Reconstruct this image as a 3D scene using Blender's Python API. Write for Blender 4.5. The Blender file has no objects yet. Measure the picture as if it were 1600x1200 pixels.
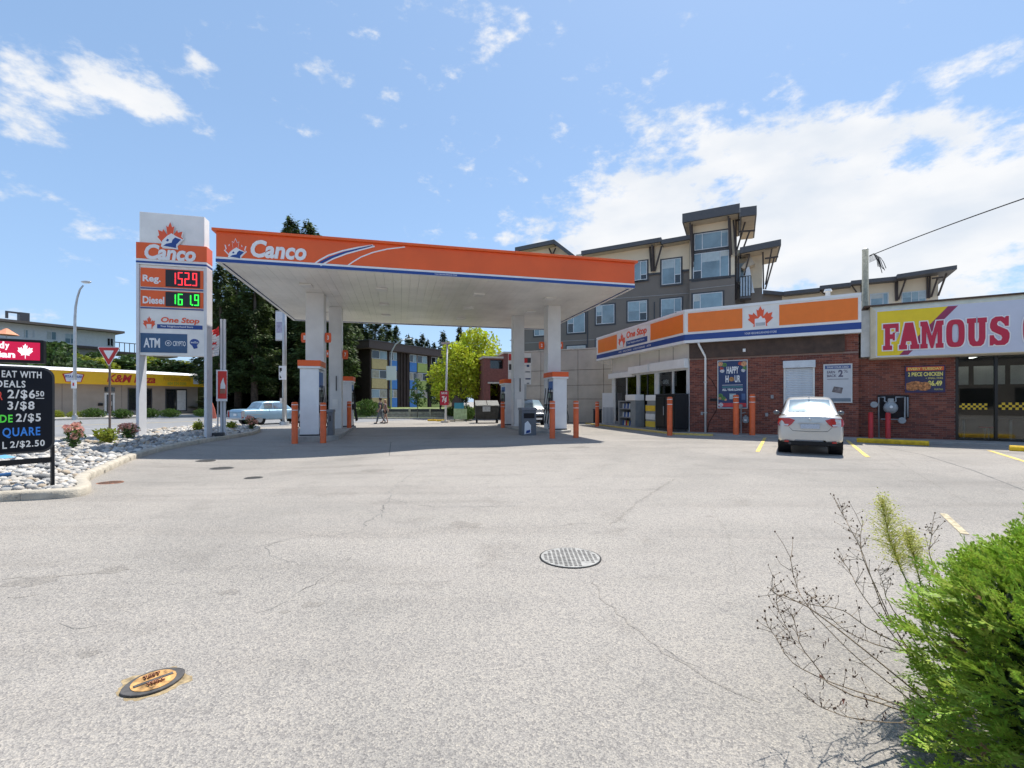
import bpy, bmesh, math, random
from mathutils import Vector, Matrix, noise
from mathutils.geometry import tessellate_polygon
random.seed(7)
S = bpy.context.scene
COL = S.collection
R = math.radians
PI = math.pi
HC = 1.4            # eye height
F = 726.0           # focal length in photo pixels
HZ = 627.0          # horizon row
# ---------------------------------------------------------------- camera, sky, sun, exposure
cam = bpy.data.cameras.new('camera'); camo = bpy.data.objects.new('camera', cam); COL.objects.link(camo)
camo.location = (0, 0, HC); camo.rotation_euler = (R(90), 0, 0)
cam.sensor_width = 36; cam.lens = F/1600*36; cam.shift_y = (HZ-600)/1600
cam.clip_start = .05; cam.clip_end = 4000
S.camera = camo
SUN_EL, SUN_AZ = 65.0, 36.0     # azimuth from +Y towards +X
sd = Vector((math.sin(R(SUN_AZ))*math.cos(R(SUN_EL)), math.cos(R(SUN_AZ))*math.cos(R(SUN_EL)), math.sin(R(SUN_EL))))
sun = bpy.data.lights.new('sun', 'SUN'); suno = bpy.data.objects.new('sun', sun); COL.objects.link(suno)
sun.energy = 3.7; sun.angle = R(.53); sun.color = (1, .955, .87)
suno.rotation_euler = sd.to_track_quat('Z', 'Y').to_euler()
S.view_settings.view_transform = 'Standard'; S.view_settings.look = 'None'
S.view_settings.exposure = .76; S.view_settings.gamma = 1
S.view_settings.use_curve_mapping = False
S.render.engine = 'CYCLES'

def world():
    w = bpy.data.worlds.new('World'); S.world = w; w.use_nodes = True
    nt = w.node_tree; N = nt.nodes; L = nt.links; N.clear()
    out = N.new('ShaderNodeOutputWorld')
    sky = N.new('ShaderNodeTexSky'); sky.sky_type = 'NISHITA'; sky.sun_disc = False
    sky.sun_elevation = R(SUN_EL); sky.sun_rotation = R(SUN_AZ); sky.air_density = 1.0; sky.dust_density = .6; sky.ozone_density = 2.0
    tc = N.new('ShaderNodeTexCoord'); sp = N.new('ShaderNodeSeparateXYZ'); L.new(tc.outputs['Generated'], sp.inputs[0])
    def m(op, a, b=None, c=None, clamp=False):
        n = N.new('ShaderNodeMath'); n.operation = op; n.use_clamp = clamp
        for i, v in enumerate((a, b, c)):
            if v is None: continue
            if isinstance(v, (int, float)): n.inputs[i].default_value = v
            else: L.new(v, n.inputs[i])
        return n.outputs[0]
    az = m('ARCTAN2', sp.outputs[0], sp.outputs[1]); el = m('ARCSINE', sp.outputs[2])
    cb = N.new('ShaderNodeCombineXYZ'); L.new(az, cb.inputs[0]); L.new(el, cb.inputs[1])
    # large cloud fields: (photo x, photo y, half width rad, half height rad, amount)
    tot = None
    def lobe(px, py, sa, se, amt):
        nonlocal tot
        X = (px-800)/F; Z = (HZ-py)/F; a0 = math.atan2(X, 1); e0 = math.atan2(Z, math.hypot(X, 1))
        v = N.new('ShaderNodeVectorMath'); v.operation = 'SUBTRACT'; L.new(cb.outputs[0], v.inputs[0]); v.inputs[1].default_value = (a0, e0, 0)
        d = N.new('ShaderNodeVectorMath'); d.operation = 'DIVIDE'; L.new(v.outputs[0], d.inputs[0]); d.inputs[1].default_value = (sa, se, 1)
        l = N.new('ShaderNodeVectorMath'); l.operation = 'LENGTH'; L.new(d.outputs[0], l.inputs[0])
        r = N.new('ShaderNodeMapRange'); r.interpolation_type = 'SMOOTHSTEP'
        L.new(l.outputs['Value'], r.inputs[0]); r.inputs[1].default_value = 0; r.inputs[2].default_value = 1.5
        r.inputs[3].default_value = amt; r.inputs[4].default_value = 0
        tot = r.outputs[0] if tot is None else m('ADD', tot, r.outputs[0])
    lobe(950, 365, .17, .13, .44); lobe(1130, 320, .26, .18, .46); lobe(1330, 330, .24, .14, .42); lobe(1500, 330, .22, .13, .42)
    lobe(1400, 400, .3, .09, .26); lobe(1250, 240, .18, .045, .2); lobe(1430, 125, .11, .022, .27); lobe(1570, 95, .08, .025, .24)
    lobe(1500, 185, .05, .035, .2); lobe(880, 205, .06, .02, .26); lobe(830, 365, .07, .05, .14); lobe(1350, 195, .05, .03, .2)
    lobe(60, 110, .17, .05, .42); lobe(235, 155, .1, .035, .4); lobe(315, 115, .035, .03, .36); lobe(10, 175, .1, .035, .34); lobe(150, 75, .1, .03, .25)
    lobe(770, 75, .06, .03, .36); lobe(120, 520, .3, .04, .16); lobe(480, 205, .025, .015, .14); lobe(1180, 215, .1, .03, .2); lobe(980, 195, .05, .02, .2)
    mp = N.new('ShaderNodeMapping'); mp.inputs['Scale'].default_value = (1, 1, 1.9); L.new(tc.outputs['Generated'], mp.inputs[0])
    n1 = N.new('ShaderNodeTexNoise'); n1.inputs['Scale'].default_value = 4.6; n1.inputs['Detail'].default_value = 11; n1.inputs['Roughness'].default_value = .62
    n1.inputs['Distortion'].default_value = .25
    L.new(mp.outputs[0], n1.inputs['Vector'])
    # outside the view the same broken cover goes on
    big = N.new('ShaderNodeTexNoise'); big.inputs['Scale'].default_value = 1.7; big.inputs['Detail'].default_value = 2; L.new(mp.outputs[0], big.inputs['Vector'])
    back = N.new('ShaderNodeMapRange'); L.new(sp.outputs[1], back.inputs[0]); back.inputs[1].default_value = .35; back.inputs[2].default_value = 0
    back.inputs[3].default_value = 0; back.inputs[4].default_value = .16
    n3 = N.new('ShaderNodeTexNoise'); n3.inputs['Scale'].default_value = 15; n3.inputs['Detail'].default_value = 7; n3.inputs['Roughness'].default_value = .62; L.new(mp.outputs[0], n3.inputs['Vector'])
    nn = m('MULTIPLY_ADD', m('ADD', m('MULTIPLY', n1.outputs[0], .5), m('MULTIPLY', n3.outputs[0], .5)), 2.7, -.85)
    dens = m('ADD', m('ADD', nn, tot), m('MULTIPLY', back.outputs[0], big.outputs[0]))
    mr = N.new('ShaderNodeMapRange'); mr.interpolation_type = 'SMOOTHSTEP'; L.new(dens, mr.inputs[0])
    mr.inputs[1].default_value = .66; mr.inputs[2].default_value = 1.04
    # cloud tone: bright tops, greyer bellies
    n2 = N.new('ShaderNodeTexNoise'); n2.inputs['Scale'].default_value = 7; n2.inputs['Detail'].default_value = 6
    mp2 = N.new('ShaderNodeMapping'); mp2.inputs['Location'].default_value = (.3, .1, .12); mp2.inputs['Scale'].default_value = (1, 1, 2.2)
    L.new(tc.outputs['Generated'], mp2.inputs[0]); L.new(mp2.outputs[0], n2.inputs['Vector'])
    cr = N.new('ShaderNodeValToRGB'); L.new(n2.outputs[0], cr.inputs[0])
    cr.color_ramp.elements[0].position = .3; cr.color_ramp.elements[0].color = (.47, .50, .54, 1)
    cr.color_ramp.elements[1].position = .62; cr.color_ramp.elements[1].color = (.585, .585, .585, 1)
    skm = N.new('ShaderNodeMix'); skm.data_type = 'RGBA'; skm.blend_type = 'MULTIPLY'; skm.inputs[0].default_value = 1
    L.new(sky.outputs[0], skm.inputs[6]); skm.inputs[7].default_value = (.082, .083, .083, 1)
    hz = N.new('ShaderNodeMapRange'); L.new(sp.outputs[2], hz.inputs[0]); hz.inputs[1].default_value = 0; hz.inputs[2].default_value = .5
    hz.inputs[3].default_value = .6; hz.inputs[4].default_value = .42
    air = N.new('ShaderNodeMix'); air.data_type = 'RGBA'; L.new(hz.outputs[0], air.inputs[0]); L.new(skm.outputs[2], air.inputs[6]); air.inputs[7].default_value = (.275, .44, .70, 1)
    mx = N.new('ShaderNodeMix'); mx.data_type = 'RGBA'; L.new(m('MULTIPLY', mr.outputs[0], .93), mx.inputs[0])
    L.new(air.outputs[2], mx.inputs[6]); L.new(cr.outputs[0], mx.inputs[7])
    bg = N.new('ShaderNodeBackground'); bg.inputs[1].default_value = 1.0
    L.new(mx.outputs[2], bg.inputs[0]); L.new(bg.outputs[0], out.inputs[0])
world()

# ---------------------------------------------------------------- materials
M = {}
def mat(name, col, rough=.6, metal=0, var=.08, scale=4, bump=0, bscale=40, spec=None, emit=0, coat=0, island=0, space='Object'):
    if name in M: return M[name]
    m = bpy.data.materials.new(name); m.use_nodes = True; nt = m.node_tree; N = nt.nodes; L = nt.links
    b = N['Principled BSDF']; b.inputs['Roughness'].default_value = rough; b.inputs['Metallic'].default_value = metal
    if spec is not None: b.inputs['Specular IOR Level'].default_value = spec
    if coat: b.inputs['Coat Weight'].default_value = coat; b.inputs['Coat Roughness'].default_value = .05
    tc = N.new('ShaderNodeTexCoord')
    nz = N.new('ShaderNodeTexNoise'); nz.inputs['Scale'].default_value = scale; nz.inputs['Detail'].default_value = 6; nz.inputs['Roughness'].default_value = .6
    csrc = tc.outputs[space] if space != 'Position' else N.new('ShaderNodeNewGeometry').outputs['Position']
    L.new(csrc, nz.inputs['Vector'])
    r = N.new('ShaderNodeValToRGB'); L.new(nz.outputs[0], r.inputs[0])
    lo = [max(0, c*(1-var*1.6)) for c in col]; hi = [min(1, c*(1+var)) for c in col]
    r.color_ramp.elements[0].position = .3; r.color_ramp.elements[0].color = (*lo, 1)
    r.color_ramp.elements[1].position = .68; r.color_ramp.elements[1].color = (*hi, 1)
    src = r.outputs[0]
    if island:
        g = N.new('ShaderNodeNewGeometry'); hs = N.new('ShaderNodeHueSaturation')
        mr = N.new('ShaderNodeMapRange'); L.new(g.outputs['Random Per Island'], mr.inputs[0]); mr.inputs[3].default_value = 1-island; mr.inputs[4].default_value = 1+island
        L.new(mr.outputs[0], hs.inputs['Value']); L.new(src, hs.inputs['Color'])
        m2 = N.new('ShaderNodeMath'); m2.operation = 'MULTIPLY_ADD'; L.new(g.outputs['Random Per Island'], m2.inputs[0]); m2.inputs[1].default_value = .03*(1 if island < .5 else 1.6); m2.inputs[2].default_value = .487
        L.new(m2.outputs[0], hs.inputs['Hue']); src = hs.outputs[0]
    L.new(src, b.inputs['Base Color'])
    if emit:
        b.inputs['Emission Color'].default_value = (*col, 1); b.inputs['Emission Strength'].default_value = emit
    if bump:
        n3 = N.new('ShaderNodeTexNoise'); n3.inputs['Scale'].default_value = bscale; n3.inputs['Detail'].default_value = 4; L.new(csrc, n3.inputs['Vector'])
        bp = N.new('ShaderNodeBump'); bp.inputs['Strength'].default_value = bump; bp.inputs['Distance'].default_value = .02
        L.new(n3.outputs[0], bp.inputs['Height']); L.new(bp.outputs[0], b.inputs['Normal'])
    M[name] = m; return m
white = mat('white_paint', (.78, .78, .77), .35, var=.05, scale=1.6, space='Position')
offwhite = mat('offwhite_panel', (.80, .785, .75), .5, var=.07, scale=1.3, space='Position')
orange = mat('orange_paint', (.80, .115, .016), .38, var=.06, scale=.6, space='Position')
storeorange = mat('orange_vinyl', (.86, .19, .012), .35, var=.03)
blue = mat('blue_stripe', (.015, .055, .25), .35, var=.04)
navy = mat('navy_panel', (.03, .07, .17), .4, var=.04)
red = mat('red_paint', (.62, .03, .03), .4)
crimson = mat('crimson_panel', (.60, .01, .06), .4, var=.03)
black = mat('black_paint', (.010, .010, .012), .5, spec=.3)
dark = mat('dark_metal', (.05, .05, .055), .5)
grey = mat('grey_metal', (.3, .31, .32), .5, .2)
galv = mat('galvanised', (.5, .51, .52), .4, .5, var=.1)
letterw = mat('white_letter', (.8, .8, .8), .4, var=.02)
yellow = mat('yellow_paint', (.78, .5, .03), .6, var=.12, scale=8)
lineyellow = mat('worn_yellow_line', (.75, .55, .16), .8, var=.25, scale=14, space='Generated')
conc = mat('concrete', (.5, .46, .40), .9, var=.12, scale=5, bump=.4, bscale=60)
conc2 = mat('podium_concrete', (.45, .41, .355), .9, var=.10, scale=1.2, bump=.2)
rubber = mat('rubber', (.02, .02, .02), .8)
bollm = mat('bollard_orange', (.76, .13, .03), .45, var=.1, scale=6)
leafred = mat('leaf_red', (.80, .10, .03), .4, var=.03)

def glassmat(name, tint=(.02, .025, .03), trans=.0, rough=.02):
    m = bpy.data.materials.new(name); m.use_nodes = True; nt = m.node_tree; N = nt.nodes; L = nt.links
    b = N['Principled BSDF']
    b.inputs['Base Color'].default_value = (*tint, 1); b.inputs['Roughness'].default_value = rough; b.inputs['Specular IOR Level'].default_value = .8
    if trans:
        out = N['Material Output']; t = N.new('ShaderNodeBsdfTransparent'); t.inputs[0].default_value = (.75, .8, .8, 1)
        g = N.new('ShaderNodeBsdfGlossy'); g.inputs['Roughness'].default_value = rough
        fr = N.new('ShaderNodeFresnel'); fr.inputs[0].default_value = 1.6
        mr = N.new('ShaderNodeMath'); mr.operation = 'MULTIPLY_ADD'; L.new(fr.outputs[0], mr.inputs[0]); mr.inputs[1].default_value = 1.2; mr.inputs[2].default_value = .0; mr.use_clamp = True
        mx = N.new('ShaderNodeMixShader'); L.new(mr.outputs[0], mx.inputs[0]); L.new(t.outputs[0], mx.inputs[1]); L.new(g.outputs[0], mx.inputs[2]); L.new(mx.outputs[0], out.inputs[0])
    M[name] = m; return m
carglass = mat('car_glass', (.30,.38,.42), .08, .55, var=.2, scale=1.5)  # pale tint and metallic value stand in for reflected sky
shopglass = glassmat('shop_glass', (0, 0, 0), .9)
winglass = mat('window_glass', (.20, .29, .33), .08, var=.25, scale=.5, spec=1.0)
darkglass = glassmat('dark_glass', (.02, .022, .025), 0, .05)

# ---------------------------------------------------------------- mesh helpers
class MB:
    def __init__(s): s.v = []; s.f = []; s.m = []
    def add(s, vs, fs, mi=0):
        o = len(s.v); s.v += [tuple(p) for p in vs]; s.f += [tuple(i+o for i in f) for f in fs]; s.m += [mi]*len(fs); return s
    def box(s, x0, x1, y0, y1, z0, z1, mi=0):
        if x1 < x0: x0, x1 = x1, x0
        if y1 < y0: y0, y1 = y1, y0
        if z1 < z0: z0, z1 = z1, z0
        return s.add([(x0,y0,z0),(x1,y0,z0),(x1,y1,z0),(x0,y1,z0),(x0,y0,z1),(x1,y0,z1),(x1,y1,z1),(x0,y1,z1)],
              [(0,3,2,1),(4,5,6,7),(0,1,5,4),(1,2,6,5),(2,3,7,6),(3,0,4,7)], mi)
    def bbox(s, x0, x1, y0, y1, z0, z1, b, mi=0):   # box with bevelled vertical edges
        pts = [(x0+b,y0),(x1-b,y0),(x1,y0+b),(x1,y1-b),(x1-b,y1),(x0+b,y1),(x0,y1-b),(x0,y0+b)]
        return s.prism(pts, z0, z1, mi)
    def prism(s, pts, z0, z1, mi=0):                # pts xy, anticlockwise
        n = len(pts); vs = [(x,y,z0) for x,y in pts]+[(x,y,z1) for x,y in pts]
        tri = tessellate_polygon([[Vector((x,y,0)) for x,y in pts]])
        A = sum(pts[i][0]*pts[(i+1)%n][1]-pts[(i+1)%n][0]*pts[i][1] for i in range(n))
        fs = []
        for t in tri:
            a,b,c = [Vector((*pts[i],0)) for i in t]
            if (b-a).cross(c-a).z < 0: t = (t[0],t[2],t[1])
            fs.append((t[0]+n,t[1]+n,t[2]+n)); fs.append((t[0],t[2],t[1]))
        for i in range(n):
            j = (i+1)%n
            fs.append((i,j,j+n,i+n) if A > 0 else (j,i,i+n,j+n))
        return s.add(vs, fs, mi)
    def plate(s, pts, y0, y1, mi=0):                # pts xz outline, thickness y0..y1
        b = MB(); b.prism(pts, -y1, -y0, mi)
        return s.add([(x,-z,y) for x,y,z in b.v], b.f, mi)
    def cyl(s, p0, p1, r0, r1=None, n=12, mi=0, caps=True):
        r1 = r0 if r1 is None else r1
        p0 = Vector(p0); p1 = Vector(p1); d = (p1-p0).normalized()
        u = d.orthogonal().normalized(); w = d.cross(u)
        vs = [p0+(u*math.cos(2*PI*i/n)+w*math.sin(2*PI*i/n))*r0 for i in range(n)]+[p1+(u*math.cos(2*PI*i/n)+w*math.sin(2*PI*i/n))*r1 for i in range(n)]
        fs = [(i,(i+1)%n,(i+1)%n+n,i+n) for i in range(n)]
        if caps: fs += [tuple(range(n-1,-1,-1)), tuple(range(n,2*n))]
        return s.add(vs, fs, mi)
    def tube(s, pts, r, n=6, mi=0):
        pts = [Vector(p) for p in pts]; k = len(pts); rs = r if isinstance(r,(list,tuple)) else [r]*k
        vs = []; u = None
        for i,p in enumerate(pts):
            d = (pts[min(i+1,k-1)]-pts[max(i-1,0)]).normalized()
            u = d.orthogonal().normalized() if u is None else (u-d*u.dot(d)).normalized()
            w = d.cross(u)
            vs += [p+(u*math.cos(2*PI*j/n)+w*math.sin(2*PI*j/n))*rs[i] for j in range(n)]
        fs = [(i*n+j,i*n+(j+1)%n,(i+1)*n+(j+1)%n,(i+1)*n+j) for i in range(k-1) for j in range(n)]
        fs += [tuple(range(n-1,-1,-1)), tuple(range((k-1)*n,k*n))]
        return s.add(vs, fs, mi)
    def sphere(s, c, r, n=10, m=7, mi=0, sc=(1,1,1)):
        vs = []; fs = []
        for i in range(m+1):
            a = PI*i/m
            for j in range(n):
                b = 2*PI*j/n; vs.append((c[0]+r*sc[0]*math.sin(a)*math.cos(b), c[1]+r*sc[1]*math.sin(a)*math.sin(b), c[2]-r*sc[2]*math.cos(a)))
        for i in range(m):
            for j in range(n): fs.append((i*n+j,i*n+(j+1)%n,(i+1)*n+(j+1)%n,(i+1)*n+j))
        return s.add(vs, fs, mi)
    def mesh(s, name, mats, smooth=False):
        me = bpy.data.meshes.new(name); me.from_pydata(s.v, [], s.f)
        for x in (mats if isinstance(mats,(list,tuple)) else [mats]): me.materials.append(x)
        if any(s.m): me.polygons.foreach_set('material_index', s.m)
        if smooth: me.polygons.foreach_set('use_smooth', [True]*len(s.f))
        me.update(); return me
    def build(s, name, mats, parent=None, smooth=False, loc=(0,0,0), rz=0, bevel=0, label=None, autos=False):
        return link(name, s.mesh(name, mats, smooth), parent, loc, rz, bevel, label, autos)
def link(name, me, parent=None, loc=(0,0,0), rz=0, bevel=0, label=None, autos=False):
    o = bpy.data.objects.new(name, me); COL.objects.link(o); o.parent = parent; o.location = loc; o.rotation_euler = (0,0,rz)
    if bevel:
        b = o.modifiers.new('b','BEVEL'); b.width = bevel; b.segments = 2; b.limit_method = 'ANGLE'; b.angle_limit = R(40)
    if label: o['label'] = label
    return o
def smooth_by_angle(me, ang=35):
    me.polygons.foreach_set('use_smooth', [True]*len(me.polygons))
    bm = bmesh.new(); bm.from_mesh(me); bmesh.ops.remove_doubles(bm, verts=bm.verts, dist=1e-5); bmesh.ops.recalc_face_normals(bm, faces=bm.faces)
    for e in bm.edges:
        if len(e.link_faces) == 2 and e.calc_face_angle(0) > R(ang): e.smooth = False
    bm.to_mesh(me); bm.free(); return me
def thing(name, label, cat, loc=(0,0,0), rz=0, group=None):
    o = bpy.data.objects.new(name, None); COL.objects.link(o); o.location = loc; o.rotation_euler = (0,0,rz); o.empty_display_size = .2
    o['label'] = label; o['category'] = cat
    if group: o['group'] = group
    return o
def tag(o, label, cat, group=None):
    o['label'] = label; o['category'] = cat
    if group: o['group'] = group
    return o
def struct(o): o['kind'] = 'structure'; return o
def stuff(o): o['kind'] = 'stuff'; return o
KIDS = None
def dup(root, loc, rz, label, group=None):
    def cp(o, par):
        c = o.copy(); COL.objects.link(c); c.parent = par
        for ch in list(o.children): cp(ch, c)
        return c
    r = cp(root, None); r.location = loc; r.rotation_euler = (0,0,rz); r['label'] = label
    if group: r['group'] = group
    return r

# ---------------------------------------------------------------- ground shape and picture rays
def gz(x, y):
    z = -.24*math.exp(-((x+6.6)/3.6)**2/1.6-((y-12.4)/3.6)**2/1.6)
    z += .03*math.exp(-((x+2.2)/1.5)**2-((y-14.6)/1.6)**2) - .04*math.exp(-((x+.6)/1.2)**2-((y-14.8)/1.3)**2)
    return z
def at(px, Y, z=0): return Vector(((px-800)/F*Y, Y, z))
def zat(py, Y): return HC+(HZ-py)/F*Y
def G(px, py, h=0):     # point on the ground (raised by h)
    z = h
    for _ in range(12):
        Y = (HC-z)*F/(py-HZ); X = (px-800)/F*Y; z = .5*z+.5*(gz(X, Y)+h)
    return Vector((X, Y, z))
UX = Vector((.972, .235)).normalized(); UY = Vector((-.235, .972)).normalized()   # forecourt axes
WD = Vector((.853, -.521)).normalized()      # brick shop front, going right
RD = Vector((.521, .853)).normalized()       # street and stall direction
class Pl:
    def __init__(s, x, y, d): s.p = Vector((x, y)); s.d = Vector(d).normalized(); s.n = Vector((s.d.y, -s.d.x)); s.ang = math.atan2(s.d.y, s.d.x)
    def map(s, px, py, off=0):
        p = s.p+s.n*off; rx = (px-800)/F
        k = (rx*p.y-p.x)/(s.d.x-rx*s.d.y); Y = p.y+k*s.d.y
        return k, HC+(HZ-py)/F*Y
    def rect(s, x0, y0, x1, y1, off=0):
        a, zt0 = s.map(x0, y0, off); _, zb0 = s.map(x0, y1, off); b, zt1 = s.map(x1, y0, off); _, zb1 = s.map(x1, y1, off)
        return a, b, (zb0+zb1)/2, (zt0+zt1)/2
    def world(s, a, off=0, z=0): q = s.p+s.d*a+s.n*off; return Vector((q.x, q.y, z))
    def root(s, name, label, cat, group=None, z=0): return thing(name, label, cat, (s.p.x, s.p.y, z), s.ang, group)

# ---------------------------------------------------------------- lettering and emblems
def text(s, x0, x1, z0, z1, y, m, parent, name='lettering', bold=.0, shear=0, depth=.01, out=0, spacing=1, label=None):
    cu = bpy.data.curves.new('t', 'FONT'); cu.body = s; cu.size = 1; cu.offset = bold+out; cu.shear = shear; cu.extrude = .001; cu.space_character = spacing
    cu.resolution_u = 3
    o = bpy.data.objects.new('t', cu); COL.objects.link(o)
    dg = bpy.context.evaluated_depsgraph_get(); me = bpy.data.meshes.new_from_object(o.evaluated_get(dg)); bpy.data.objects.remove(o)
    xs = [v.co.x for v in me.vertices]; ys = [v.co.y for v in me.vertices]
    a, b, c, d = min(xs), max(xs), min(ys), max(ys)
    g = 0
    if out: g = out; a += g; b -= g; c += g; d -= g
    for v in me.vertices:
        x, yy, zz = v.co; v.co = (x0+(x-a)/(b-a)*(x1-x0), y-(depth if zz > 0 else 0), z0+(yy-c)/(d-c)*(z1-z0))
    me.materials.clear(); me.materials.append(m)
    return link(name, me, parent, label=label)
LEAF = [(0,1),(.13,.76),(.25,.83),(.18,.40),(.44,.66),(.49,.54),(.76,.60),(.68,.36),(.80,.28),(.40,-.04),(.45,-.16),(.04,-.10)]
def leafpts(x0, x1, z0, z1, stem=True):
    h = LEAF+[(.035,-.45)] if stem else LEAF[:-1]+[(.3,-.16)]
    pts = h+[(-x,z) for x,z in reversed(h) if x > 0]
    zs = [p[1] for p in pts]; zl, zh = min(zs), max(zs)
    return [(x0+(x+.8)/1.6*(x1-x0), z0+(z-zl)/(zh-zl)*(z1-z0)) for x,z in pts]
def leaf(x0, x1, z0, z1, y, m, parent, stem=True, depth=.01, name='maple_leaf'):
    return MB().plate(leafpts(x0,x1,z0,z1,stem), y-depth, y).build(name, m, parent)
def emblem(x0, x1, z0, z1, y, parent, outline=None):
    w = x1-x0; h = z1-z0; P = lambda L: [(x0+a*w, z0+b*h) for a,b in L]
    if outline:
        cx=(x0+x1)/2; cz=(z0+z1)/2; MB().plate([(cx+(a-cx)*1.12, cz+(b-cz)*1.12) for a,b in leafpts(x0,x1,z0,z1,False)], y-.008, y).build('leaf_outline', outline, parent)
    MB().plate(leafpts(x0,x1,z0,z1,False), y-.014, y-.009).build('maple_leaf', leafred, parent)
    MB().plate(P([(.14,.0),(.80,-.08),(.78,.08),(1.0,.34),(.72,.46),(.55,.56),(.38,.44),(.2,.25)]), y-.020, y-.015).build('white_bear_shape', letterw, parent)
    MB().plate(P([(.24,.04),(.74,-.02),(.74,.12),(.93,.33),(.70,.40),(.60,.30),(.56,.18),(.36,.13)]), y-.026, y-.021).build('blue_bear_shape', blue, parent)
    MB().plate(P([(.34,.24),(.42,.22),(.46,.29),(.40,.33)]), y-.026, y-.021).build('bear_eye', blue, parent)
# ================================================================ GROUND
def asphalt(nm='asphalt', k=(1,1,1)):
    m = bpy.data.materials.new(nm); m.use_nodes = True; nt = m.node_tree; N = nt.nodes; L = nt.links; b = N['Principled BSDF']
    tc = N.new('ShaderNodeTexCoord')
    def nz(sc, det, ro=.6, dist=0):
        n = N.new('ShaderNodeTexNoise'); n.inputs['Scale'].default_value = sc; n.inputs['Detail'].default_value = det; n.inputs['Roughness'].default_value = ro; n.inputs['Distortion'].default_value = dist
        L.new(tc.outputs['Object'], n.inputs['Vector']); return n.outputs[0]
    def ramp(src, stops):
        r = N.new('ShaderNodeValToRGB'); L.new(src, r.inputs[0]); e = r.color_ramp.elements
        while len(e) < len(stops): e.new(.5)
        for i,(p,c) in enumerate(stops): e[i].position = p; e[i].color = (*c, 1)
        return r.outputs[0]
    def mul(a, c, f=1):
        x = N.new('ShaderNodeMix'); x.data_type = 'RGBA'; x.blend_type = 'MULTIPLY'; x.inputs[0].default_value = f; L.new(a, x.inputs[6]); L.new(c, x.inputs[7]); return x.outputs[2]
    base = ramp(nz(.16, 5, .55, .6), [(.32,(.262*k[0],.248*k[1],.23*k[2])), (.5,(.325*k[0],.304*k[1],.28*k[2])), (.68,(.36*k[0],.336*k[1],.311*k[2]))])
    sp1 = ramp(nz(150, 3, .7), [(.34,(.62,.62,.62)), (.5,(.97,.96,.95)), (.66,(1.32,1.29,1.26))])
    vor = N.new('ShaderNodeTexVoronoi'); vor.inputs['Scale'].default_value = 95; L.new(tc.outputs['Object'], vor.inputs['Vector'])
    sp2 = ramp(vor.outputs['Color'], [(.15,(.72,.72,.74)), (.5,(1,1,1)), (.9,(1.22,1.2,1.15))])
    bl = ramp(nz(1.3, 8, .7, .3), [(.28,(.84,.83,.82)), (.45,(.99,.99,.99)), (.7,(1.05,1.04,1.03))])
    oil = ramp(nz(.55, 9, .75, 1.2), [(.27,(.66,.65,.64)), (.37,(1,1,1)), (1,(1,1,1))])
    mpg = N.new('ShaderNodeMapping'); mpg.inputs['Rotation'].default_value = (0,0,.55); mpg.inputs['Scale'].default_value = (.16,1.5,1); L.new(tc.outputs['Object'], mpg.inputs[0])
    tn = N.new('ShaderNodeTexNoise'); tn.inputs['Scale'].default_value = .9; tn.inputs['Detail'].default_value = 7; tn.inputs['Roughness'].default_value = .65; L.new(mpg.outputs[0], tn.inputs['Vector'])
    tyre = ramp(tn.outputs[0], [(.3,(.86,.855,.85)), (.48,(1,1,1)), (.72,(1.03,1.03,1.02))])
    spot = N.new('ShaderNodeTexVoronoi'); spot.inputs['Scale'].default_value = 1.1; L.new(tc.outputs['Object'], spot.inputs['Vector'])
    drip = ramp(spot.outputs['Distance'], [(0,(.62,.61,.6)), (.035,(.8,.79,.78)), (.075,(1,1,1))])
    c = mul(mul(mul(mul(mul(mul(base, sp1), sp2), bl), oil, .8), tyre), drip, .7)
    L.new(c, b.inputs['Base Color']); b.inputs['Roughness'].default_value = .92; b.inputs['Specular IOR Level'].default_value = .25
    bp = N.new('ShaderNodeBump'); bp.inputs['Strength'].default_value = .55; bp.inputs['Distance'].default_value = .006
    L.new(vor.outputs['Distance'], bp.inputs['Height']); L.new(bp.outputs[0], b.inputs['Normal'])
    M[nm] = m; return m
asp = asphalt()
xs = sorted(set([-900,-400,-200,-120,-80,-50,-38,-30,-25]+[round(-20+.5*i,3) for i in range(81)]+[25,30,38,50,80,120,200,400,900]))
ys = sorted(set([-400,-100,-40,-20,-10,-5]+[round(-2+.5*i,3) for i in range(72)]+[36,38,40,45,50,60,80,120,200,400,900]))
vs = [(x,y,gz(x,y)) for y in ys for x in xs]; nx = len(xs)
fs = [(j*nx+i, j*nx+i+1, (j+1)*nx+i+1, (j+1)*nx+i) for j in range(len(ys)-1) for i in range(nx-1)]
gm = MB().add(vs, fs); ground = struct(gm.build('forecourt_pavement', asp, smooth=True))

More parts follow.
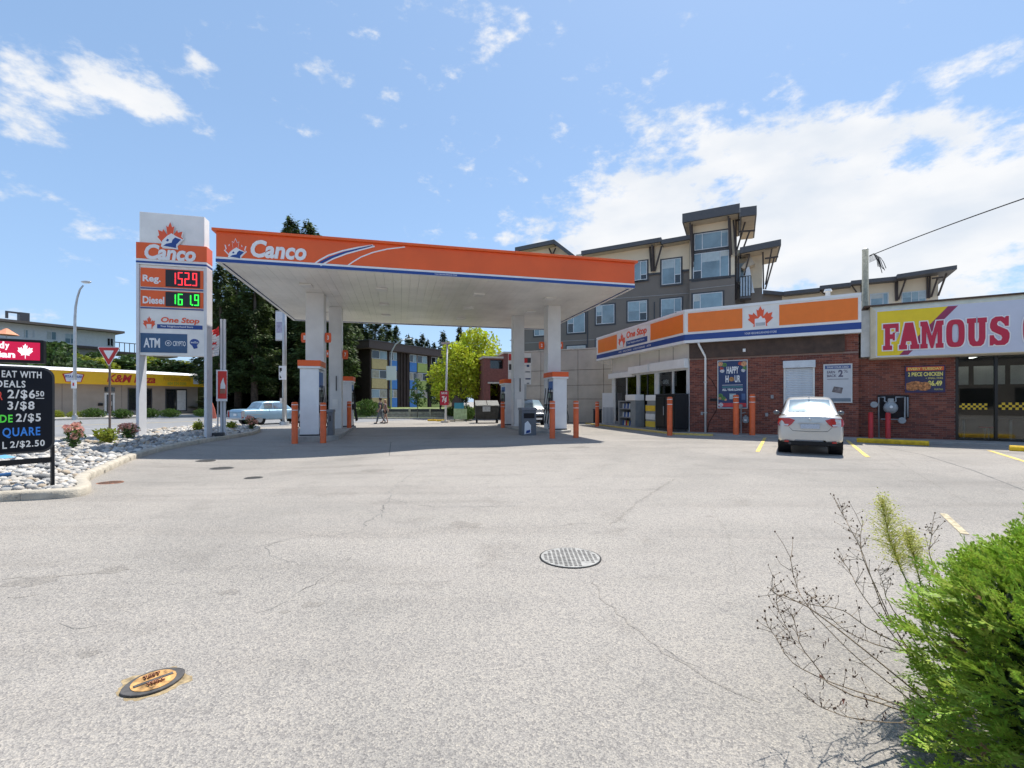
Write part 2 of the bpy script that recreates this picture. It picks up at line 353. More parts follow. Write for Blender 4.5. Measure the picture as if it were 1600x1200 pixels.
def sheet(name, pts, z, m, kind='structure', parent=None):
    b = MB(); v = [(x,y,gz(x,y)+z) for x,y in pts]; t = tessellate_polygon([[Vector((x,y,0)) for x,y in pts]])
    fs = []
    for q in t:
        a,bb,c = [Vector(v[i]) for i in q]
        if (bb-a).cross(c-a).z < 0: q = (q[0],q[2],q[1])
        fs.append(q)
    o = b.add(v, fs).build(name, m, parent)
    if kind: o['kind'] = kind
    return o
def strip(name, pts, w, z, m, jit=0, parent=None, fine=.25):
    P = [Vector((p[0],p[1])) for p in pts]; Q = []
    for a,b in zip(P, P[1:]):
        n = max(1, int((b-a).length/fine))
        for i in range(n): Q.append(a.lerp(b, i/n))
    Q.append(P[-1]); Q = [q+Vector((random.uniform(-jit,jit), random.uniform(-jit,jit))) for q in Q]
    vs = []
    for i,q in enumerate(Q):
        d = (Q[min(i+1,len(Q)-1)]-Q[max(i-1,0)]).normalized(); n = Vector((-d.y,d.x)); ww = w*(random.uniform(.35,1) if jit else 1)/2
        if jit and i in (0,len(Q)-1): ww *= .2
        for s in (1,-1): r = q+n*ww*s; vs.append((r.x,r.y,gz(r.x,r.y)+z))
    fs = [(2*i+1,2*i+3,2*i+2,2*i) for i in range(len(Q)-1)]
    return MB().add(vs, fs).build(name, m, parent)
# street across, with lane lines, far pavement
roadm = mat('street_asphalt', (.23, .23, .235), .9, var=.10, scale=3, bump=.3, bscale=60)
walkm = mat('sidewalk_concrete', (.46,.44,.41), .9, var=.1, scale=2)
LN = Vector((-RD.y, RD.x))   # left of the street direction
near0 = Vector((-16.6, 20.4)); far0 = Vector((-33.3, 33.9)); rw = (far0-near0).dot(LN)
def st(t, w): q = near0+RD*t+LN*w; return (q.x, q.y)
sheet('street', [st(-60,0), st(-40,0), st(0,0), st(40,0), st(110,0), st(110,rw), st(20,rw), st(-60,rw)], .006, roadm)
for w in (rw*.28, rw*.72):
    for k in range(-6, 14): o = strip('lane_dash', [st(k*5, w), st(k*5+2.4, w)], .12, .012, letterw); o['kind'] = 'structure'
for w in (rw*.49, rw*.51): struct(strip('centre_line', [st(-60,w), st(100,w)], .10, .012, lineyellow))
for w0, w1, nm, mm, z0, z1 in ((rw, rw+.18, 'street_kerb', conc, 0, .14), (rw+.18, rw+3.2, 'sidewalk', walkm, 0, .13), (rw+3.2, rw+30, 'planted_verge', mat('bare_soil_gravel', (.40,.37,.33), .95, var=.15), 0, .12)):
    t1 = 38
    struct(MB().prism([st(-60,w1), st(-60,w0), st(t1,w0), st(t1,w1)], z0, z1).build(nm, mm))
# cracks, seams and patches in the pavement
crackm = mat('crack_filler', (.235,.222,.205), .95, var=.5, scale=5)
seamm = mat('seam_dark', (.13,.125,.12), .95, var=.3, scale=20)
stainm = asphalt('stained_asphalt', (.84,.835,.83))
def gp(L): return [tuple(G(*p)[:2]) for p in L]
def crack(L, w=.012, jit=.02, m=crackm): return struct(strip('pavement_crack', gp(L), w*.9, .0012, m, jit, fine=.07))
crack([(640,742),(622,755),(610,768),(606,780),(596,800),(580,812),(566,824)], .022, .035)
crack([(610,780),(640,787),(680,792),(740,792),(815,790)], .018, .02)
crack([(608,778),(592,800),(600,810)], .012, .03); crack([(640,742),(655,730),(700,716)], .014, .03)
crack([(455,840),(430,848),(415,856),(420,868),(445,874),(475,884)], .012, .02)
crack([(560,830),(520,838),(480,836),(440,846),(410,852),(340,866)], .009, .02)
crack([(548,868),(525,893),(500,908),(470,925),(440,945),(405,958)], .010, .02)
crack([(860,822),(900,819),(950,818)], .008, .02)
crack([(1055,1000-252),(1020,770),(985,792),(955,822)], .05, .03, stainm)
crack([(925,905),(940,935),(985,975),(1015,1000),(1040,1022),(1070,1040),(1100,1060),(1180,1095)], .02, .02, stainm)
crack([(1028,1008),(1045,1020),(1068,1034),(1100,1044)], .010, .014)
crack([(1372,697),(1440,710),(1520,735),(1600,766),(1700,800)], .04, .005, seamm); crack([(1378,704),(1430,738),(1475,765),(1520,790)], .02, .01, stainm)
crack([(1350,750),(1362,758),(1375,764)], .012, .01); crack([(0,905),(40,903),(120,898),(200,890)], .05, .03, stainm)
crack([(985,699),(1060,702),(1120,712),(1155,722)], .02, .02, stainm); crack([(60,930),(10,935)], .03, .02, stainm); crack([(85,975),(110,985),(160,975)], .012, .02)
crack([(1110,790),(1135,830),(1150,900)], .008, .03, stainm)
crack([(611,690),(608,712),(700,710.5),(800,708),(932,703)], .035, .004, seamm)
for px,py,w in ((54,908,.24),(178,890,.16),(487,945,.11),(358,925,.10),(138,1022,.07),(725,820,.30),(590,735,.5),(905,699,.5),(445,956,.05)):
    c = G(px,py); ph = random.random()*6
    struct(sheet('pavement_stain', [(c.x+w*math.cos(a*PI/9)*random.uniform(.6,1.1)*.8, c.y+w*math.sin(a*PI/9)*random.uniform(.3,.75)*.9) for a in range(18)], .0008, stainm))
# covers
def disc(c, r, n=28, a0=0): return [(c.x+r*math.cos(2*PI*i/n+a0), c.y+r*math.sin(2*PI*i/n+a0)) for i in range(n)]
iron = mat('cast_iron', (.11,.105,.10), .6, .3, var=.25, scale=12, bump=.3); rust = mat('rusted_iron', (.30,.13,.07), .8, var=.3, scale=10)
darkpit = mat('pit_dark', (.02,.02,.02), .9)
c = G(891,871.5); t = thing('manhole_cover', 'round iron manhole cover with a waffle grid set in the middle of the forecourt', 'manhole cover', c)
MB().prism(disc(Vector((0,0,0)), .275, 36), .001, .006).build('frame_ring', darkpit, t)
MB().prism(disc(Vector((0,0,0)), .262, 36), .001, .009).build('cover_plate', mat('worn_iron', (.33,.32,.30), .7, .1, var=.25, scale=14), t)
b = MB()
for i in range(-6, 7):
    for j in range(-6, 7):
        if math.hypot(i+.5, j+.5) < 5.9 and not (i in (2,3) and j in (-4,-5)): b.box(i*.04+.008, i*.04+.032, j*.04+.008, j*.04+.032, .009, .0105)
b.build('raised_grid', iron, t)
def drain(px, py, r, label, m=iron, sy=1.0):
    c = G(px,py); t = thing('drain_cover', label, 'drain cover', c); t.scale = (1, sy, 1)
    MB().prism(disc(Vector((0,0,0)), r, 24), .001, .008).build('frame_ring', m, t)
    b = MB()
    for i in range(-3, 4): h = math.sqrt(max(0,(r*.85)**2-(i*r*.25)**2)); b.box(i*r*.25-r*.05, i*r*.25+r*.05, -h, h, .008, .011)
    b.build('slots', darkpit, t)
drain(346,732,.26,'dark round drain cover nearest the foot of the canopy shadow, left of centre')
drain(321,720,.24,'grey drain cover lying at the edge of the canopy shadow by the kerb')
drain(396,747,.17,'small dark cover on its own to the right of the two drain covers')
drain(172,754.5,.20,'rust red drain cover tucked against the curved kerb of the rock bed', rust)
# well cover with painted centre
e1_ = G(187,1087); e2_ = G(289,1049); c = (e1_+e2_)/2; hl = (e2_-e1_).length/2; t = thing('valve_cover', 'eye-shaped black iron valve cover with orange painted centre in the near left pavement', 'valve cover', c, math.atan2(e2_.y-e1_.y, e2_.x-e1_.x))
ri = .095
pts = [(-hl*math.cos(PI*i/14), -.112*math.sin(PI*i/14)**1.25) for i in range(14)]+[(hl*math.cos(PI*i/14),   .112*math.sin(PI*i/14)**1.25) for i in range(14)]
MB().prism(pts, .001, .012).build('rim', mat('black_iron', (.085,.08,.078), .8, .1, var=.3, scale=20), t, bevel=.003)
MB().prism(disc(Vector((0,0,0)), .092, 28), .012, .015).build('painted_lid', mat('worn_orange_lid', (.50,.28,.10), .8, var=.55, scale=26), t)
MB().box(-.08,.08,-.010,.010,.015,.018).build('lid_bar', M['black_iron'], t)
o = text('TEST', -.035,.035,.026,.05,0, rust, t); o.rotation_euler = (R(-90),0,0); o.location = (0,0,.018)
o = text('WELL', -.035,.035,-.05,-.026,0, rust, t); o.rotation_euler = (R(-90),0,0); o.location = (0,0,.018)
struct(sheet('ochre_paint_stain', [(c.x+.16*math.cos(a)*(1+.12*math.sin(a*5)+.05*math.sin(a*13)), c.y+.125*math.sin(a)*(1+.12*math.cos(a*4)+.06*math.sin(a*17))) for a in [i*2*PI/70 for i in range(70)]], .0005, mat('ochre_stain', (.36,.27,.15), .9, var=.4, scale=25)))

# ---------------------------------------------------------------- rock bed with kerb
outer = [(-260,812),(-120,797),(0,784),(50,782),(100,779),(128,776),(143,770),(143,763),(134,757),(144,748),(162,740),(186,728),(212,716.5),(248,706),(287,698),(318,692),(350,687),(376,683),(400,679),(407,674)]
OUT = [G(*p).to_2d() for p in outer]
def resample(P, step):
    Q = [P[0]]; acc = 0
    for a,b in zip(P, P[1:]):
        n = max(1, round((b-a).length/step))
        for i in range(1, n+1): Q.append(a.lerp(b, i/n))
    return Q
def smoothpath(P, k=2):
    for _ in range(k):
        Q = [P[0]]
        for a,b in zip(P, P[1:]): Q += [a.lerp(b,.25), a.lerp(b,.75)]
        Q.append(P[-1]); P = Q
    return P
OP = smoothpath(OUT, 2)
def offs(P, d):
    Q = []
    for i,p in enumerate(P):
        t_ = (P[min(i+1,len(P)-1)]-P[max(i-1,0)]).normalized(); Q.append(p+Vector((-t_.y,t_.x))*d)
    return Q
kerbm = mat('kerb_concrete', (.47,.42,.34), .9, var=.16, scale=6, bump=.5, bscale=50)
kerb = struct(bpy.data.objects.new('kerb', None)); COL.objects.link(kerb)
prof = [(0,-.02),(0,.105),(.03,.135),(.15,.14),(.18,.12),(.18,-.02)]
lines = [offs(OP, d) for d,_ in prof]
seg = []; L0 = 0; cum = [0]
for a,b in zip(OP, OP[1:]): cum.append(cum[-1]+(b-a).length)
SEG = 1.5; i0 = 0
for i in range(1, len(OP)):
    if cum[i]-cum[i0] > SEG or i == len(OP)-1:
        b = MB(); vs = []
        for j in range(i0, i+1):
            for k,(d,z) in enumerate(prof):
                q = lines[k][j]
                if j == i0 or j == i: q = q.lerp(lines[k][j+1 if j == i0 else j-1], .03)
                zz = z if z < .1 else z+.006*noise.noise(Vector((q.x*3,q.y*3,k)))
                vs.append((q.x,q.y,gz(q.x,q.y)+zz))
        n = len(prof); fs = [(jj*n+k, (jj+1)*n+k, (jj+1)*n+k+1, jj*n+k+1) for jj in range(i-i0) for k in range(n-1)]
        fs += [tuple(range(n)), tuple(range((i-i0+1)*n-1,(i-i0)*n-1,-1))]
        o = b.add(vs, fs).build('kerb_stone', kerbm, kerb); smooth_by_angle(o.data, 50); i0 = i
inner = offs(OP, .1)
back = [G(*p).to_2d() for p in [(405,668),(350,667.5),(300,670),(225,676),(140,686),(60,698),(0,706),(-100,722),(-300,745)]]
BED = [p.copy() for p in inner]+back
def inside(p, P):
    r = False; j = len(P)-1
    for i in range(len(P)):
        a, b = P[i], P[j]
        if (a.y > p.y) != (b.y > p.y) and p.x < (b.x-a.x)*(p.y-a.y)/(b.y-a.y)+a.x: r = not r
        j = i
    return r
def edged(p, P): return min(abs((p-q).length) for q in P)
BP = resample(BED+[BED[0]], .3)
def bedz(x, y):
    d = edged(Vector((x,y)), BP); return gz(x,y)+.07+.10*min(1, d/1.2)+.02*noise.noise(Vector((x*1.3,y*1.3,0)))
soil = mat('bed_soil', (.15,.135,.115), .95, var=.2, scale=8, bump=.5, bscale=30)
x0 = min(p.x for p in BED); x1 = max(p.x for p in BED); y0 = min(p.y for p in BED); y1 = max(p.y for p in BED)
b = MB(); g = .22; idx = {}; vs = []; fs = []
def vid(i,j):
    if (i,j) not in idx: X = x0+i*g; Y = y0+j*g; idx[i,j] = len(vs); vs.append((X,Y,bedz(X,Y)-.02))
    return idx[i,j]
for i in range(int((x1-x0)/g)+1):
    for j in range(int((y1-y0)/g)+1):
        if inside(Vector((x0+(i+.5)*g, y0+(j+.5)*g)), BED): fs.append((vid(i,j),vid(i+1,j),vid(i+1,j+1),vid(i,j+1)))
b.add(vs, fs); bed = struct(b.build('rock_bed', soil, smooth=True))
# stones
stonem = [mat('stone_'+n, c, .85, var=.15, scale=9, bump=.3, bscale=60) for n,c in (('pale',(.50,.465,.42)),('grey',(.33,.325,.315)),('dark',(.19,.19,.19)),('tan',(.43,.35,.26)),('white',(.61,.58,.535)))]
rng = random.Random(3)
def stone_geo(r):
    bm = bmesh.new(); bmesh.ops.create_cube(bm, size=1.3); bmesh.ops.subdivide_edges(bm, edges=bm.edges, cuts=1, use_grid_fill=True)
    sx,sy,sz = r.uniform(.8,1.3), r.uniform(.6,1), r.uniform(.42,.75)
    for v in bm.verts:
        v.co = v.co.normalized()*(1+.16*noise.noise(v.co*1.7+Vector((r.random()*50,0,0)))) ; v.co = Vector((v.co.x*sx, v.co.y*sy, v.co.z*sz))
    V = [tuple(v.co) for v in bm.verts]; Fc = [tuple(v.index for v in f.verts) for f in bm.faces]; bm.free(); return V, Fc
geos = [stone_geo(rng) for _ in range(7)]
smesh = {}
for gi,(V,Fc) in enumerate(geos):
    for mi,mm in enumerate(stonem): smesh[gi,mi] = MB().add(V,Fc).mesh('stone', mm, True)
spots = []; tries = 0; cell = {}
while len(spots) < 6200 and tries < 120000:
    tries += 1; x = rng.uniform(x0,x1); y = rng.uniform(y0,y1); p = Vector((x,y))
    if x/y < -1.35 or not inside(p, BED): continue
    r = rng.choice([.035,.045,.05,.06,.07,.085,.10])*(1.0 if y < 11 else 1.15)
    if edged(p, OP) < .17+r*.8 : continue
    k = (int(x/.2), int(y/.2)); ok = True
    for a in (-1,0,1):
        for c2 in (-1,0,1):
            for q in cell.get((k[0]+a,k[1]+c2), []):
                if (q[0]-x)**2+(q[1]-y)**2 < ((q[2]+r)*.66)**2: ok = False
    if not ok: continue
    cell.setdefault(k, []).append((x,y,r)); spots.append((x,y,r))
spots.sort(key=lambda s: -s[2]/s[1]*(1 if s[0]/s[1] > -1.11 else .01))
vsA = []; many = MB()
for n,(x,y,r) in enumerate(spots):
    gi = rng.randrange(7); mi = rng.choices(range(5), [5,4,1.5,1.5,3])[0]; z = bedz(x,y)+r*rng.uniform(.05,.45)
    rot = Matrix.Rotation(rng.uniform(0,6.28),3,'Z') @ Matrix.Rotation(rng.uniform(-.6,.6),3,'X')
    if n < 298:
        o = link('stone', smesh[gi,mi], bed, (x,y,z)); o.rotation_euler = rot.to_euler(); o.scale = (r,r,r)
    else:
        V,Fc = geos[gi]; many.add([rot@(Vector(v)*r)+Vector((x,y,z)) for v in V], Fc, mi)
stuff(many.build('river_stones', stonem, bed, True))

# ================================================================ FUEL CANOPY
CO = Vector((-9.44, 14.82)); CL, CDp = 14.67, 14.0; CZ, CT = 5.85, 6.91; CA = math.atan2(UX.y, UX.x)
def cw(a, b, z=0): q = CO+UX*a+UY*b; return Vector((q.x, q.y, z))
CDp = 11.1
can = thing('fuel_canopy', 'large flat orange edged canopy on four grey columns over the fuel pumps', 'canopy', (CO.x,CO.y,0), CA)
cp = Pl(CO.x, CO.y, UX)
for nm, X0,X1,Y0,Y1 in (('fascia_front',0,CL,0,.12),('fascia_back',0,CL,CDp-.12,CDp),('fascia_side',0,.12,.12,CDp-.12),('fascia_side',CL-.12,CL,.12,CDp-.12)):
    MB().box(X0,X1,Y0,Y1,CZ+.17,CT-.09).build('fascia_panel', orange, can, bevel=.006)
    g1 = .012
    fx0,fx1,fy0,fy1 = X0,X1,Y0,Y1
    MB().box(fx0-(.006 if nm!='fascia_side' or X0==0 else 0), fx1+(.006 if nm!='fascia_side' or X0>0 else 0), fy0-(.006 if Y0==0 else 0), fy1+(.006 if Y1==CDp else 0), CZ+.105, CZ+.168).build('white_stripe', white, can)
    MB().box(fx0-(.009 if nm!='fascia_side' or X0==0 else 0), fx1+(.009 if nm!='fascia_side' or X0>0 else 0), fy0-(.009 if Y0==0 else 0), fy1+(.009 if Y1==CDp else 0), CZ+.001, CZ+.104).build('blue_stripe', blue, can)
    MB().box(X0-(.001 if X0 == 0 else 0)+(-.002),X1+.002,Y0-.002,Y1+.002,CZ-.006,CZ).build('white_underside', white, can)
b = MB(); o_ = .1
for X0,X1,Y0,Y1 in ((-o_,CL+o_,-o_,.14),(-o_,CL+o_,CDp-.14,CDp+o_),(-o_,.14,.14,CDp-.14),(CL-.14,CL+o_,.14,CDp-.14)): b.box(X0,X1,Y0,Y1,CT-.088,CT)
b.build('top_flashing', orange, can, bevel=.01)
MB().box(.15,CL-.15,.15,CDp-.15,CT-.35,CT-.2).build('roof_deck', grey, can)
soff = mat('soffit_white', (.84,.82,.77), .30, var=.12, scale=.45, spec=.6, space='Position')
nplank = 46; pw = (CL-.28)/nplank
pl = MB().box(0, pw-.006, .14, CDp-.14, 0, .05).mesh('soffit_plank', soff)
for i in range(nplank): link('soffit_plank', pl, can, (.14+i*pw, 0, CZ+.03+random.uniform(0,.002)))
MB().box(.13,CL-.13,.13,CDp-.13,CZ+.09,CZ+.1).build('deck_liner', dark, can)
ledm = mat('lamp_lens', (.75,.75,.72), .3)
for a in (2.2,5.0,8.9,12.0):
    for bb in (2.6,5.6,8.4):
        l = MB().box(a-.22,a+.22,bb-.22,bb+.22,CZ-.03,CZ+.028).build('ceiling_lamp', offwhite, can, bevel=.01)
        MB().box(a-.15,a+.15,bb-.15,bb+.15,CZ-.036,CZ-.031).build('lamp_lens', ledm, l)
colm = mat('column_grey', (.70,.695,.68), .42, var=.07, scale=1.1, space='Position')
COLS = []
for px, Y, wd in ((494,19.5,.74),(525,22.3,.60),(863,22.0,.66),(809,24.5,.60)):
    x = (px-800)/F*Y; q = Vector((x,Y))-CO; a = q.dot(UX); bb = q.dot(UY); COLS.append((a,bb,wd))
    h = wd/2*.95; c_ = MB().box(a-h,a+h,bb-h,bb+h,.02,CZ+.03).build('column', colm, can, bevel=.012)
    MB().box(a-h-.006,a-h+.05,bb-h-.006,bb-h+.05,.2,2.6).build('corner_guard', galv, c_)
    MB().box(a-.12,a+.12,bb-h-.03,bb-h,1.05,1.5).build('paper_towel_box', offwhite, c_)
    MB().box(a+.03,a+.07,bb-h-.04,bb-h,1.9,2.6).build('squeegee_holder', dark, c_)
cpf = cp
def cstrip(name, top, bot, m, y):   # strip between two pixel polylines on the fascia face
    A = [cpf.map(*p) for p in top]; B = [cpf.map(*p) for p in bot]
    MB().plate(A+B[::-1], y-.004, y).build(name, m, can)
def zp(L): return [(320+x/4, 340+y/4) for x,y in L]
def thick(L, w): return L, [(x+w*.35, y+w) for x,y in L]
a1 = [(676,290),(715,262),(770,232),(860,203),(950,184),(1050,168)]
t_, b_ = thick(a1, 9); cstrip('swoosh_white', zp(t_), zp(b_), letterw, -.001)
a2 = [(696,292),(730,270),(785,243),(870,213),(955,192),(1045,172)]
t_, b_ = thick(a2, 15); b_[-1] = (1050,175); cstrip('swoosh_blue', zp(t_), zp(b_), blue, -.001)
a3 = [(722,296),(750,281),(800,254),(885,222),(965,200),(1060,176)]
t_, b_ = thick(a3, 8); cstrip('swoosh_white', zp(t_), zp(b_), letterw, -.006)
a4 = [(884,302),(925,273),(975,243),(1050,214),(1140,193),(1250,180)]
t_, b_ = thick(a4, 7); cstrip('swoosh_white', zp(t_), zp(b_), letterw, -.001)
s0,s1,z0,z1 = cp.rect(352,374,384,403); 
emblem(s0,s1,z0,z1,-.001, can, letterw)
s0,s1,z0,z1 = cp.rect(392,377.5,479,405)
text('Canco', s0,s1,z0,z1,-.001, letterw, can, 'brand_lettering', .035, .18, .03)
s0,s1,z0,z1 = cp.rect(679,428.5,714,431.5); text('YOUR NEIGHBOURHOOD STORE', s0,s1,CZ+.03,CZ+.075,-.01, letterw, can, depth=.002)
# number signs beside the columns
def numsign(px0, py0, px1, py1, Y, s):
    A = at(px0,Y); q = Vector((A.x,Y))-CO; a0 = q.dot(UX); bb = q.dot(UY); w = (px1-px0)/F*Y; z1 = zat(py0,Y); z0 = zat(py1,Y)
    pts = [(a0+w*.1,z0),(a0+w*.9,z0),(a0+w,z0+w*.3),(a0+w,z1-w*.3),(a0+w*.9,z1),(a0+w*.1,z1),(a0,z1-w*.3),(a0,z0+w*.3)]
    o = MB().plate(pts, bb-.02, bb+.02).build('number_sign', orange, can)
    cx = a0+w/2; hh = (z1-z0); text(s, cx-w*.14, cx+w*.14, z0+hh*.28, z0+hh*.72, bb-.021, letterw, o, bold=.03, depth=.004)
for px0,py0,px1,py1,Y,s in ((470.5,520,480.5,535,19.4,'1'),(507.5,520,517,535,19.4,'3'),(507.5,547,515.5,558,22.3,'4'),(535,547,543.5,561,22.3,'7'),(842,534,851,545,22,'2'),(873,534,880,545,22,'4')):
    numsign(px0,py0,px1,py1,Y,s)

# pump islands and pumps
islm = mat('island_concrete', (.36,.34,.31), .9, var=.15, scale=3)
def island(a0,a1,b0,b1,label):
    t = thing('pump_island', label, 'pump island', cw((a0+a1)/2,b0), CA)
    w = (a1-a0)/2; n = 10
    pts = [(w*math.cos(R(180+18*i)), .45+w*.7*math.sin(R(180+18*i))) for i in range(11)]+[(w*math.cos(R(18*i)), b1-b0-.45+w*.7*math.sin(R(18*i))) for i in range(11)]
    MB().prism(pts, -.15, .11).build('concrete_slab', islm, t, bevel=.015)
    return t
island(1.7,3.45,1.75,9.6,'low concrete island under the pumps on the left side of the canopy')
island(11.15,13.3,3.0,9.9,'low concrete island under the pumps on the right side of the canopy')
pumpw = mat('pump_white', (.78,.78,.78), .35, var=.05, scale=2); hosem = rubber
def pump(a, b, H, label, w=.66, d=1.15, z=.11):
    t = thing('fuel_pump', label, 'fuel pump', cw(a,b,z), CA, 'fuel pumps on the islands')
    h = w/2
    MB().box(-h,h,0,.06,.05,H-.3).build('end_panel', pumpw, t, bevel=.01)
    MB().box(-h,h,d-.06,d,.05,H-.3).build('end_panel', pumpw, t, bevel=.01)
    MB().box(-h-.01,h+.01,-.01,d+.01,0,.05).build('base_plinth', dark, t)
    MB().box(-h+.03,h-.03,.06,d-.06,.06,H-.32).build('cabinet', pumpw, t)
    MB().box(-h-.07,h+.07,-.07,d+.07,H-.22,H).build('cap', orange, t, bevel=.012)
    MB().box(-h-.06,h+.06,-.06,d+.06,H-.30,H-.222).build('white_cap_band', white, t)
    for s in (-1,1):
        x = s*(h-.03)
        MB().box(x, x+s*.05, .18, d-.18, 1.25, 1.72).build('display_panel', dark, t, bevel=.006)
        MB().box(x+s*.051, x+s*.054, .28, d-.28, 1.45, 1.66).build('screen', mat('lcd_screen', (.28,.36,.30), .3), t)
        MB().box(x, x+s*.03, .18, d-.18, 1.82, H-.42).build('blue_graphic', mat('pump_graphic', (.06,.16,.42), .4), t)
        MB().box(x, x+s*.04, .15, d-.15, .25, .7).build('lower_door', offwhite, t, bevel=.006)
        for k,yy in enumerate((.22,d/2,d-.22)):
            MB().box(x, x+s*.07, yy-.05, yy+.05, .85, 1.15).build('nozzle_boot', black, t)
            bx = MB(); bx.box(x+s*.06, x+s*.10, yy-.02, yy+.02, .95, 1.16); bx.tube([(x+s*.09,yy,1.14),(x+s*.14,yy,1.12),(x+s*.16,yy,1.02),(x+s*.13,yy,.97)], .014); bx.build('nozzle', dark, t)
            pts = [(x+s*.10,yy,.97),(x+s*.2,yy+.03,.6),(x+s*.24,yy+.06,.32),(x+s*.2,yy+.09,.25),(x+s*.16,yy+.1,.5),(x+s*.12,yy+.08,1.3),(x+s*.06,yy+.05,1.9)]
            MB().tube(pts, .016).build('hose', hosem, t, True)
    return t
pump(2.42, 2.0, 2.82, 'white fuel pump with orange cap, front of the left island beside two bollards', .66, 1.15)
pump(3.0, 8.2, 2.55, 'mostly hidden fuel pump behind the rear left canopy column')
pump(12.75, 3.3, 2.62, 'white fuel pump with orange cap, front of the right island between two bollards', .64, 1.2)
pump(11.6, 8.0, 2.5, 'mostly hidden fuel pump behind the rear right canopy column')

# bollards
def bollard_mesh(r, h, m, band=True):
    t = thing('bollard','x','bollard')
    b = MB(); b.cyl((0,0,-.2),(0,0,h-.03),r,r,16); b.cyl((0,0,h-.03),(0,0,h),r,r*.7,16); o = b.build('post_sleeve', m, t); smooth_by_angle(o.data, 40)
    if band:
        for zz in (h*.8, h*.93): MB().cyl((0,0,zz),(0,0,zz+.02),r*1.04,r*1.04,16).build('reflective_band', letterw, t)
    return t
B0 = bollard_mesh(.105, 1.42, bollm)
bl = [((460.5,693),1.47,'orange bollard standing at the left of the front left fuel pump'),((505,692),1.45,'orange bollard standing at the right of the front left fuel pump'),
 ((545.5,672),1.40,'orange bollard at the far end of the left pump island'),((785.5,668.5),1.38,'orange bollard at the far end of the right pump island by the rear column'),
 ((863,685),1.42,'orange bollard just left of the front right fuel pump'),((900,684),1.42,'orange bollard just right of the front right fuel pump'),
 ((933,666.5),1.38,'orange bollard standing alone before the glass shop corner and white cabinet'),((1046.5,675.5),1.58,'orange bollard in front of the black freezer at the shop door'),
 ((1150,678.5),1.58,'orange bollard before the blue poster, left of the small gas meter'),((1175.5,679),1.60,'orange bollard before the blue poster, right of the small gas meter')]
first = True
for (px,py),h,lab in bl:
    p = G(px,py)
    if px == 1046.5: p = Vector((*(at(px,19.0,0)[:2]),.0))
    if px > 1100: w_p = Pl(7.72,20.2,WD); kk_ = w_p.map(px,600,.85)[0]; p = w_p.world(kk_,.85,.075)
    o = B0 if first else dup(B0, p, 0, lab); o.location = p; o['label'] = lab; o['group'] = 'orange bollards around the forecourt'; o.scale = (1,1,h/1.42); first = False
# squeegee and waste stations
def station(px0,px1,py0,py1,label,emb,yaw=CA,d=.55):
    Y = HC*F/(py1+1.5-HZ); A = at(px0,Y,gz((px0-800)/F*Y,Y)); w = (px1-px0)/F*Y; H = zat(py0,Y)-A.z
    t = thing('waste_station', label, 'waste bin', A, yaw)
    MB().box(0,w,0,d,0,H*.9).build('body', mat('station_grey', (.13,.14,.155), .5), t, bevel=.015)
    MB().box(-.02,w+.02,-.02,d+.02,H*.9,H).build('lid', mat('station_lid', (.17,.18,.20), .5), t, bevel=.02)
    MB().box(.08,w-.08,-.012,-.001,H*.62,H*.8).build('slot', black, t)
    if emb: MB().plate([(.1,.05),(w*.62,.1),(w*.62,.42),(w*.4,.6),(.12,.5)], -.012,-.002).build('white_bear_shape', letterw, t); MB().plate([(.16,.08),(w*.56,.12),(w*.56,.24),(w*.3,.2)], -.018,-.013).build('blue_bear_shape', blue, t)
    return t
station(815.5,839,637,679,'grey waste and squeegee station with white bear emblem by the front right column',True)
station(511.5,519.5,640,683.5,'narrow dark grey squeegee station between left front pump and rear column',False)

# ================================================================ PRICE PYLON
py = Pl(-13.07, 16.3, UX); t = py.root('pylon_sign', 'tall white and orange fuel price pylon with red and green digits in the rock bed', 'price sign')
pd = .46
s0,s1,z0,z1 = py.rect(217.5,331,319,384); TOPZ = (zat(331,16.3)); W = 2.02
za = lambda y: py.map(268, y)[1]
ztop = za(334.5); zo = za(382); zob = za(409.5); zbot = za(555.5)
MB().box(0,W,0,pd,zo+.001,ztop).build('top_box', offwhite, t, bevel=.01)
b1 = za(407)
MB().box(-.09,W+.09,-.04,pd+.04,b1,zo).build('orange_band', orange, t, bevel=.01)
MB().box(-.085,W+.085,-.035,pd+.035,b1-.08,b1-.001).build('white_band', white, t); MB().box(-.09,W+.09,-.04,pd+.04,b1-.15,b1-.081).build('blue_band', blue, t)
MB().box(-.085,W+.085,-.035,pd+.035,b1-.2,b1-.151).build('white_band', white, t)
for X in (-.09, W): MB().box(X,X+.09,-.03,pd+.02,-.1,b1-.201).build('post', mat('post_white',(.66,.66,.68),.4,var=.04), t, bevel=.006)
MB().box(0.001,W-.001,.03,pd-.03,zbot,b1-.202).build('cabinet', offwhite, t, bevel=.006)
def pr(x0,y0,x1,y1): return py.rect(x0,y0,x1,y1)
zq = lambda px,y: py.map(px,y)[1]
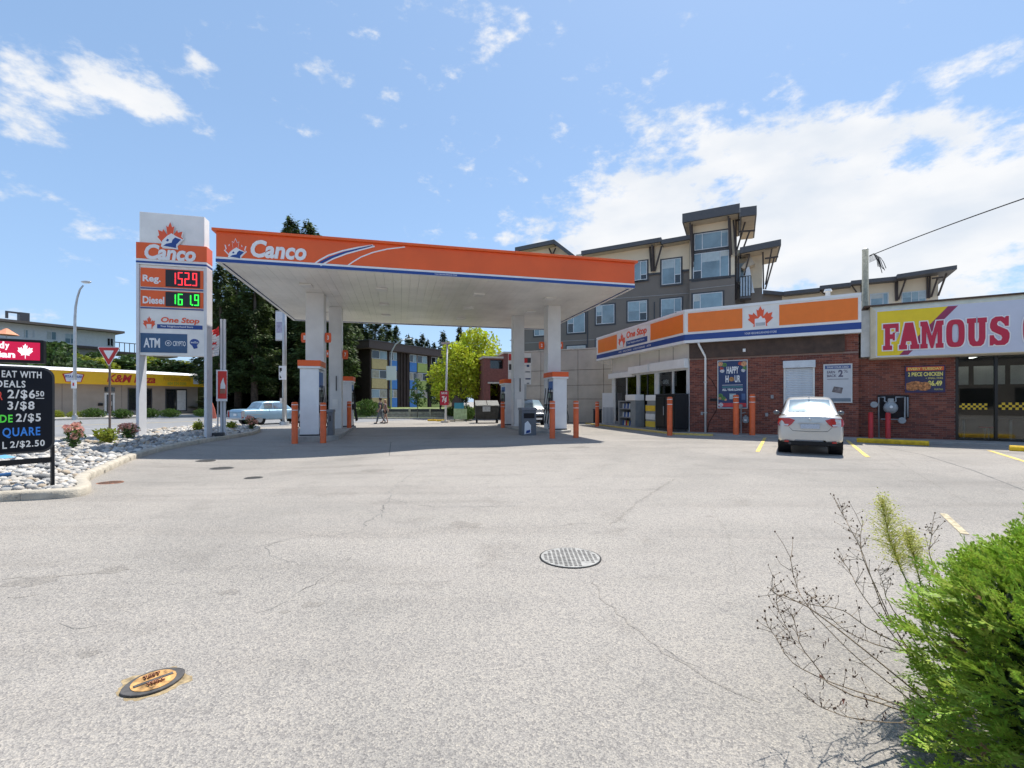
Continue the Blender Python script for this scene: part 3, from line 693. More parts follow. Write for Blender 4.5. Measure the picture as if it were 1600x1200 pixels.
def row(y0, y1, lab, dig, dcol, dm):
    s0,s1,z0,z1 = pr(218.5,y0,317.5,y1)
    o = MB().box(.03,W-.04,.005,.03,z0,z1).build('price_panel', orange, t)
    MB().box(.03,W-.04,.0,.03,z0-.075,z0-.035).build('blue_line', blue, t)
    q = MB().box(.80,W-.14,-.01,.005,z0+.03,z1-.03).build('digit_display', mat('display_black',(.015,.012,.014),.35), t)
    h = z1-z0; lw = .55 if lab == 'Reg.' else .66
    text(lab, .10,.10+lw,z0+h*.16,z0+h*.62,.003, letterw, o, bold=.03, depth=.008)
    dots = MB(); x = .98; segs = {'0':'abcdef','1':'bc','2':'abged','5':'afgcd','6':'afgedc','9':'abcdfg'}
    dw, dh = .145, h*.70; zz = z0+h*.15; th = .032; y_ = -.02
    for ch in dig:
        if ch == '.': dots.box(x-.052,x-.004,y_,-.01,zz,zz+.05); x += .035; continue
        if ch == ' ': x += .06; continue
        for sg in segs[ch]:
            X0,X1,Z0,Z1 = {'a':(x,x+dw,zz+dh-th,zz+dh),'d':(x,x+dw,zz,zz+th),'g':(x,x+dw,zz+dh/2-th/2,zz+dh/2+th/2),'f':(x,x+th,zz+dh/2+th/2,zz+dh-th),'b':(x+dw-th,x+dw,zz+dh/2+th/2,zz+dh-th),'e':(x,x+th,zz+th,zz+dh/2-th/2),'c':(x+dw-th,x+dw,zz+th,zz+dh/2-th/2)}[sg]
            if ch == '1': Z0 -= .016 if sg=='b' else 0; 
            dots.box(X0,X1,y_,-.0101,Z0,Z1)
        x += dw+.065
    dots.build('digits', dm, q)
redled = mat('red_led', (1.0,.03,.04), .4, emit=1.0, var=0); greenled = mat('green_led', (.03,1.0,.06), .4, emit=.9, var=0)
row(420.5,449.5,'Reg.','152.9',None,redled); row(455,480,'Diesel','16 1.9',None,greenled)
o = t
s0,s1,z0,z1 = pr(247,348,287,388); emblem(s0,s1,z0+.02,z1,-.045, t, offwhite)
s0,s1,z0,z1 = pr(227,384,307,408); text('Canco', s0,s1,z0,z1,-.041, letterw, t, 'brand_lettering', .04, .18, .02)
s0,s1,z0,z1 = pr(223,494,242,513); leaf(s0,s1,z0,z1,.028,leafred,t,False)
MB().box(s0+(s1-s0)*.3,s1-(s1-s0)*.3,.012,.017,z0,z0+(z1-z0)*.35).build('house_shape', offwhite, t)
s0,s1,z0,z1 = pr(251,496,311,507); text('One Stop', s0,s1,z0,z1,.028, leafred, t, bold=.025, shear=.15)
s0,s1,z0,z1 = pr(245,507.5,316,514); o = MB().box(s0,s1,.018,.028,z0,z1).build('blue_strip', blue, t); text('Your Neighbourhood Store', s0+.1,s1-.3,z0+.03,z1-.03,.017, letterw, o, bold=.01, depth=.004)
s0,s1,z0,z1 = pr(217.5,521,292,551); o = MB().box(.02,s1,.018,.028,z0,z1).build('dark_blue_panel', mat('slate_blue',(.04,.10,.20),.4), t)
h = z1-z0; text('ATM', .12,.62,z0+h*.25,z0+h*.75,.017, letterw, o, bold=.03, depth=.004); text('CRYPTO', 1.02,1.42,z0+h*.36,z0+h*.62,.017, letterw, o, bold=.01, depth=.004)
b = MB(); cx = .88; cz = z0+h*.5
for i in range(20):
    a,c_ = 2*PI*i/20, 2*PI*(i+1)/20; b.add([(cx+.1*math.cos(a),.012,cz+.1*math.sin(a)),(cx+.1*math.cos(c_),.012,cz+.1*math.sin(c_)),(cx+.083*math.cos(c_),.012,cz+.083*math.sin(c_)),(cx+.083*math.cos(a),.012,cz+.083*math.sin(a))],[(3,2,1,0)])
b.build('ring_mark', letterw, o); text('e', cx-.04,cx+.04,cz-.04,cz+.04,.014, letterw, o, bold=.01, depth=.004)
s0,s1,z0,z1 = pr(296,527,311,545); cx=(s0+s1)/2; cz=(z0+z1)/2+.02; w=(s1-s0)/2
MB().plate([(cx+w*math.cos(R(a)), cz+w*.85*math.sin(R(a))) for a in range(0,255,15)]+[(cx-.02,cz-w*1.5),(cx+.1,cz-w*1.3),(cx+w*.5,cz-w*.6)], .018,.028).build('blue_bubble', blue, t)
text('wellbe', cx-w*.8,cx+w*.8,cz-.03,cz+.05,.017, letterw, t, depth=.004)
# ================================================================ CORNER SHOP
brickms = [mat('brick_'+n, c, .85, var=.12, scale=30) for n,c in (('red',(.225,.068,.045)),('dark',(.15,.05,.038)),('warm',(.29,.10,.065)))]
mortar = mat('mortar', (.30,.21,.18), .95, var=.1, scale=20)
brown = mat('brown_beam', (.075,.045,.032), .7, var=.25, scale=3)
stucco = mat('cream_stucco', (.66,.62,.54), .8, var=.05, scale=2, bump=.15)
framew = mat('aluminium_white', (.66,.66,.64), .4)
SB = Pl(7.72, 20.2, WD); GP = Pl(7.72, 20.2, -UY)
def brickwall(s0, s1, z0, z1, parent, holes=(), y=0, seed=1, dep=.2):
    MB().box(s0,s1,y+.008,y+dep,z0,z1).build('wall', mortar, parent)
    r = random.Random(seed); b = MB(); bw, bh, j = .205, .062, .010; z = z0+.002; k = 0
    while z+bh < z1:
        x = s0-(bw/2 if k%2 else 0)
        while x < s1:
            a, c = max(x, s0), min(x+bw-j, s1)
            if c-a > .03 and not any(h[0] < (a+c)/2 < h[1] and h[2] < z+bh/2 < h[3] for h in holes):
                b.box(a, c, y-r.uniform(0,.004), y+.01, z, z+bh, r.choices((0,1,2),(5,3,2))[0])
            x += bw
        z += bh+j; k += 1
    return stuff(b.build('bricks', brickms, parent))
shop = SB.root('corner_shop', 'low red brick convenience shop with an orange banded fascia and a glass entrance side', 'shop')
WE = SB.map(1341.5, 600)[0]
brickwall(0, WE, .02, 3.25, shop, seed=2)
MB().box(0, WE-.42, -.10, .2, 3.251, 4.3).build('brown_beam', brown, shop)
brickwall(WE-.42, WE, 3.251, 4.2, shop, seed=3)
MB().box(WE-.2, WE-.001, .21, 7.6, .02, 4.25).build('wall_return', mortar, shop); MB().box(0.05,WE-.2,.21,.28,3.1,4.28).build('leak_liner', mortar, shop)  # unseen liner added behind the beam to stop light leaking in
# glass side, in the shop's own frame built under a holder wall
gl = bpy.data.objects.new('glass_front', None); COL.objects.link(gl); gl.parent = shop; gl.rotation_euler = (0,0,GP.ang-SB.ang)
gs = lambda px: GP.map(px, 600)[0]
g0 = gs(956.5)
shop_parts = []
def gbox(a,b_,y0,y1,z0,z1,nm,m,bev=0,label=None):
    o = MB().box(a,b_,y0,y1,z0,z1).build(nm, m, gl, bevel=bev, label=label); return o
gbox(g0,-.001,0,.15,3.0,4.3,'stucco_band',stucco)
for pxs in (1000,1030,1052): gbox(gs(pxs)-.01,gs(pxs)+.01,-.012,-.001,3.0,3.9,'stucco_rib',dark)
zt = 2.78
posts = [(956.5,961.5),(995,999.5),(1023,1029.5),(1050.5,1052.5),(1073,1078)]
for a,b_ in posts: gbox(gs(a),min(gs(b_),-.001),-.02,.1,.03,3.0,'window_post',framew)
gbox(g0,-.001,-.01,.09,zt+.001,2.999,'head_rail',framew)
gbox(g0,gs(995),-.005,.09,.03,.25,'sill_panel',grey); gbox(gs(1029.5)+.001,gs(1050),-.005,.09,.03,.2,'sill_panel',grey)
for a,b_ in ((961.5,978.5),(979.5,995),(999.5,1011),(1011.6,1023),(1029.5,1050.5),(1052.5,1073)):
    gbox(gs(a)+.001,gs(b_)-.001,.03,.036,.251,zt,'glass_pane',shopglass)
gbox(gs(978.5),gs(979.5),-.01,.08,.25,zt,'mullion',framew); gbox(gs(1011),gs(1011.6),-.01,.08,.03,zt,'door_stile',dark)
gbox(g0-.1,gs(993),-.22,-.021,2.72,3.02,'shutter_box',offwhite,.02); gbox(gs(990),gs(1021),-.34,-.021,2.84,3.22,'shutter_box',offwhite,.02); gbox(gs(1021)+.02,-.02,-.25,-.021,2.85,3.26,'shutter_box',offwhite,.02)
gbox(g0-.02,g0+.1,.15,6,.02,4.3,'side_wall',stucco)
# interior
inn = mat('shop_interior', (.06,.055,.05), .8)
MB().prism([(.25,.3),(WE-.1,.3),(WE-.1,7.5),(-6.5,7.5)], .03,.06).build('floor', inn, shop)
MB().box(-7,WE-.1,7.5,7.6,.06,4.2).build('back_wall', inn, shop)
foot = []
for a,o_ in ((0,0),(WE,0),(WE,7.7)): q = SB.world(a,-(0 if o_==0 else o_)); foot.append((q.x,q.y))
q = SB.world(WE,-9.5); foot = [tuple(SB.world(0,-.12)[:2]), tuple(SB.world(WE+.0,-.12)[:2]), tuple(SB.world(WE,-7.8)[:2])]
e1 = GP.world(g0, -.1); e2 = GP.world(g0, -6)
def loc(pt, P=SB): v = Vector((pt[0],pt[1]))-P.p; return (v.dot(P.d), -v.dot(P.n))
rp = [loc(SB.world(0.05,-.2)), loc(SB.world(WE,-.2)), loc(SB.world(WE,-8)), loc(GP.world(g0,-6)), loc(GP.world(g0,-.15)), loc(GP.world(-.1,-.2))]
MB().prism(rp, 4.3, 4.4).build('roof_slab', mat('roof_gravel',(.35,.34,.33),.95), shop)
cl_ = MB().prism(rp, 3.05, 3.1).build('inner_ceiling', mat('inner_ceiling',(.5,.5,.48),.8), shop)
tube = mat('strip_light', (1,.97,.9), .5, emit=3.0, var=0)
for k,(a,o_) in enumerate(((gs(985),-2.0),(gs(1015),-1.8),(gs(1050),-1.8),(gs(1040),-3.6))):
    gbox(a-.6,a+.6,-o_,-o_+.12,2.98,3.04,'strip_light',tube)
goods = [mat('goods_'+n,c,.5) for n,c in (('blue',(.04,.12,.4)),('yellow',(.7,.5,.05)),('red',(.6,.04,.03)),('white',(.7,.7,.68)),('green',(.06,.3,.1)),('orange',(.7,.2,.03)))]
r = random.Random(5)
def shelf(a, yy, w, label):
    q = GP.world(a, -yy, .06); t = thing('goods_shelf', label, 'shelf', q, GP.ang)
    for z in (.1,.5,.9,1.3,1.7): MB().box(0,w,0,.35,z,z+.03).build('shelf_board', grey, t)
    MB().box(0,w,.35,.38,0,1.9).build('back_panel', dark, t)
    for z in (.13,.53,.93,1.33):
        b = MB(); x = .02
        while x < w-.12: ww = r.uniform(.06,.14); b.box(x,x+ww,.03,.3,z,z+r.uniform(.15,.32),r.randrange(6)); x += ww+.01
        stuff(b.build('packaged_goods', goods, t))
shelf(gs(970),.45,1.3,'shelf of coloured packets behind the leftmost shop window')
shelf(gs(1005),2.6,1.6,'shelf of goods deep inside the shop straight behind the door')
shelf(gs(1034),1.2,1.2,'shelf of goods inside the shop behind the window near the brick corner')
t_ = gbox(gs(1034),gs(1044),.05,.08,2.05,2.6,'red_window_sign',red); text('OPEN', gs(1035),gs(1043),2.22,2.42,.045, letterw, gl)
# fascia of the shop: two runs meeting at the corner
FZ0, FZ1 = 3.90, 5.31; fo = .35; mit = fo*math.tan(R(22.5))
def fascia_run(P, a, b_, parent, panels, startmitre):
    MB().box(a,b_,-fo,.6,FZ0,FZ1).build('fascia_box', offwhite, parent, bevel=.01)
    y = -fo
    MB().box(a,b_,y-.03,y-.001,FZ1-.09,FZ1+.02).build('top_trim', white, parent); MB().box(a,b_,y-.03,y-.001,FZ0-.01,FZ0+.11).build('bottom_trim', white, parent)
    MB().box(a,b_,y-.012,y-.001,FZ0+.111,FZ0+.36).build('blue_band', blue, parent)
    for c,d in panels:
        MB().box(c,d,y-.012,y-.001,FZ0+.46,FZ1-.15).build('orange_panel', storeorange, parent); 
SF = WE+.05
p_ = lambda px: SB.map(px, 500, fo)[0]; q_ = lambda px: GP.map(px, 500, fo)[0]
fascia_run(SB, -mit+.001, SF, shop, [(p_(1075),p_(1160)),(p_(1217.5),SF-.1)], True)
fascia_run(GP, q_(932.5), mit-.001, gl, [(q_(934.5),q_(964)),(q_(1016.5),q_(1067.5))], False)
for px in (1162.5, 1214): MB().box(p_(px)-.012,p_(px)+.012,-fo-.02,-fo-.001,FZ0+.37,FZ1-.1).build('seam', offwhite, shop)
for px in (964.8, 1014.5): gbox(q_(px)-.012,q_(px)+.012,-fo-.02,-fo-.001,FZ0+.37,FZ1-.1,'seam',offwhite)
a0,a1 = p_(1168.5), p_(1208); leaf(a0,a1,FZ0+.48,FZ1-.13,-fo-.002,leafred,shop,False,.012)
w = a1-a0; hh = .8
MB().plate([(a0+w*.28,FZ0+.47),(a0+w*.72,FZ0+.47),(a0+w*.70,FZ0+.68),(a0+w*.72,FZ0+.68),(a0+w*.66,FZ0+.80),(a0+w*.60,FZ0+.78),(a0+w*.52,FZ0+.90),(a0+w*.42,FZ0+.80),(a0+w*.28,FZ0+.79)], -fo-.02,-fo-.0145).build('house_shape', letterw, shop)
MB().box(a0+w*.31,a0+w*.69,-fo-.024,-fo-.0205,FZ0+.5,FZ0+.63).build('house_print', mat('grey_print',(.45,.45,.46),.5), shop)  # grey printed block on the house emblem
text('YOUR NEIGHBOURHOOD STORE', a0-.12,a1+.12,FZ0+.19,FZ0+.27,-fo-.0125, letterw, shop, depth=.003)
a0,a1 = q_(966.5), q_(977); leaf(a0,a1,FZ0+.46,FZ1-.15,-fo-.002,leafred,gl,False,.012)
w = a1-a0; MB().plate([(a0+w*.28,FZ0+.47),(a0+w*.72,FZ0+.47),(a0+w*.70,FZ0+.72),(a0+w*.52,FZ0+.84),(a0+w*.28,FZ0+.74)], -fo-.02,-fo-.0145).build('house_shape', letterw, gl)
text('One Stop', q_(979),q_(1010.5),FZ0+.78,FZ1-.17,-fo-.002, leafred, gl, bold=.03, shear=.12)
gbox(q_(978.5),q_(1011.5),-fo-.010,-fo-.001,FZ0+.46,FZ0+.73,'blue_strip',blue)
text('Your Neighbourhood Store', q_(980.5),q_(1007),FZ0+.54,FZ0+.66,-fo-.011, letterw, gl, depth=.003)
text('GAS   GROCERIES   COLD DRINKS   ATM', q_(967),q_(1017),FZ0+.19,FZ0+.28,-fo-.0125, letterw, gl, depth=.003)
# eave braces at the far end of the glass side
b = MB(); b.tube([(q_(933),-fo+.05,FZ0-.02),(g0+.02,-.02,3.55)], .025); b.tube([(q_(955),-fo+.05,FZ0-.02),(g0+.1,-.1,3.2)], .03); b.build('eave_brace', stucco, gl)
# downspout, cables, outlets on the brick
s_ = lambda px: SB.map(px, 600)[0]; z_ = lambda px,py: SB.map(px,py)[1]
b = MB(); x1 = s_(1102.5); b.tube([(s_(1093),-.30,3.92),(s_(1094),-.30,3.8),(x1,-.07,3.3),(x1,-.06,3.1),(x1,-.06,.05)], .045, 8); o = b.build('downspout', offwhite, shop, True)
for z in (.9,2.2): MB().box(x1-.07,x1+.07,-.11,0,z,z+.03).build('pipe_strap', galv, o)
b = MB(); b.tube([(s_(1088),-.02,2.6),(s_(1100),-.02,2.62),(s_(1112),-.02,2.3),(s_(1120),-.02,1.9),(s_(1121),-.02,1.5),(s_(1119),-.02,1.0),(s_(1108),-.02,.5),(s_(1105),-.02,.1)], .012,5); b.build('black_cable', black, shop)
MB().box(s_(1110),s_(1121),-.08,-.004,1.42,1.52).build('cable_box', black, shop)
MB().box(s_(1161),s_(1165.5),-.14,-.101,3.42,3.55).build('security_lamp', letterw, shop, bevel=.01)
for px,py in ((1206.5,620),(1097,646),(1198,648)): a,z = SB.map(px,py); MB().box(a-.05,a+.05,-.04,-.004,z-.07,z+.07).build('outlet_cover', grey, shop, bevel=.006)
# roll shutter window
a0,a1 = s_(1223.5), s_(1274); z1 = z_(1250,563.5)
sh = MB().box(a0,a1,-.16,-.004,z1-.28,z1).build('shutter_box', mat('shutter_paint',(.62,.66,.70),.45), shop, bevel=.01)
MB().box(a0+.02,a0+.09,-.07,-.004,.9,z1-.281).build('guide_rail', framew, sh); MB().box(a1-.09,a1-.02,-.07,-.004,.9,z1-.281).build('guide_rail', framew, sh)
n = 26; hsl = (z1-.29-.9)/n; sl = MB().add([(a0+.091,-.03,0),(a1-.091,-.03,0),(a1-.091,-.045,hsl*.5),(a0+.091,-.045,hsl*.5),(a0+.091,-.03,hsl-.004),(a1-.091,-.03,hsl-.004),(a0+.091,-.01,0),(a1-.091,-.01,0),(a0+.091,-.01,hsl-.004),(a1-.091,-.01,hsl-.004)],[(0,1,2,3),(3,2,5,4),(6,7,1,0),(4,5,9,8)]).mesh('shutter_slat', M['shutter_paint'])
for i in range(n): link('shutter_slat', sl, sh, (0,0,.9+i*hsl))
# posters
def poster(P, x0,y0,x1,y1, nm, label, face, framem=galv, cat='poster', off=0):
    a0,a1,z0,z1 = P.rect(x0,y0,x1,y1,off); q = P.world(a0, off+.03, 0); t = thing(nm, label, cat, (q.x,q.y,z0), P.ang); w = a1-a0; h = z1-z0
    MB().box(0,w,-.015,.02,0,h).build('panel', face, t)
    for X0,X1,Z0,Z1 in ((-.03,0,-.03,h+.03),(w,w+.03,-.03,h+.03),(0,w,-.03,0),(0,w,h,h+.03)): MB().box(X0,X1,-.025,.02,Z0,Z1).build('frame_bar', framem, t)
    return t,w,h
posn = mat('poster_navy', (.012,.035,.12), .35, var=.05)
t,w,h = poster(SB,1122.5,564,1167,637,'happy_hour_poster','tall navy poster reading HAPPY HOUR in a white frame on the shop brick wall',posn,framew)
yy = -.016
def T(s,x0,x1,z0,z1,m=letterw,**k): return text(s, w*x0,w*x1,h*z0,h*z1,yy,m,t,depth=.003,**k)
T('HAPPY',.30,.72,.73,.88,bold=.03); T('H',.26,.37,.54,.69,bold=.04); T('UR',.58,.78,.54,.69,bold=.03)
MB().sphere((w*.475,yy,h*.61),w*.09,10,6,sc=(1,.08,1)).build('burger_picture', mat('burger_brown',(.45,.22,.07),.6,var=.4,scale=20), t)
MB().box(w*.14,w*.86,yy-.003,yy,h*.48,h*.488).build('white_rule', letterw, t); MB().box(w*.14,w*.86,yy-.003,yy,h*.43,h*.455).build('teal_rule', mat('teal_print',(.06,.22,.24),.4), t)
T('ALL YEAR LONG!',.14,.86,.36,.41,bold=.04)
MB().box(w*.02,w*.98,yy-.003,yy,h*.02,h*.10).build('red_footer', mat('poster_red',(.6,.04,.05),.4), t)
MB().box(w*.40,w*.62,yy-.003,yy,h*.18,h*.30).build('cup_picture', mat('cup_grey',(.42,.50,.52),.5,var=.3,scale=18), t); MB().box(w*.82,w*.95,yy-.003,yy,h*.17,h*.30).build('print_block', mat('print_blue',(.08,.14,.28),.5), t)
foodm = [mat('food_'+n,c,.6,var=.4,scale=25) for n,c in (('green',(.1,.22,.06)),('peach',(.6,.3,.15)),('white',(.6,.6,.62)),('red',(.5,.07,.04)))]
b = MB()
for i,(fx,fz,fr,mi) in enumerate(((.08,.94,.10,1),(.22,.92,.09,0),(.12,.84,.07,3),(.14,.79,.08,2),(.9,.93,.11,1),(.78,.94,.08,3),(.93,.84,.08,0),(.88,.79,.075,2),(.08,.26,.09,0),(.18,.20,.09,0),(.26,.17,.05,1),(.06,.2,.06,1),(.1,.06,.1,2))):
    b.sphere((w*fx,yy,h*fz),w*fr,10,6,mi,sc=(1,.05,.9))
b.build('food_picture', foodm, t)
poswhite = mat('poster_white',(.55,.56,.58),.4,var=.03)
t,w,h = poster(SB,1288,570,1330,628,'cash_back_poster','pale grey poster reading EARN BACK 2 % on the brick pier right of the shutter',poswhite,framew)
MB().box(w*.02,w*.98,yy-.003,yy,h*.89,h*.985).build('blue_header', mat('poster_blue',(.08,.12,.26),.4), t)
yy -= .004; T('SWAP YOUR CARD',.1,.9,.91,.96); yy += .004
gr = mat('poster_grey_text',(.12,.11,.16),.5)
T('EARN',.10,.40,.77,.84,gr,bold=.03); T('BACK',.10,.46,.67,.74,gr,bold=.03); T('2',.52,.70,.67,.86,gr,bold=.04); T('%',.72,.88,.78,.86,gr)
MB().box(w*.1,w*.9,yy-.003,yy,h*.60,h*.625).build('text_rule', mat('grey_rule',(.3,.3,.33),.5), t)
MB().plate([(w*.28,h*.27),(w*.64,h*.22),(w*.70,h*.38),(w*.36,h*.42)], yy-.004,yy).build('card_picture', mat('card_brown',(.2,.17,.17),.4,var=.4,scale=12), t)
MB().box(w*.02,w*.98,yy-.003,yy,h*.01,h*.10).build('grey_footer', mat('poster_foot',(.16,.2,.24),.4), t)
# meters
def meter(x, z, parent, r=.11, m=None):
    m = m or mat('meter_grey',(.26,.30,.32),.5)
    b = MB(); b.cyl((x,-.1,z),(x,-.26,z),r,r*.9,16); b.box(x-r*.8,x+r*.8,-.24,-.08,z,z+r*1.3); b.cyl((x,-.17,z+r*1.3),(x,-.17,z+r*1.8),r*.35,r*.35,10)
    o = b.build('meter_body', m, parent); smooth_by_angle(o.data,40); MB().box(x-r*.35,x+r*.35,-.272,-.261,z-.02,z+r*.4).build('meter_dial', letterw, o)
q = SB.world(s_(1163.5)); t = thing('gas_meter','small gas meter on a riser pipe between the two orange bollards','gas meter',(q.x,q.y,.0),SB.ang)
meter(.05,.62,t,.12); b = MB(); b.tube([(-.12,-.12,.08),(-.12,-.12,1.15)], .025); b.tube([(-.12,-.12,1.15),(-.12,-.02,1.15)], .025); b.tube([(-.12,-.15,.9),(.05,-.15,.95)],.02); b.build('riser_pipe', grey, t); MB().cyl((-.14,-.2,1.2),(-.14,-.05,1.2),.08,.08,12).build('regulator', grey, t)
# freezer, racks in front of the glass
def on_gp(px, off, z=.03): a = GP.map(px, 600, off)[0]; return GP.world(a, off, z)
t = thing('ice_freezer','large black freezer cabinet standing at the glass front beside the brick corner','freezer', on_gp(1024,.75,.08), GP.ang)
MB().box(0,1.6,0,.65,.12,1.62).build('cabinet', black, t, bevel=.03); MB().box(.05,.78,-.03,-.001,.2,1.5).build('door', mat('freezer_door',(.012,.012,.014),.35,spec=.3), t, bevel=.01); MB().box(.82,1.55,-.03,-.001,.2,1.5).build('door', M['freezer_door'], t, bevel=.01)
MB().box(.74,.77,-.06,-.031,.7,1.1).build('handle', galv, t); MB().box(.1,1.5,.1,.6,.0,.12).build('feet', dark, t)
MB().box(-.02,1.62,-.02,.67,1.621,1.65).build('top', dark, t)
t = thing('display_rack','yellow and white product rack just left of the black freezer','rack', on_gp(1009,.6,.08), GP.ang)
MB().box(0,.9,0,.45,0,1.15).build('frame', grey, t)
for z,m in ((.95,yellow),(.55,goods[3]),(.2,goods[1])): MB().box(.03,.87,-.03,-.001,z-.1,z+.17).build('product_row', m, t)
MB().box(-.02,.92,0,.5,1.35,1.62).build('white_carton', white, t, bevel=.02); MB().box(.05,.85,.05,.45,1.15,1.35).build('riser', grey, t)
t = thing('propane_locker','grey metal locker with open blue and yellow bottle shelves by the leftmost window','locker', on_gp(966,.7,.08), GP.ang)
MB().box(0,.12,0,.5,0,1.35).build('side_panel', grey, t); MB().box(1.4,1.9,0,.5,0,1.35).build('solid_bay', mat('locker_grey',(.24,.26,.27),.5), t); MB().box(.12,1.4,.46,.5,0,1.35).build('back_panel', dark, t)
for z in (0,.45,.9,1.3): MB().box(.121,1.399,0,.46,z,z+.04).build('shelf_board', grey, t)
for z in (.04,.49,.94):
    for k in range(7): MB().cyl((.22+k*.18,.2,z),(.22+k*.18,.2,z+.26),.06,.04,8).build('bottle', goods[(k*3+int(z*10))%4 if z<.4 else (0 if k%2 else 3)], t)
MB().box(.9,1.95,-.05,.45,1.36,1.66).build('white_tray', white, t, bevel=.02)
# shop sidewalk with yellow kerb paint
pav = mat('shop_walk', (.33,.31,.29), .9, var=.12, scale=4)
w0 = 1.0; A_ = GP.world(gs(940), w0); B_ = (SB.p + (SB.n+GP.n).normalized()*w0/math.cos(R(22.5))); C_ = SB.world(WE+14, w0*.9)
walk = [tuple(A_[:2]), tuple(B_), tuple(C_[:2]), tuple(SB.world(WE+14,-.5)[:2]), tuple(SB.world(.1,-.1)[:2]), tuple(GP.world(gs(940),-.1)[:2])]
struct(MB().prism(walk, -.02, .075).build('shop_sidewalk', pav, bevel=.015))
e0 = GP.world(gs(944), w0+.002); 
kb = bpy.data.objects.new('painted_kerb', None); COL.objects.link(kb); struct(kb)
def kerbpaint(p, q): 
    d = (Vector(q)-Vector(p)); n = int(d.length/1.5)+1; n_ = Vector((d.y,-d.x)).normalized()
    for i in range(n):
        a = Vector(p)+d*(i+.01)/n; b2 = Vector(p)+d*(i+.99)/n
        pts = [a+n_*.09, b2+n_*.09, b2, a]
        MB().prism([tuple(v) for v in pts][::-1], -.02, .078).build('kerb_stone', lineyellow, kb, bevel=.012)
kerbpaint(A_[:2], B_[:]); kerbpaint(B_[:], SB.world(1.1, w0)[:2])
# ================================================================ RESTAURANT
FB = Pl(SB.p.x-SB.n.x*.28, SB.p.y-SB.n.y*.28, WD)
rest = FB.root('chicken_restaurant', 'brick restaurant with large yellow and white FAMOUS fascia at the right edge', 'restaurant')
f_ = lambda px: FB.map(px, 600)[0]; R0 = WE+.02; RW = f_(1493); RE = f_(1600)+7
brickwall(R0, RW, .02, 3.0, rest, seed=9)
MB().box(R0, RE, .0, .3, 3.001, 3.6).build('soffit_beam', brown, rest)
blackf = mat('black_frame',(.012,.012,.013),.35)
MB().box(RW,RE,-.02,.12,.02,.12).build('sill', blackf, rest); MB().box(RW,RE,-.02,.12,2.9,3.0).build('head', blackf, rest)
pxs = [f_(1493), f_(1554)]; pxs += [pxs[1]+1.08*k for k in (1,2,3,4,5,6)]
for i,x in enumerate(pxs): MB().box(x,x+.07,-.03,.1,.121,2.899).build('window_post', blackf, rest)
for i in range(len(pxs)-1):
    o = MB().box(pxs[i]+.071,pxs[i+1]-.001,.03,.036,.121,2.899).build('glass_pane', shopglass, rest)
    a,b_ = pxs[i]+.1,pxs[i+1]-.03; ck = MB(); ck2 = MB(); n = 12; sz = (b_-a)/n
    for k in range(n):
        for r_ in range(3):
            if i == 0 and k > 9: continue
            (ck if (k+r_)%2 else ck2).box(a+k*sz,a+(k+1)*sz,.024,.028,1.12+r_*sz,1.12+(r_+1)*sz)
    ck.build('yellow_checks', yellow, o); ck2.build('black_checks', black, o)
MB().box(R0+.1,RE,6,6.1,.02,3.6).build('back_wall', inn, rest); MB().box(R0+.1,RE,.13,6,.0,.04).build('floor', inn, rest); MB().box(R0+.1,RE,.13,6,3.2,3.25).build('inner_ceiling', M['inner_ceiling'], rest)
for k in range(3):
    q = FB.world(RW+.5+k*1.2,-1.3,.04); t = thing('dining_table', ('square brown dining table with two stools behind the left restaurant pane','square brown dining table behind the middle restaurant pane','square brown dining table far right inside the restaurant')[k], 'table', q, FB.ang)
    MB().box(-.35,.35,-.35,.35,.72,.76).build('tabletop', mat('counter_brown',(.12,.06,.035),.5), t); MB().cyl((0,0,0),(0,0,.72),.04,.04).build('leg', galv, t); MB().cyl((0,0,0),(0,0,.03),.25,.25,16).build('base', galv, t)
    for s in (-1,1): MB().cyl((s*.55,0,.42),(s*.55,0,.46),.17,.17,14).build('stool_seat', red, t); MB().cyl((s*.55,0,.0),(s*.55,0,.42),.02,.02).build('stool_post', galv, t)
q = FB.world(RW+.15,-2.6,.04); t = thing('menu_counter','dim serving counter with white menu boards deep inside the restaurant','counter',q,FB.ang)
MB().box(0,4,0,.6,0,1.05).build('counter', mat('counter_brown',(.12,.06,.035),.5), t)
for k in range(4): MB().box(k*1.0,k*1.0+.85,.3,.33,2.0,2.7).build('menu_board', goods[3], t)
for k in range(2): MB().box(1+k*2,1.1+k*2,-.6,.9,3.05,3.12).build('strip_light', tube, t)
# fascia sign
ro = fo+.28; X0 = FB.map(1361, 500, ro)[0]; XE = RE; Zb, Zt = 2.92, 4.80
cream = mat('cream_trim',(.72,.64,.47),.5); 
MB().box(WE+.25-.18, X0-.001, -.30, .6, 3.02, 4.72).build('white_return', mat('return_white',(.60,.60,.58),.5), rest)
MB().box(X0,XE,-ro+.12,.3,Zb,Zt).build('fascia_box', cream, rest)
b = MB(); i_ = .12  # bevelled frame
def quad(*v): b.add(v, [(0,1,2,3)])
A0,A1,B0_,B1_ = X0,XE,Zb,Zt
yb, yf = -ro+.119, -ro-.02
b.add([(A0,yb,B0_),(A1,yb,B0_),(A1,yb,B1_),(A0,yb,B1_),(A0+i_,yf,B0_+.03),(A1-i_,yf,B0_+.03),(A1-i_,yf,B1_-.16),(A0+i_,yf,B1_-.16)],[(0,1,5,4),(1,2,6,5),(2,3,7,6),(3,0,4,7),(4,5,6,7)])
b.build('bevelled_frame', cream, rest)
MB().box(X0-.2,XE,-ro+.05,.6,Zt+.001,Zt+.05).build('roof_flashing', brown, rest)
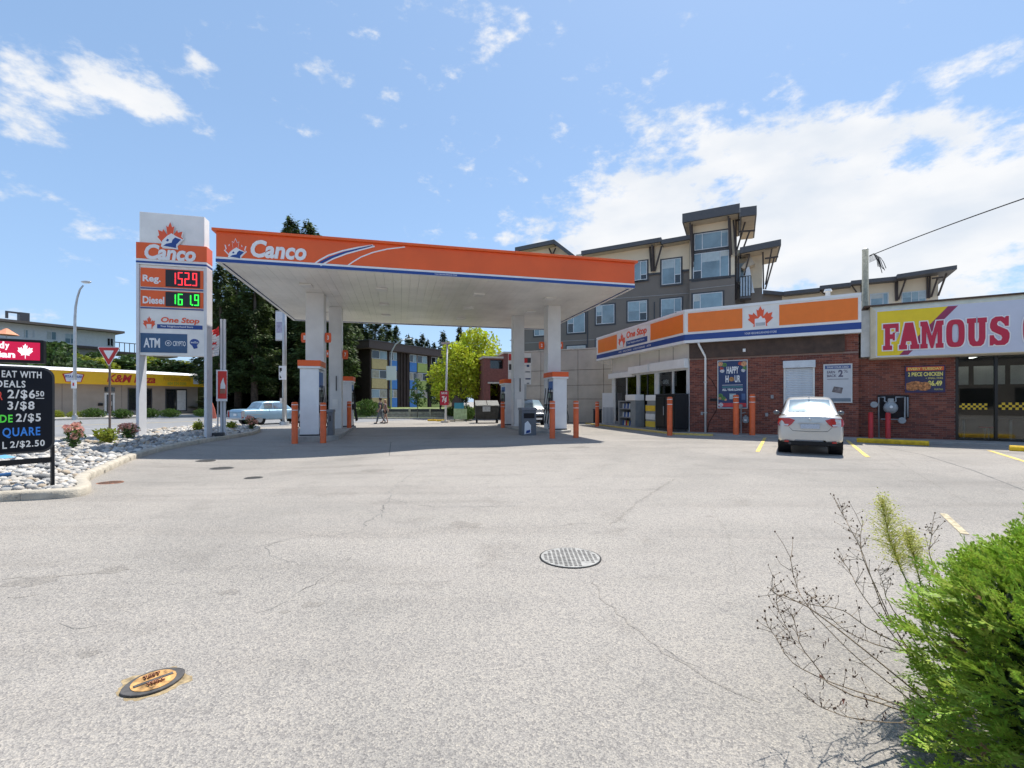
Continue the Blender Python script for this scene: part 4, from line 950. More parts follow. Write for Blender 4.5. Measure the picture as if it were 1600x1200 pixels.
MB().box(WE+.05,XE,.31,7,3.9,4.0).build('roof_slab', M['roof_gravel'], rest); MB().box(XE-.15,XE,.31,6,.05,3.89).build('side_wall', inn, rest); MB().box(WE+.06,RW-.01,.32,.4,.05,3.89).build('leak_liner', inn, rest); MB().box(WE+.05,WE+.2,.41,6,.05,3.89).build('side_wall', inn, rest)  # liner behind the bricks is added to block light leaks
yS = yf-.001; sx0, sx1, sz0, sz1 = A0+i_+.02, A1-i_-.02, B0_+.05, B1_-.18
MB().box(sx0,sx1,yS-.01,yS,sz0,sz1).build('sign_face', mat('sign_pale',(.56,.58,.67),.35,var=.02), rest)
rf = lambda px,py: FB.map(px,py,ro+.03)
yel = mat('sign_yellow',(.80,.58,.01),.35,var=.03)
Pt = lambda L: [rf(*p) for p in L]
h = sz1-sz0
x_top = rf(1481,479)[0]; x_bot = rf(1405,560)[0]
MB().plate([(sx0+.03,sz0+.04),(x_bot,sz0+.04),(x_top,sz1-.04),(sx0+.03,sz1-.04)], yS-.014,yS-.0101).build('yellow_field', yel, rest)
dx = rf(1497,478)[0]-x_top
MB().plate([(x_bot,sz0+.04),(x_bot+dx*.95,sz0+.04),(x_top+dx,sz1-.04),(x_top,sz1-.04)], yS-.014,yS-.0101).build('maroon_stripe', mat('sign_maroon',(.28,.03,.09),.4), rest)
# slab letters built from bars and bowls
def slab(parent, x, z, w, h, ch, m, y, grow=0, nm='slab_letter'):
    P = []; t_ = w*.30; sf = h*.17
    B = lambda a,b_,c,d: P.append([(a,c),(b_,c),(b_,d),(a,d)])
    def ring(x0,x1,z0,z1,r, tt, th, a0=0, a1=360):
        n = 28; out = []; inn_ = []
        for i in range(n+1):
            a = R(a0+(a1-a0)*i/n); c,s = math.cos(a), math.sin(a); e = .62
            c = math.copysign(abs(c)**e,c); s = math.copysign(abs(s)**e,s)
            out.append(((x0+x1)/2+c*(x1-x0)/2,(z0+z1)/2+s*(z1-z0)/2)); inn_.append(((x0+x1)/2+c*((x1-x0)/2-tt),(z0+z1)/2+s*((z1-z0)/2-th)))
        for i in range(n): P.append([out[i],out[i+1],inn_[i+1],inn_[i]])
    if ch == 'F': P.append([(0,0),(w*.58,0),(w*.58,sf),(w*.45,sf),(w*.45,h*.42),(w*.62,h*.42),(w*.62,h*.36),(w*.76,h*.36),(w*.76,h*.66),(w*.62,h*.66),(w*.62,h*.6),(w*.45,h*.6),(w*.45,h-sf),(w*.8,h-sf),(w*.8,h*.68),(w,h*.68),(w,h),(0,h),(0,h-sf),(w*.13,h-sf),(w*.13,sf),(0,sf)])
    if ch == 'A': P.append([(0,0),(w*.40,0),(w*.40,sf),(w*.33,sf),(w*.36,h*.3),(w*.60,h*.3),(w*.63,sf),(w*.56,sf),(w*.56,0),(w,0),(w,sf),(w*.93,sf),(w*.70,h),(w*.30,h),(w*.06,sf),(0,sf)][:]); 
    if ch == 'M': P.append([(0,0),(w*.32,0),(w*.32,sf),(w*.26,sf),(w*.26,h*.62),(w*.45,0),(w*.56,0),(w*.74,h*.62),(w*.74,sf),(w*.67,sf),(w*.67,0),(w,0),(w,sf),(w*.94,sf),(w*.94,h-sf),(w,h-sf),(w,h),(w*.70,h),(w*.50,h*.45),(w*.30,h),(0,h),(0,h-sf),(w*.06,h-sf),(w*.06,sf),(0,sf)])
    if ch == 'O': ring(0,w,0,h,0,w*.32,h*.17)
    if ch == 'U':
        P.append([(0,h-sf),(0,h),(w*.46,h),(w*.46,h-sf),(w*.39,h-sf),(w*.39,h*.3),(w*.42,h*.2),(w*.5,h*.16),(w*.58,h*.2),(w*.61,h*.3),(w*.61,h-sf),(w*.54,h-sf),(w*.54,h),(w,h),(w,h-sf),(w*.93,h-sf),(w*.93,h*.27),(w*.85,h*.08),(w*.7,0),(w*.3,0),(w*.15,h*.08),(w*.07,h*.27),(w*.07,h-sf)])
    if ch == 'S':
        P.append([(0,0),(w*.16,0),(w*.22,h*.05),(w*.35,0),(w*.75,0),(w*.93,h*.09),(w,h*.25),(w,h*.40),(w*.9,h*.52),(w*.42,h*.68),(w*.36,h*.74),(w*.42,h*.83),(w*.55,h*.84),(w*.72,h*.74),(w*.78,h*.66),(w*.96,h*.66),(w*.96,h),(w*.82,h),(w*.76,h*.94),(w*.62,h),(w*.3,h),(w*.1,h*.92),(w*.02,h*.76),(w*.02,h*.62),(w*.12,h*.5),(w*.58,h*.34),(w*.64,h*.26),(w*.58,h*.17),(w*.42,h*.16),(w*.25,h*.27),(w*.20,h*.36),(0,h*.36)])
    if ch == 'C': ring(0,w,0,h,0,w*.32,h*.17,40,320)
    b = MB()
    for p in P:
        if grow:
            # offset outline outwards
            A = sum(p[i][0]*p[(i+1)%len(p)][1]-p[(i+1)%len(p)][0]*p[i][1] for i in range(len(p))); sgn = 1 if A > 0 else -1
            q = []
            for i in range(len(p)):
                a_ = Vector(p[i-1]); c_ = Vector(p[i]); d_ = Vector(p[(i+1)%len(p)])
                n1 = Vector(((c_-a_).y,-(c_-a_).x)).normalized()*sgn; n2 = Vector(((d_-c_).y,-(d_-c_).x)).normalized()*sgn
                k = n1+n2; L_ = max(.5, 1+n1.dot(n2)); q.append(tuple(c_+k/L_*grow))
            p = q
        b.plate([(x+a,z+c) for a,c in p], y-.012, y)
    return b.build(nm, m, parent)
lr = mat('letter_crimson',(.50,.015,.05),.35,var=.03)
for ch,xa,xb in (('F',1379.5,1404),('A',1404.5,1436),('M',1436,1474),('O',1478,1507),('U',1510.5,1541.5),('S',1546,1577),('C',1598,1630)):
    a,b_ = rf(xa,520)[0], rf(xb,520)[0]; z0, z1 = 3.20, 4.12
    if ch == 'M': a += .03
    if ch not in 'OC': slab(rest, a, z0, b_-a, z1-z0, ch, letterw, yS-.016, .035, 'letter_outline')
    else: slab(rest, a-.035, z0-.035, b_-a+.07, z1-z0+.07, ch, letterw, yS-.016, 0, 'letter_outline')
    slab(rest, a, z0, b_-a, z1-z0, ch, lr, yS-.030)
for k,ch in enumerate('HICKEN'): text(ch, rf(1632,500)[0]+k*.85, rf(1632,500)[0]+k*.85+.7, 3.2,4.12, yS-.03, lr, rest, bold=.06)
# Tuesday board
t,w,h = poster(FB,1415.5,573,1474.5,612,'tuesday_board','small board reading EVERY TUESDAY 2 PIECE CHICKEN on the restaurant bricks',mat('board_dark',(.03,.03,.09),.4),mat('frame_navy',(.03,.02,.10),.4),'sign board')
yy=-.016
MB().box(0,w,yy-.003,yy,h*.84,h).build('orange_header', mat('board_orange',(.70,.12,.03),.4), t); bt = mat('board_text_yellow',(.85,.75,.2),.4)
yy=-.020; T('EVERY TUESDAY',.05,.95,.87,.97,bt,bold=.03); T('2 PIECE CHICKEN',.05,.97,.62,.78,bt,bold=.03); T('+ SMALL FRIES',.52,.97,.50,.57,bt); T('$6.49',.58,.95,.20,.44,bt,bold=.04); T('PLUS TAX',.75,.97,.06,.12,bt)
fm = mat('fried_brown',(.50,.20,.07),.6,var=.6,scale=16)
b = MB(); r = random.Random(8)
for i in range(16): b.sphere((w*r.uniform(.08,.52),yy+.01-.0007*i,h*r.uniform(.14,.34)),h*r.uniform(.09,.15),9,5,0,sc=(1.5,.12,1))
stuff(b.build('chicken_picture', fm, t))
# big gas meter group on the restaurant wall
q = FB.world(f_(1366)); t = thing('gas_meter_set','large gas meter with grey pipes on a black backboard behind two red bollards','gas meter',(q.x,q.y,0),FB.ang)
fx = lambda px: f_(px)-f_(1366)
MB().box(fx(1371),fx(1420),-.04,-.006,.80,1.62).build('backboard', mat('backboard_black',(.02,.016,.018),.8), t)
x = fx(1389.5); o = MB().sphere((x,-.28,1.17),.21,16,10,sc=(1,.7,1.05)).build('meter_body', mat('meter_paint',(.30,.33,.35),.45), t, True); MB().box(x-.08,x+.08,-.36,-.2,1.33,1.5).build('index_head', M['meter_paint'], t, bevel=.01); MB().cyl((x,-.42,1.2),(x,-.44,1.2),.05,.05,12).build('dial', letterw, t)
b = MB()
for pts in ([(fx(1372),-.2,.05),(fx(1372),-.2,1.55),(fx(1381),-.2,1.55),(fx(1381),-.2,1.40),(x-.1,-.25,1.36)],[(x+.1,-.25,1.36),(fx(1398),-.2,1.4),(fx(1398),-.2,1.55),(fx(1412),-.2,1.55),(fx(1412),-.2,.75),(fx(1375),-.2,.75)],[(fx(1417),-.12,1.55),(fx(1417),-.12,.85)],[(fx(1372),-.2,1.28),(fx(1364),-.26,1.28)]): b.tube(pts,.026,8)
b.build('pipework', mat('pipe_grey',(.34,.36,.38),.5), t, True)
for px,z in ((1364,1.28),(1407,.72)): MB().cyl((fx(px),-.32,z),(fx(px),-.20,z),.11,.11,16).build('regulator', M['meter_paint'], t)
RBm = mat('bollard_red',(.55,.03,.03),.5,var=.15,scale=8); RB = bollard_mesh(.075,.95,RBm,False)
for i,(px,lab) in enumerate(((1360.5,'short red bollard left of the gas meter, nearest the brick pier'),(1387.5,'short red bollard directly in front of the gas meter'))):
    q = FB.world(FB.map(px,600,.45)[0],.45,.05); o = RB if i == 0 else dup(RB,q,0,lab); o.location = q; o['label'] = lab; o['group'] = 'red bollards before the gas meter'
# wheel stops
def wheelstop(p, q, label):
    p = Vector(p).to_2d(); q = Vector(q).to_2d(); d = q-p; L_ = d.length; t = thing('wheel_stop', label, 'wheel stop', (p.x,p.y,gz(*p)), math.atan2(d.y,d.x), 'yellow wheel stops')
    b = MB(); pr_ = [(-.11,0),(.11,0),(.11,.10),(.06,.15),(-.06,.15),(-.11,.10)]
    b.add([(0,y,z) for y,z in pr_]+[(L_,y,z) for y,z in pr_],[(i,(i+1)%6,(i+1)%6+6,i+6) for i in range(6)]+[(5,4,3,2,1,0),(6,7,8,9,10,11)])
    o = b.build('concrete_bar', mat('stop_yellow',(.72,.46,.02),.8,var=.2,scale=7,bump=.3), t, bevel=.015)
    for k in (.15,.85): MB().cyl((L_*k,0,.15),(L_*k,0,.158),.02,.02,8).build('anchor_pin', grey, t)
p0 = G(1339,691); p1 = G(1452,696.5); wheelstop(p0,p1,'yellow wheel stop beside the white car, in front of the gas meter')
d = (p1-p0).normalized(); p2 = G(1577,704); wheelstop(p2,p2+d*1.9,'yellow wheel stop at the right edge in front of the restaurant windows')
# stall lines
for a,b_ in (((1196,683),(1183.5,706)),((1322,687),(1356,714.5)),((1545,704),(1640,733)),((1474,803),(1508,835))):
    struct(strip('stall_line', gp([a,b_]), .10 if a[0] < 1470 or a[0] > 1500 else .07, .0055, lineyellow if a[0] < 1470 or a[0] > 1500 else mat('faded_line',(.50,.42,.28),.9,var=.35,scale=18)))
# utility pole, wire, roof vent
t = thing('utility_pole','grey wooden utility pole rising behind the shop roof with a wire running off right','utility pole',at(1352,21,0))
zt_ = zat(390,21); MB().cyl((0,0,0),(0,0,zt_),.15,.12,12).build('pole', mat('weathered_wood',(.26,.26,.21),.9,var=.2,scale=8), t, True); MB().cyl((0,0,zt_),(0,0,zt_+.06),.13,.05,12).build('pole_cap', galv, t)
b = MB(); r = random.Random(4)
for k in range(7): 
    p = [(0.12,-.08,zt_-.3-.05*k),(.3+.05*k,-.1,zt_-.2-.03*k),(.45+.05*k,-.1,zt_-.5-.1*k*r.random()),(.5+.06*k,-.1,zt_-.6-.12*k*r.random()-.2)]; b.tube(p,.014,4)
b.build('loose_wires', black, t)
A = Vector((.12,-.1,zat(401,21)-0)); A.z = zat(401,21); E = at(1600,14,zat(310,14))-t.location; pts = []
E2 = A+(E-A)*1.6
for i in range(41): k = i/40; p = A.lerp(E2,k); p.z = A.z+(E.z-A.z)*(.55*(k*1.6)+.45*(k*1.6)**2); pts.append(p)
MB().tube(pts,.02,5).build('service_cable', black, t)
t = thing('roof_vent','small white mushroom vent on the shop roof behind the fascia','roof vent',at(1293.5,19.5,4.4))
hz_ = zat(452,19.5)-4.4; MB().cyl((0,0,0),(0,0,hz_-.1),.09,.09,12).build('pipe', offwhite, t); MB().cyl((0,0,hz_-.1),(0,0,hz_),.16,.12,12).build('cap', offwhite, t)
# white louvred cabinet and black bin beyond the shop
t = thing('louvred_cabinet','white metal cabinet with a louvred lower half against the concrete wall','cabinet',at(941,27.5,.0),-.2)
wv = 19/F*27.5*1.05; Hh = zat(614,27.5); MB().box(0,wv,0,.6,0.05,Hh).build('case', white, t, bevel=.01)
for k in range(9): MB().box(.06+k*wv/9.8,.06+k*wv/9.8+.03,-.03,-.001,.1,Hh*.55).build('louvre', grey, t)
t = thing('black_bin','black wheeled bin between the louvred cabinet and the lone orange bollard','bin',at(927,28.5,.0),-.2)
MB().box(0,.5,0,.5,.08,.85).build('body', black, t, bevel=.03); MB().box(-.03,.53,-.03,.53,.851,.93).build('lid', dark, t, bevel=.02)
for s in (.08,.42): MB().cyl((s-.03,.5,.1),(s+.03,.5,.1),.1,.1,12).build('wheel', rubber, t)
# ================================================================ BUILDINGS AROUND
trimd = mat('dark_trim',(.055,.058,.065),.6); framep = mat('window_white',(.62,.64,.65),.4)
sidm = mat('grey_siding',(.19,.165,.142),.8,var=.06,scale=.6); creamw = mat('cream_panel',(.72,.61,.45),.75,var=.05,scale=.5); soffm = mat('eave_beige',(.46,.38,.28),.7); roofd = mat('roof_edge_grey',(.085,.085,.09),.6)
brng = random.Random(6); blindm = [mat('blind_'+n_,c_,.35,var=.08) for n_,c_ in (('pale',(.42,.50,.52)),('blue',(.30,.42,.47)),('warm',(.48,.50,.47)))]
def window(P, par, x0, y0, x1, y1, off=0, mull=(.55,), sash=None, trim=True, gm=winglass, fm=framep):
    a,b_,z0,z1 = P.rect(x0,y0,x1,y1,off); y = -off
    if trim: w_ = MB().box(a-.14,b_+.14,y-.03,y-.002,z0-.16,z1+.12).build('window', trimd, par)
    else: w_ = MB().box(a-.03,b_+.03,y-.03,y-.002,z0-.03,z1+.03).build('window', fm, par)
    f_ = MB(); t_ = .055
    f_.box(a,b_,y-.06,y-.031,z0,z0+t_); f_.box(a,b_,y-.06,y-.031,z1-t_,z1); f_.box(a,a+t_,y-.06,y-.031,z0+t_,z1-t_); f_.box(b_-t_,b_,y-.06,y-.031,z0+t_,z1-t_)
    for m_ in mull: x = a+(b_-a)*m_; f_.box(x-.03,x+.03,y-.059,y-.031,z0+t_,z1-t_)
    if sash: u,v,zz = sash; f_.box(a+(b_-a)*u,a+(b_-a)*v,y-.058,y-.031,z0+(z1-z0)*zz-.03,z0+(z1-z0)*zz+.03)
    f_.build('frame', fm, w_)
    ed = [0]+list(mull)+[1]
    for u,v in zip(ed,ed[1:]):
        pn = MB().box(a+(b_-a)*u+.03,a+(b_-a)*v-.03,y-.045,y-.031,z0+.03,z1-.03).build('pane', gm, w_)
        if gm is winglass and brng.random() < .75:
            k_ = brng.choice((.12,.2,.35,.5,1)); MB().box(a+(b_-a)*u+.05,a+(b_-a)*v-.05,y-.049,y-.046,z1-.05-(z1-z0-.1)*k_,z1-.05).build('blind', blindm[brng.randrange(3)], w_)
    if sash:
        MB().box(a+(b_-a)*sash[0]+.05,a+(b_-a)*sash[1]-.05,y-.052,y-.046,z0+.06,z0+(z1-z0)*sash[2]-.04).build('insect_screen', darkglass, w_)
    return w_
def wplate(P, par, L, nm, m, off=0, th=.3):
    pts = [P.map(x,y,off) for x,y in L]
    return MB().plate(pts, -off, -off+th).build(nm, m, par)
# grey and cream apartment block
AP = Pl(8.2, 45, (1500,-726)); apt = AP.root('apartment_block','tall grey and cream apartment block with shed roofs and timber brackets behind the shop','apartment building')
s_of = lambda px,off=0: AP.map(px,500,off)[0]
Lm = s_of(819); Rm = s_of(1165)
wplate(AP, apt, [(819,640),(819,420),(905,402),(1150,400),(1150,640)], 'grey_wall', sidm, 0, 9)
wplate(AP, apt, [(900,447),(900,398),(1023,376),(1023,427),(1003,427),(1003,438.5)], 'cream_wall', creamw, .10, .1)
wplate(AP, apt, [(1023.2,426.5),(1023.2,376),(1077,369),(1077,421),(1066,421),(1066,425)], 'cream_wall', creamw, .10, .1)
wplate(AP, apt, [(1077.5,437),(1077.5,345),(1148,330),(1148,430)], 'tower_front', creamw, .7, 3.5)
wplate(AP, apt, [(1077.5,640),(1077.5,437.2),(1148,430.2),(1148,640)], 'tower_base', sidm, .7, 3.5)
wplate(AP, apt, [(1077,438.6),(1077,436.2),(1148.5,429.2),(1148.5,431.8)], 'belt_trim', trimd, .78, .08)
def ztrim(L, off=.13): wplate(AP, apt, L, 'belt_trim', trimd, off, .03)
ztrim([(985,441.5),(985,439),(1004,437),(1004,428),(1023,426),(1023,429),(1006,431),(1006,440)]); ztrim([(1023.3,429),(1023.3,426),(1034,425),(1034,428)]); ztrim([(1064,425),(1064,422),(1077,420.5),(1077,423.5)])
wline = mat('white_reveal',(.30,.29,.28),.6)
for (x0_,y0_,x1_,y1_),off in (((940,468,1077,458),.0),((1078,452.6,1148,444.8),.7),((820,536,940,530),.0)):
    wplate(AP, apt, [(x0_,y0_+.5),(x0_,y0_-.5),(x1_,y1_-.5),(x1_,y1_+.5)], 'wall_reveal', wline, off+.03, .028)
for px,off in ((1022.5,.0),(918,.0)):
    a = s_of(px); MB().box(a-.05,a+.05,-.05,-.002,3,10.5).build('corner_board', trimd, apt)
# windows
for (r_, off, mull, sash) in (((985,409,1011,438),.0,(.62,),(.62,1,.28)),((1034,405,1064,444),.0,(.68,),(.68,1,.36)),((1083,394,1139,435),.7,(.24,.76),(0,.24,.34)),((1085,363,1138,388.5),.7,(.24,.8),None),
    ((1083,458,1129,490),.7,(.25,),None),((1033,466.5,1065,499),.0,(.65,),(.65,1,.35)),((981,470.5,1011,501.5),.0,(.62,),(.62,1,.4)),((931.5,476.5,960,506),.0,(.33,),(0,.33,.45)),
    ((887,490,914,520),.0,(.35,),(0,.35,.5)),((835,503,851,524.5),.0,(.5,),None),((886,540.5,915,560),.0,(.4,),None),((931.5,531,960,560),.0,(.33,),None),((845,456,872,486),.0,(.4,),None)):
    window(AP, apt, *r_, off=off+.10 if (off==0 and r_[1]<420) else off, mull=mull, sash=sash)
# roofs: sloping slabs with thick edges (pixel outline of the front edge, overhang towards us)
def roofslab(L, off, th, back, m=roofd):
    # L: list of px points left->right of top edge
    b = MB()
    for (xa,ya),(xb,yb) in zip(L,L[1:]):
        a,za_ = AP.map(xa,ya,off); c_,zc = AP.map(xb,yb,off)
        b.add([(a,-off,za_-th),(c_,-off,zc-th),(c_,-off,zc),(a,-off,za_),(a,back,za_-th),(c_,back,zc-th),(c_,back,zc),(a,back,za_)],[(0,1,2,3),(7,6,5,4),(3,2,6,7),(4,5,1,0),(1,5,6,2),(4,0,3,7)])
    r_ = b.build('roof', m, apt)
    b = MB()
    for (xa,ya),(xb,yb) in zip(L,L[1:]):
        a,za_ = AP.map(xa,ya,off); c_,zc = AP.map(xb,yb,off); e = .12
        b.add([(a+e,-off+e,za_-th-.03),(c_-e,-off+e,zc-th-.03),(c_-e,back,zc-th-.03),(a+e,back,za_-th-.03)],[(3,2,1,0)])
    b.build('eave_soffit', soffm, r_)
    return r_
roofslab([(908,392),(1033,370.5)], 1.1, .38, 9); roofslab([(1033.2,374.5),(1079,366.5)], 1.1, .38, 9)
roofslab([(1066,334),(1156,317.5)], 2.0, .75, 4); roofslab([(1156.2,324.5),(1182.5,321)], 2.0, .72, 4)
roofslab([(804.5,386.5),(865.4,374)], .9, .42, 6)
a,z_e = AP.map(865.6,374,.9); c_,z_f = AP.map(897,398,.9)
MB().add([(a,-.9,z_e-.42),(c_,-.9,z_f-.42),(c_,-.9,z_f),(a,-.9,z_e),(a,6,z_e-.42),(c_,6,z_f-.42),(c_,6,z_f),(a,6,z_e)],[(0,1,2,3),(7,6,5,4),(3,2,6,7),(4,5,1,0),(1,5,6,2),(4,0,3,7)]).build('roof', roofd, apt)
wplate(AP, apt, [(812,420),(812,389),(864,379),(893,402),(893,420)], 'gable_wall', creamw, .0, 5)
# right hand upper unit with balcony, set back
wplate(AP, apt, [(1148.3,640),(1148.3,392),(1164,388),(1164,640)], 'recess_wall', sidm, -.9, 4)
wplate(AP, apt, [(1150,440),(1150,392),(1191,384),(1191,449),(1164,452)], 'cream_wall', creamw, -.6, 4)
wplate(AP, apt, [(1164,640),(1164,452.3),(1191,449.3),(1191,640)], 'grey_wall', sidm, -.6, 4)
roofslab([(1156,386.5),(1220.5,373.5)], 1.0, .5, 4)
wplate(AP, apt, [(1158,418),(1172,400),(1180,412),(1162,420)], 'side_canopy', soffm, .3, 1.2)
a,b_,z0,z1 = AP.rect(1156,433,1173.5,462,.6); bl_ = MB().box(a,b_,-.6,.5,z0-.2,z0-.05).build('balcony', roofd, apt)
MB().box(a+.05,b_-.05,-.58,-.55,z0,z1).build('glass_guard', mat('guard_glass',(.42,.50,.56),.1), bl_)
gd = MB()
for k in range(5): x = a+(b_-a)*k/4; gd.box(x-.03,x+.03,-.62,-.581,z0-.05,z1+.05)
gd.box(a,b_,-.62,-.581,z1+.051,z1+.1); gd.build('guard_rail', black, bl_)
MB().add([(a+.6,-.2,z1+1.6),(a+.2,-.5,z0+.2),(a+1.1,-.5,z0+.2),(a+.7,.1,z0+.2)],[(0,1,2),(0,2,3),(0,3,1)]).build('closed_parasol', framep, bl_)
window(AP, apt, 1150,412,1163,440, off=-.55, mull=(.5,), trim=False)
# timber brackets
tim = mat('bracket_timber',(.055,.042,.038),.7)
def brackets(L, par=apt, P=AP, w=.10):
    b = MB()
    for (xa,ya,oa,xb,yb,ob) in L:
        a,z0 = P.map(xa,ya,oa); c_,z1 = P.map(xb,yb,ob); b.tube([(a,-oa,z0),(c_,-ob,z1)], w, 4)
    return b.build('timber_bracket', tim, par)
def vb(xa,ya,xb,yb,o1,o2): return (xa,ya,o1,xb,yb,o2)
brackets([vb(1015,382,1018,424,.2,.25),vb(1019,382,1020,424,.9,.25),vb(1034,384,1023,424,.9,.25),vb(1021,384,1022,424,.2,.25)])
brackets([vb(1078,348,1082.5,417,1.7,.85),vb(1081,350,1083.5,406,1.2,.85),vb(1080,347,1083,409,.9,.85)])
brackets([vb(1138,336,1141.5,400,1.7,.85),vb(1140,336,1143,398,1.2,.85),vb(1146,344,1150,400,.9,.85)])
brackets([vb(1149,345,1176,341,.6,.6),vb(1154,362,1180,360,.9,.9),vb(1165,344,1151,392,.6,.3),vb(1171,362,1157,400,.9,.3),vb(1150,345,1150,468,.3,.1),vb(1154,400,1153,450,.3,.1)],w=.09)
brackets([vb(1191,390,1214,386,.7,.7),vb(1195,404,1216,401,.7,.7),vb(1206,388,1196,445,.7,.0),vb(1210,402,1196,452,.7,.0),vb(1192,390,1193,452,.1,.0)],w=.08)
brackets([vb(1157,398,1172,397,.5,.5),vb(1171,398,1163,430,.5,.1)],w=.08)
brackets([vb(858,388,862,397,.6,.1)],w=.09); brackets([vb(868,388,864,397,.6,.1)],w=.09)
a = s_of(1152); MB().box(a,a+.1,-.02,.0,3,9.6).build('white_downpipe', framep, apt)
# lower wing further right
WP = Pl(*at(1400,46)[:2], WD); wing = WP.root('apartment_wing','low cream apartment wing with stepped shed roofs behind the restaurant','apartment building')
apw = AP; 
def wroof(L, off=1.0, th=.38, back=5):
    b = MB()
    for (xa,ya),(xb,yb) in zip(L,L[1:]):
        a,z0 = WP.map(xa,ya,off); c_,z1 = WP.map(xb,yb,off)
        b.add([(a,-off,z0-th),(c_,-off,z1-th),(c_,-off,z1),(a,-off,z0),(a,back,z0-th),(c_,back,z1-th),(c_,back,z1),(a,back,z0)],[(0,1,2,3),(7,6,5,4),(3,2,6,7),(4,5,1,0),(1,5,6,2),(4,0,3,7)])
    b.build('roof', roofd, wing)
wroof([(1225,455.5),(1281,449.5)]); wroof([(1281,446.5),(1330,441)]); wroof([(1330,438.5),(1402,431.5)]); wroof([(1402,428.5),(1495.5,414)],1.6)
wroof([(1192,453),(1225,456)],.6)
for L in ([(1222,620),(1222,460),(1300,450),(1300,620)],[(1300.2,620),(1300.2,449),(1400,436),(1400,620)],[(1400.2,620),(1400.2,436),(1466,426),(1466,620)]): wplate(WP, wing, L, 'cream_wall', creamw, .0, 5)
wplate(WP, wing, [(1190,620),(1190,459),(1222,461),(1222,620)], 'grey_wall', sidm, .0, 5)
window(WP, wing, 1360,458.5,1388,480,mull=(.7,),trim=False); window(WP, wing, 1409,455.5,1447,480,mull=(.4,.7),trim=False)
brackets([vb(1402,436,1402,470,.2,.1),vb(1399,436,1400,470,.2,.1),vb(1405,438,1416,437,.9,.9),vb(1415,437,1404,468,.9,.1)],wing,WP,.09); brackets([vb(1449,432,1449,466,.2,.1),vb(1453,432,1452,466,.2,.1),vb(1465,434,1455,464,.9,.1),vb(1479,427,1466,462,1.4,.1),vb(1456,435,1474,433,1.0,1.0)],wing,WP,.09)
for l_ in (vb(1282,454,1290,460,.6,.1),vb(1331,446,1338,456,.6,.1),vb(1346,446,1346,470,.1,.1)): brackets([l_],wing,WP,.09)
# concrete podium wall with cast panels
PW = Pl(4.3, 30.6, (1500,-726)); pod = PW.root('podium_wall','long beige concrete podium wall of cast panels behind the right pumps','concrete wall')
a0 = PW.map(819,600)[0]; a1 = PW.map(1010,600)[0]; ztp = PW.map(880,547.5)[1]
MB().box(a0,a1,.06,.5,0,ztp).build('wall_core', dark, pod)
cols = [a0]+[PW.map(px,600)[0] for px in (845,873,903,943,985)]+[a1]; zr = [.0,1.55,PW.map(900,602)[1],PW.map(900,578)[1],ztp]
for c1,c2 in zip(cols,cols[1:]):
    for z0,z1 in zip(zr,zr[1:]): MB().box(c1+.012,c2-.012,0,.07,z0+.012,z1-.012).build('concrete_panel', conc2, pod, bevel=.01)
MB().box(a0-.05,a1+.05,-.04,.55,ztp+.001,ztp+.08).build('coping', conc, pod)
kk = bpy.data.objects.new('yellow_kerb', None); COL.objects.link(kk); struct(kk)
for i in range(5):
    p = G(884+i*14.5,659.5+.15*i); q = G(884+(i+1)*14.3,659.65+.15*i)
    d = (q-p).normalized(); n_ = Vector((d.y,-d.x,0))
    MB().prism([tuple((v)[:2]) for v in (p,q,q-n_*.2,p-n_*.2)],0,.16).build('kerb_stone', yellow, kk, bevel=.01)
# red brick garage building between trees and podium
GBp = Pl(*at(756,35.5)[:2], UX); gb = GBp.root('brick_garage_building','dull red brick building with a dark gateway, left of the right pump column','brick building')
far_brick = mat('far_brick',(.20,.075,.06),.85,var=.15,scale=6)
ax = [GBp.map(px,600)[0] for px in (756,766,786.5,797,832)]; zl = lambda y: GBp.map(775,y)[1]
ztop1, ztop2 = zl(560), zl(552)
MB().box(ax[0],ax[1],0,5,0,ztop1).build('wall', far_brick, gb); MB().box(ax[1],ax[2],0,5,zl(597),zl(576)).build('wall', far_brick, gb); MB().box(ax[2],ax[4],0,5,0,ztop2).build('wall', far_brick, gb)
MB().box(ax[1],ax[2],0,5,zl(562),ztop1).build('wall', far_brick, gb); MB().box(ax[1],ax[2],4.9,5,0,zl(597)).build('gateway_back', dark, gb)
MB().box(ax[1],ax[2],.4,.45,zl(576),zl(562)).build('window', darkglass, gb)
MB().box(ax[0]-.1,ax[2],-.1,5.1,ztop1,ztop1+.14).build('parapet_cap', conc, gb); MB().box(ax[2]+.001,ax[4]+.1,-.1,5.1,ztop2,ztop2+.14).build('parapet_cap', conc, gb)
MB().box(ax[1]-.2,ax[2]+.2,-.08,-.001,zl(599.5),zl(597)).build('lintel', conc, gb)
for r0 in (zl(590),zl(610)): MB().box(ax[2],ax[4],-.03,-.001,r0,r0+.08).build('string_course', far_brick, gb)
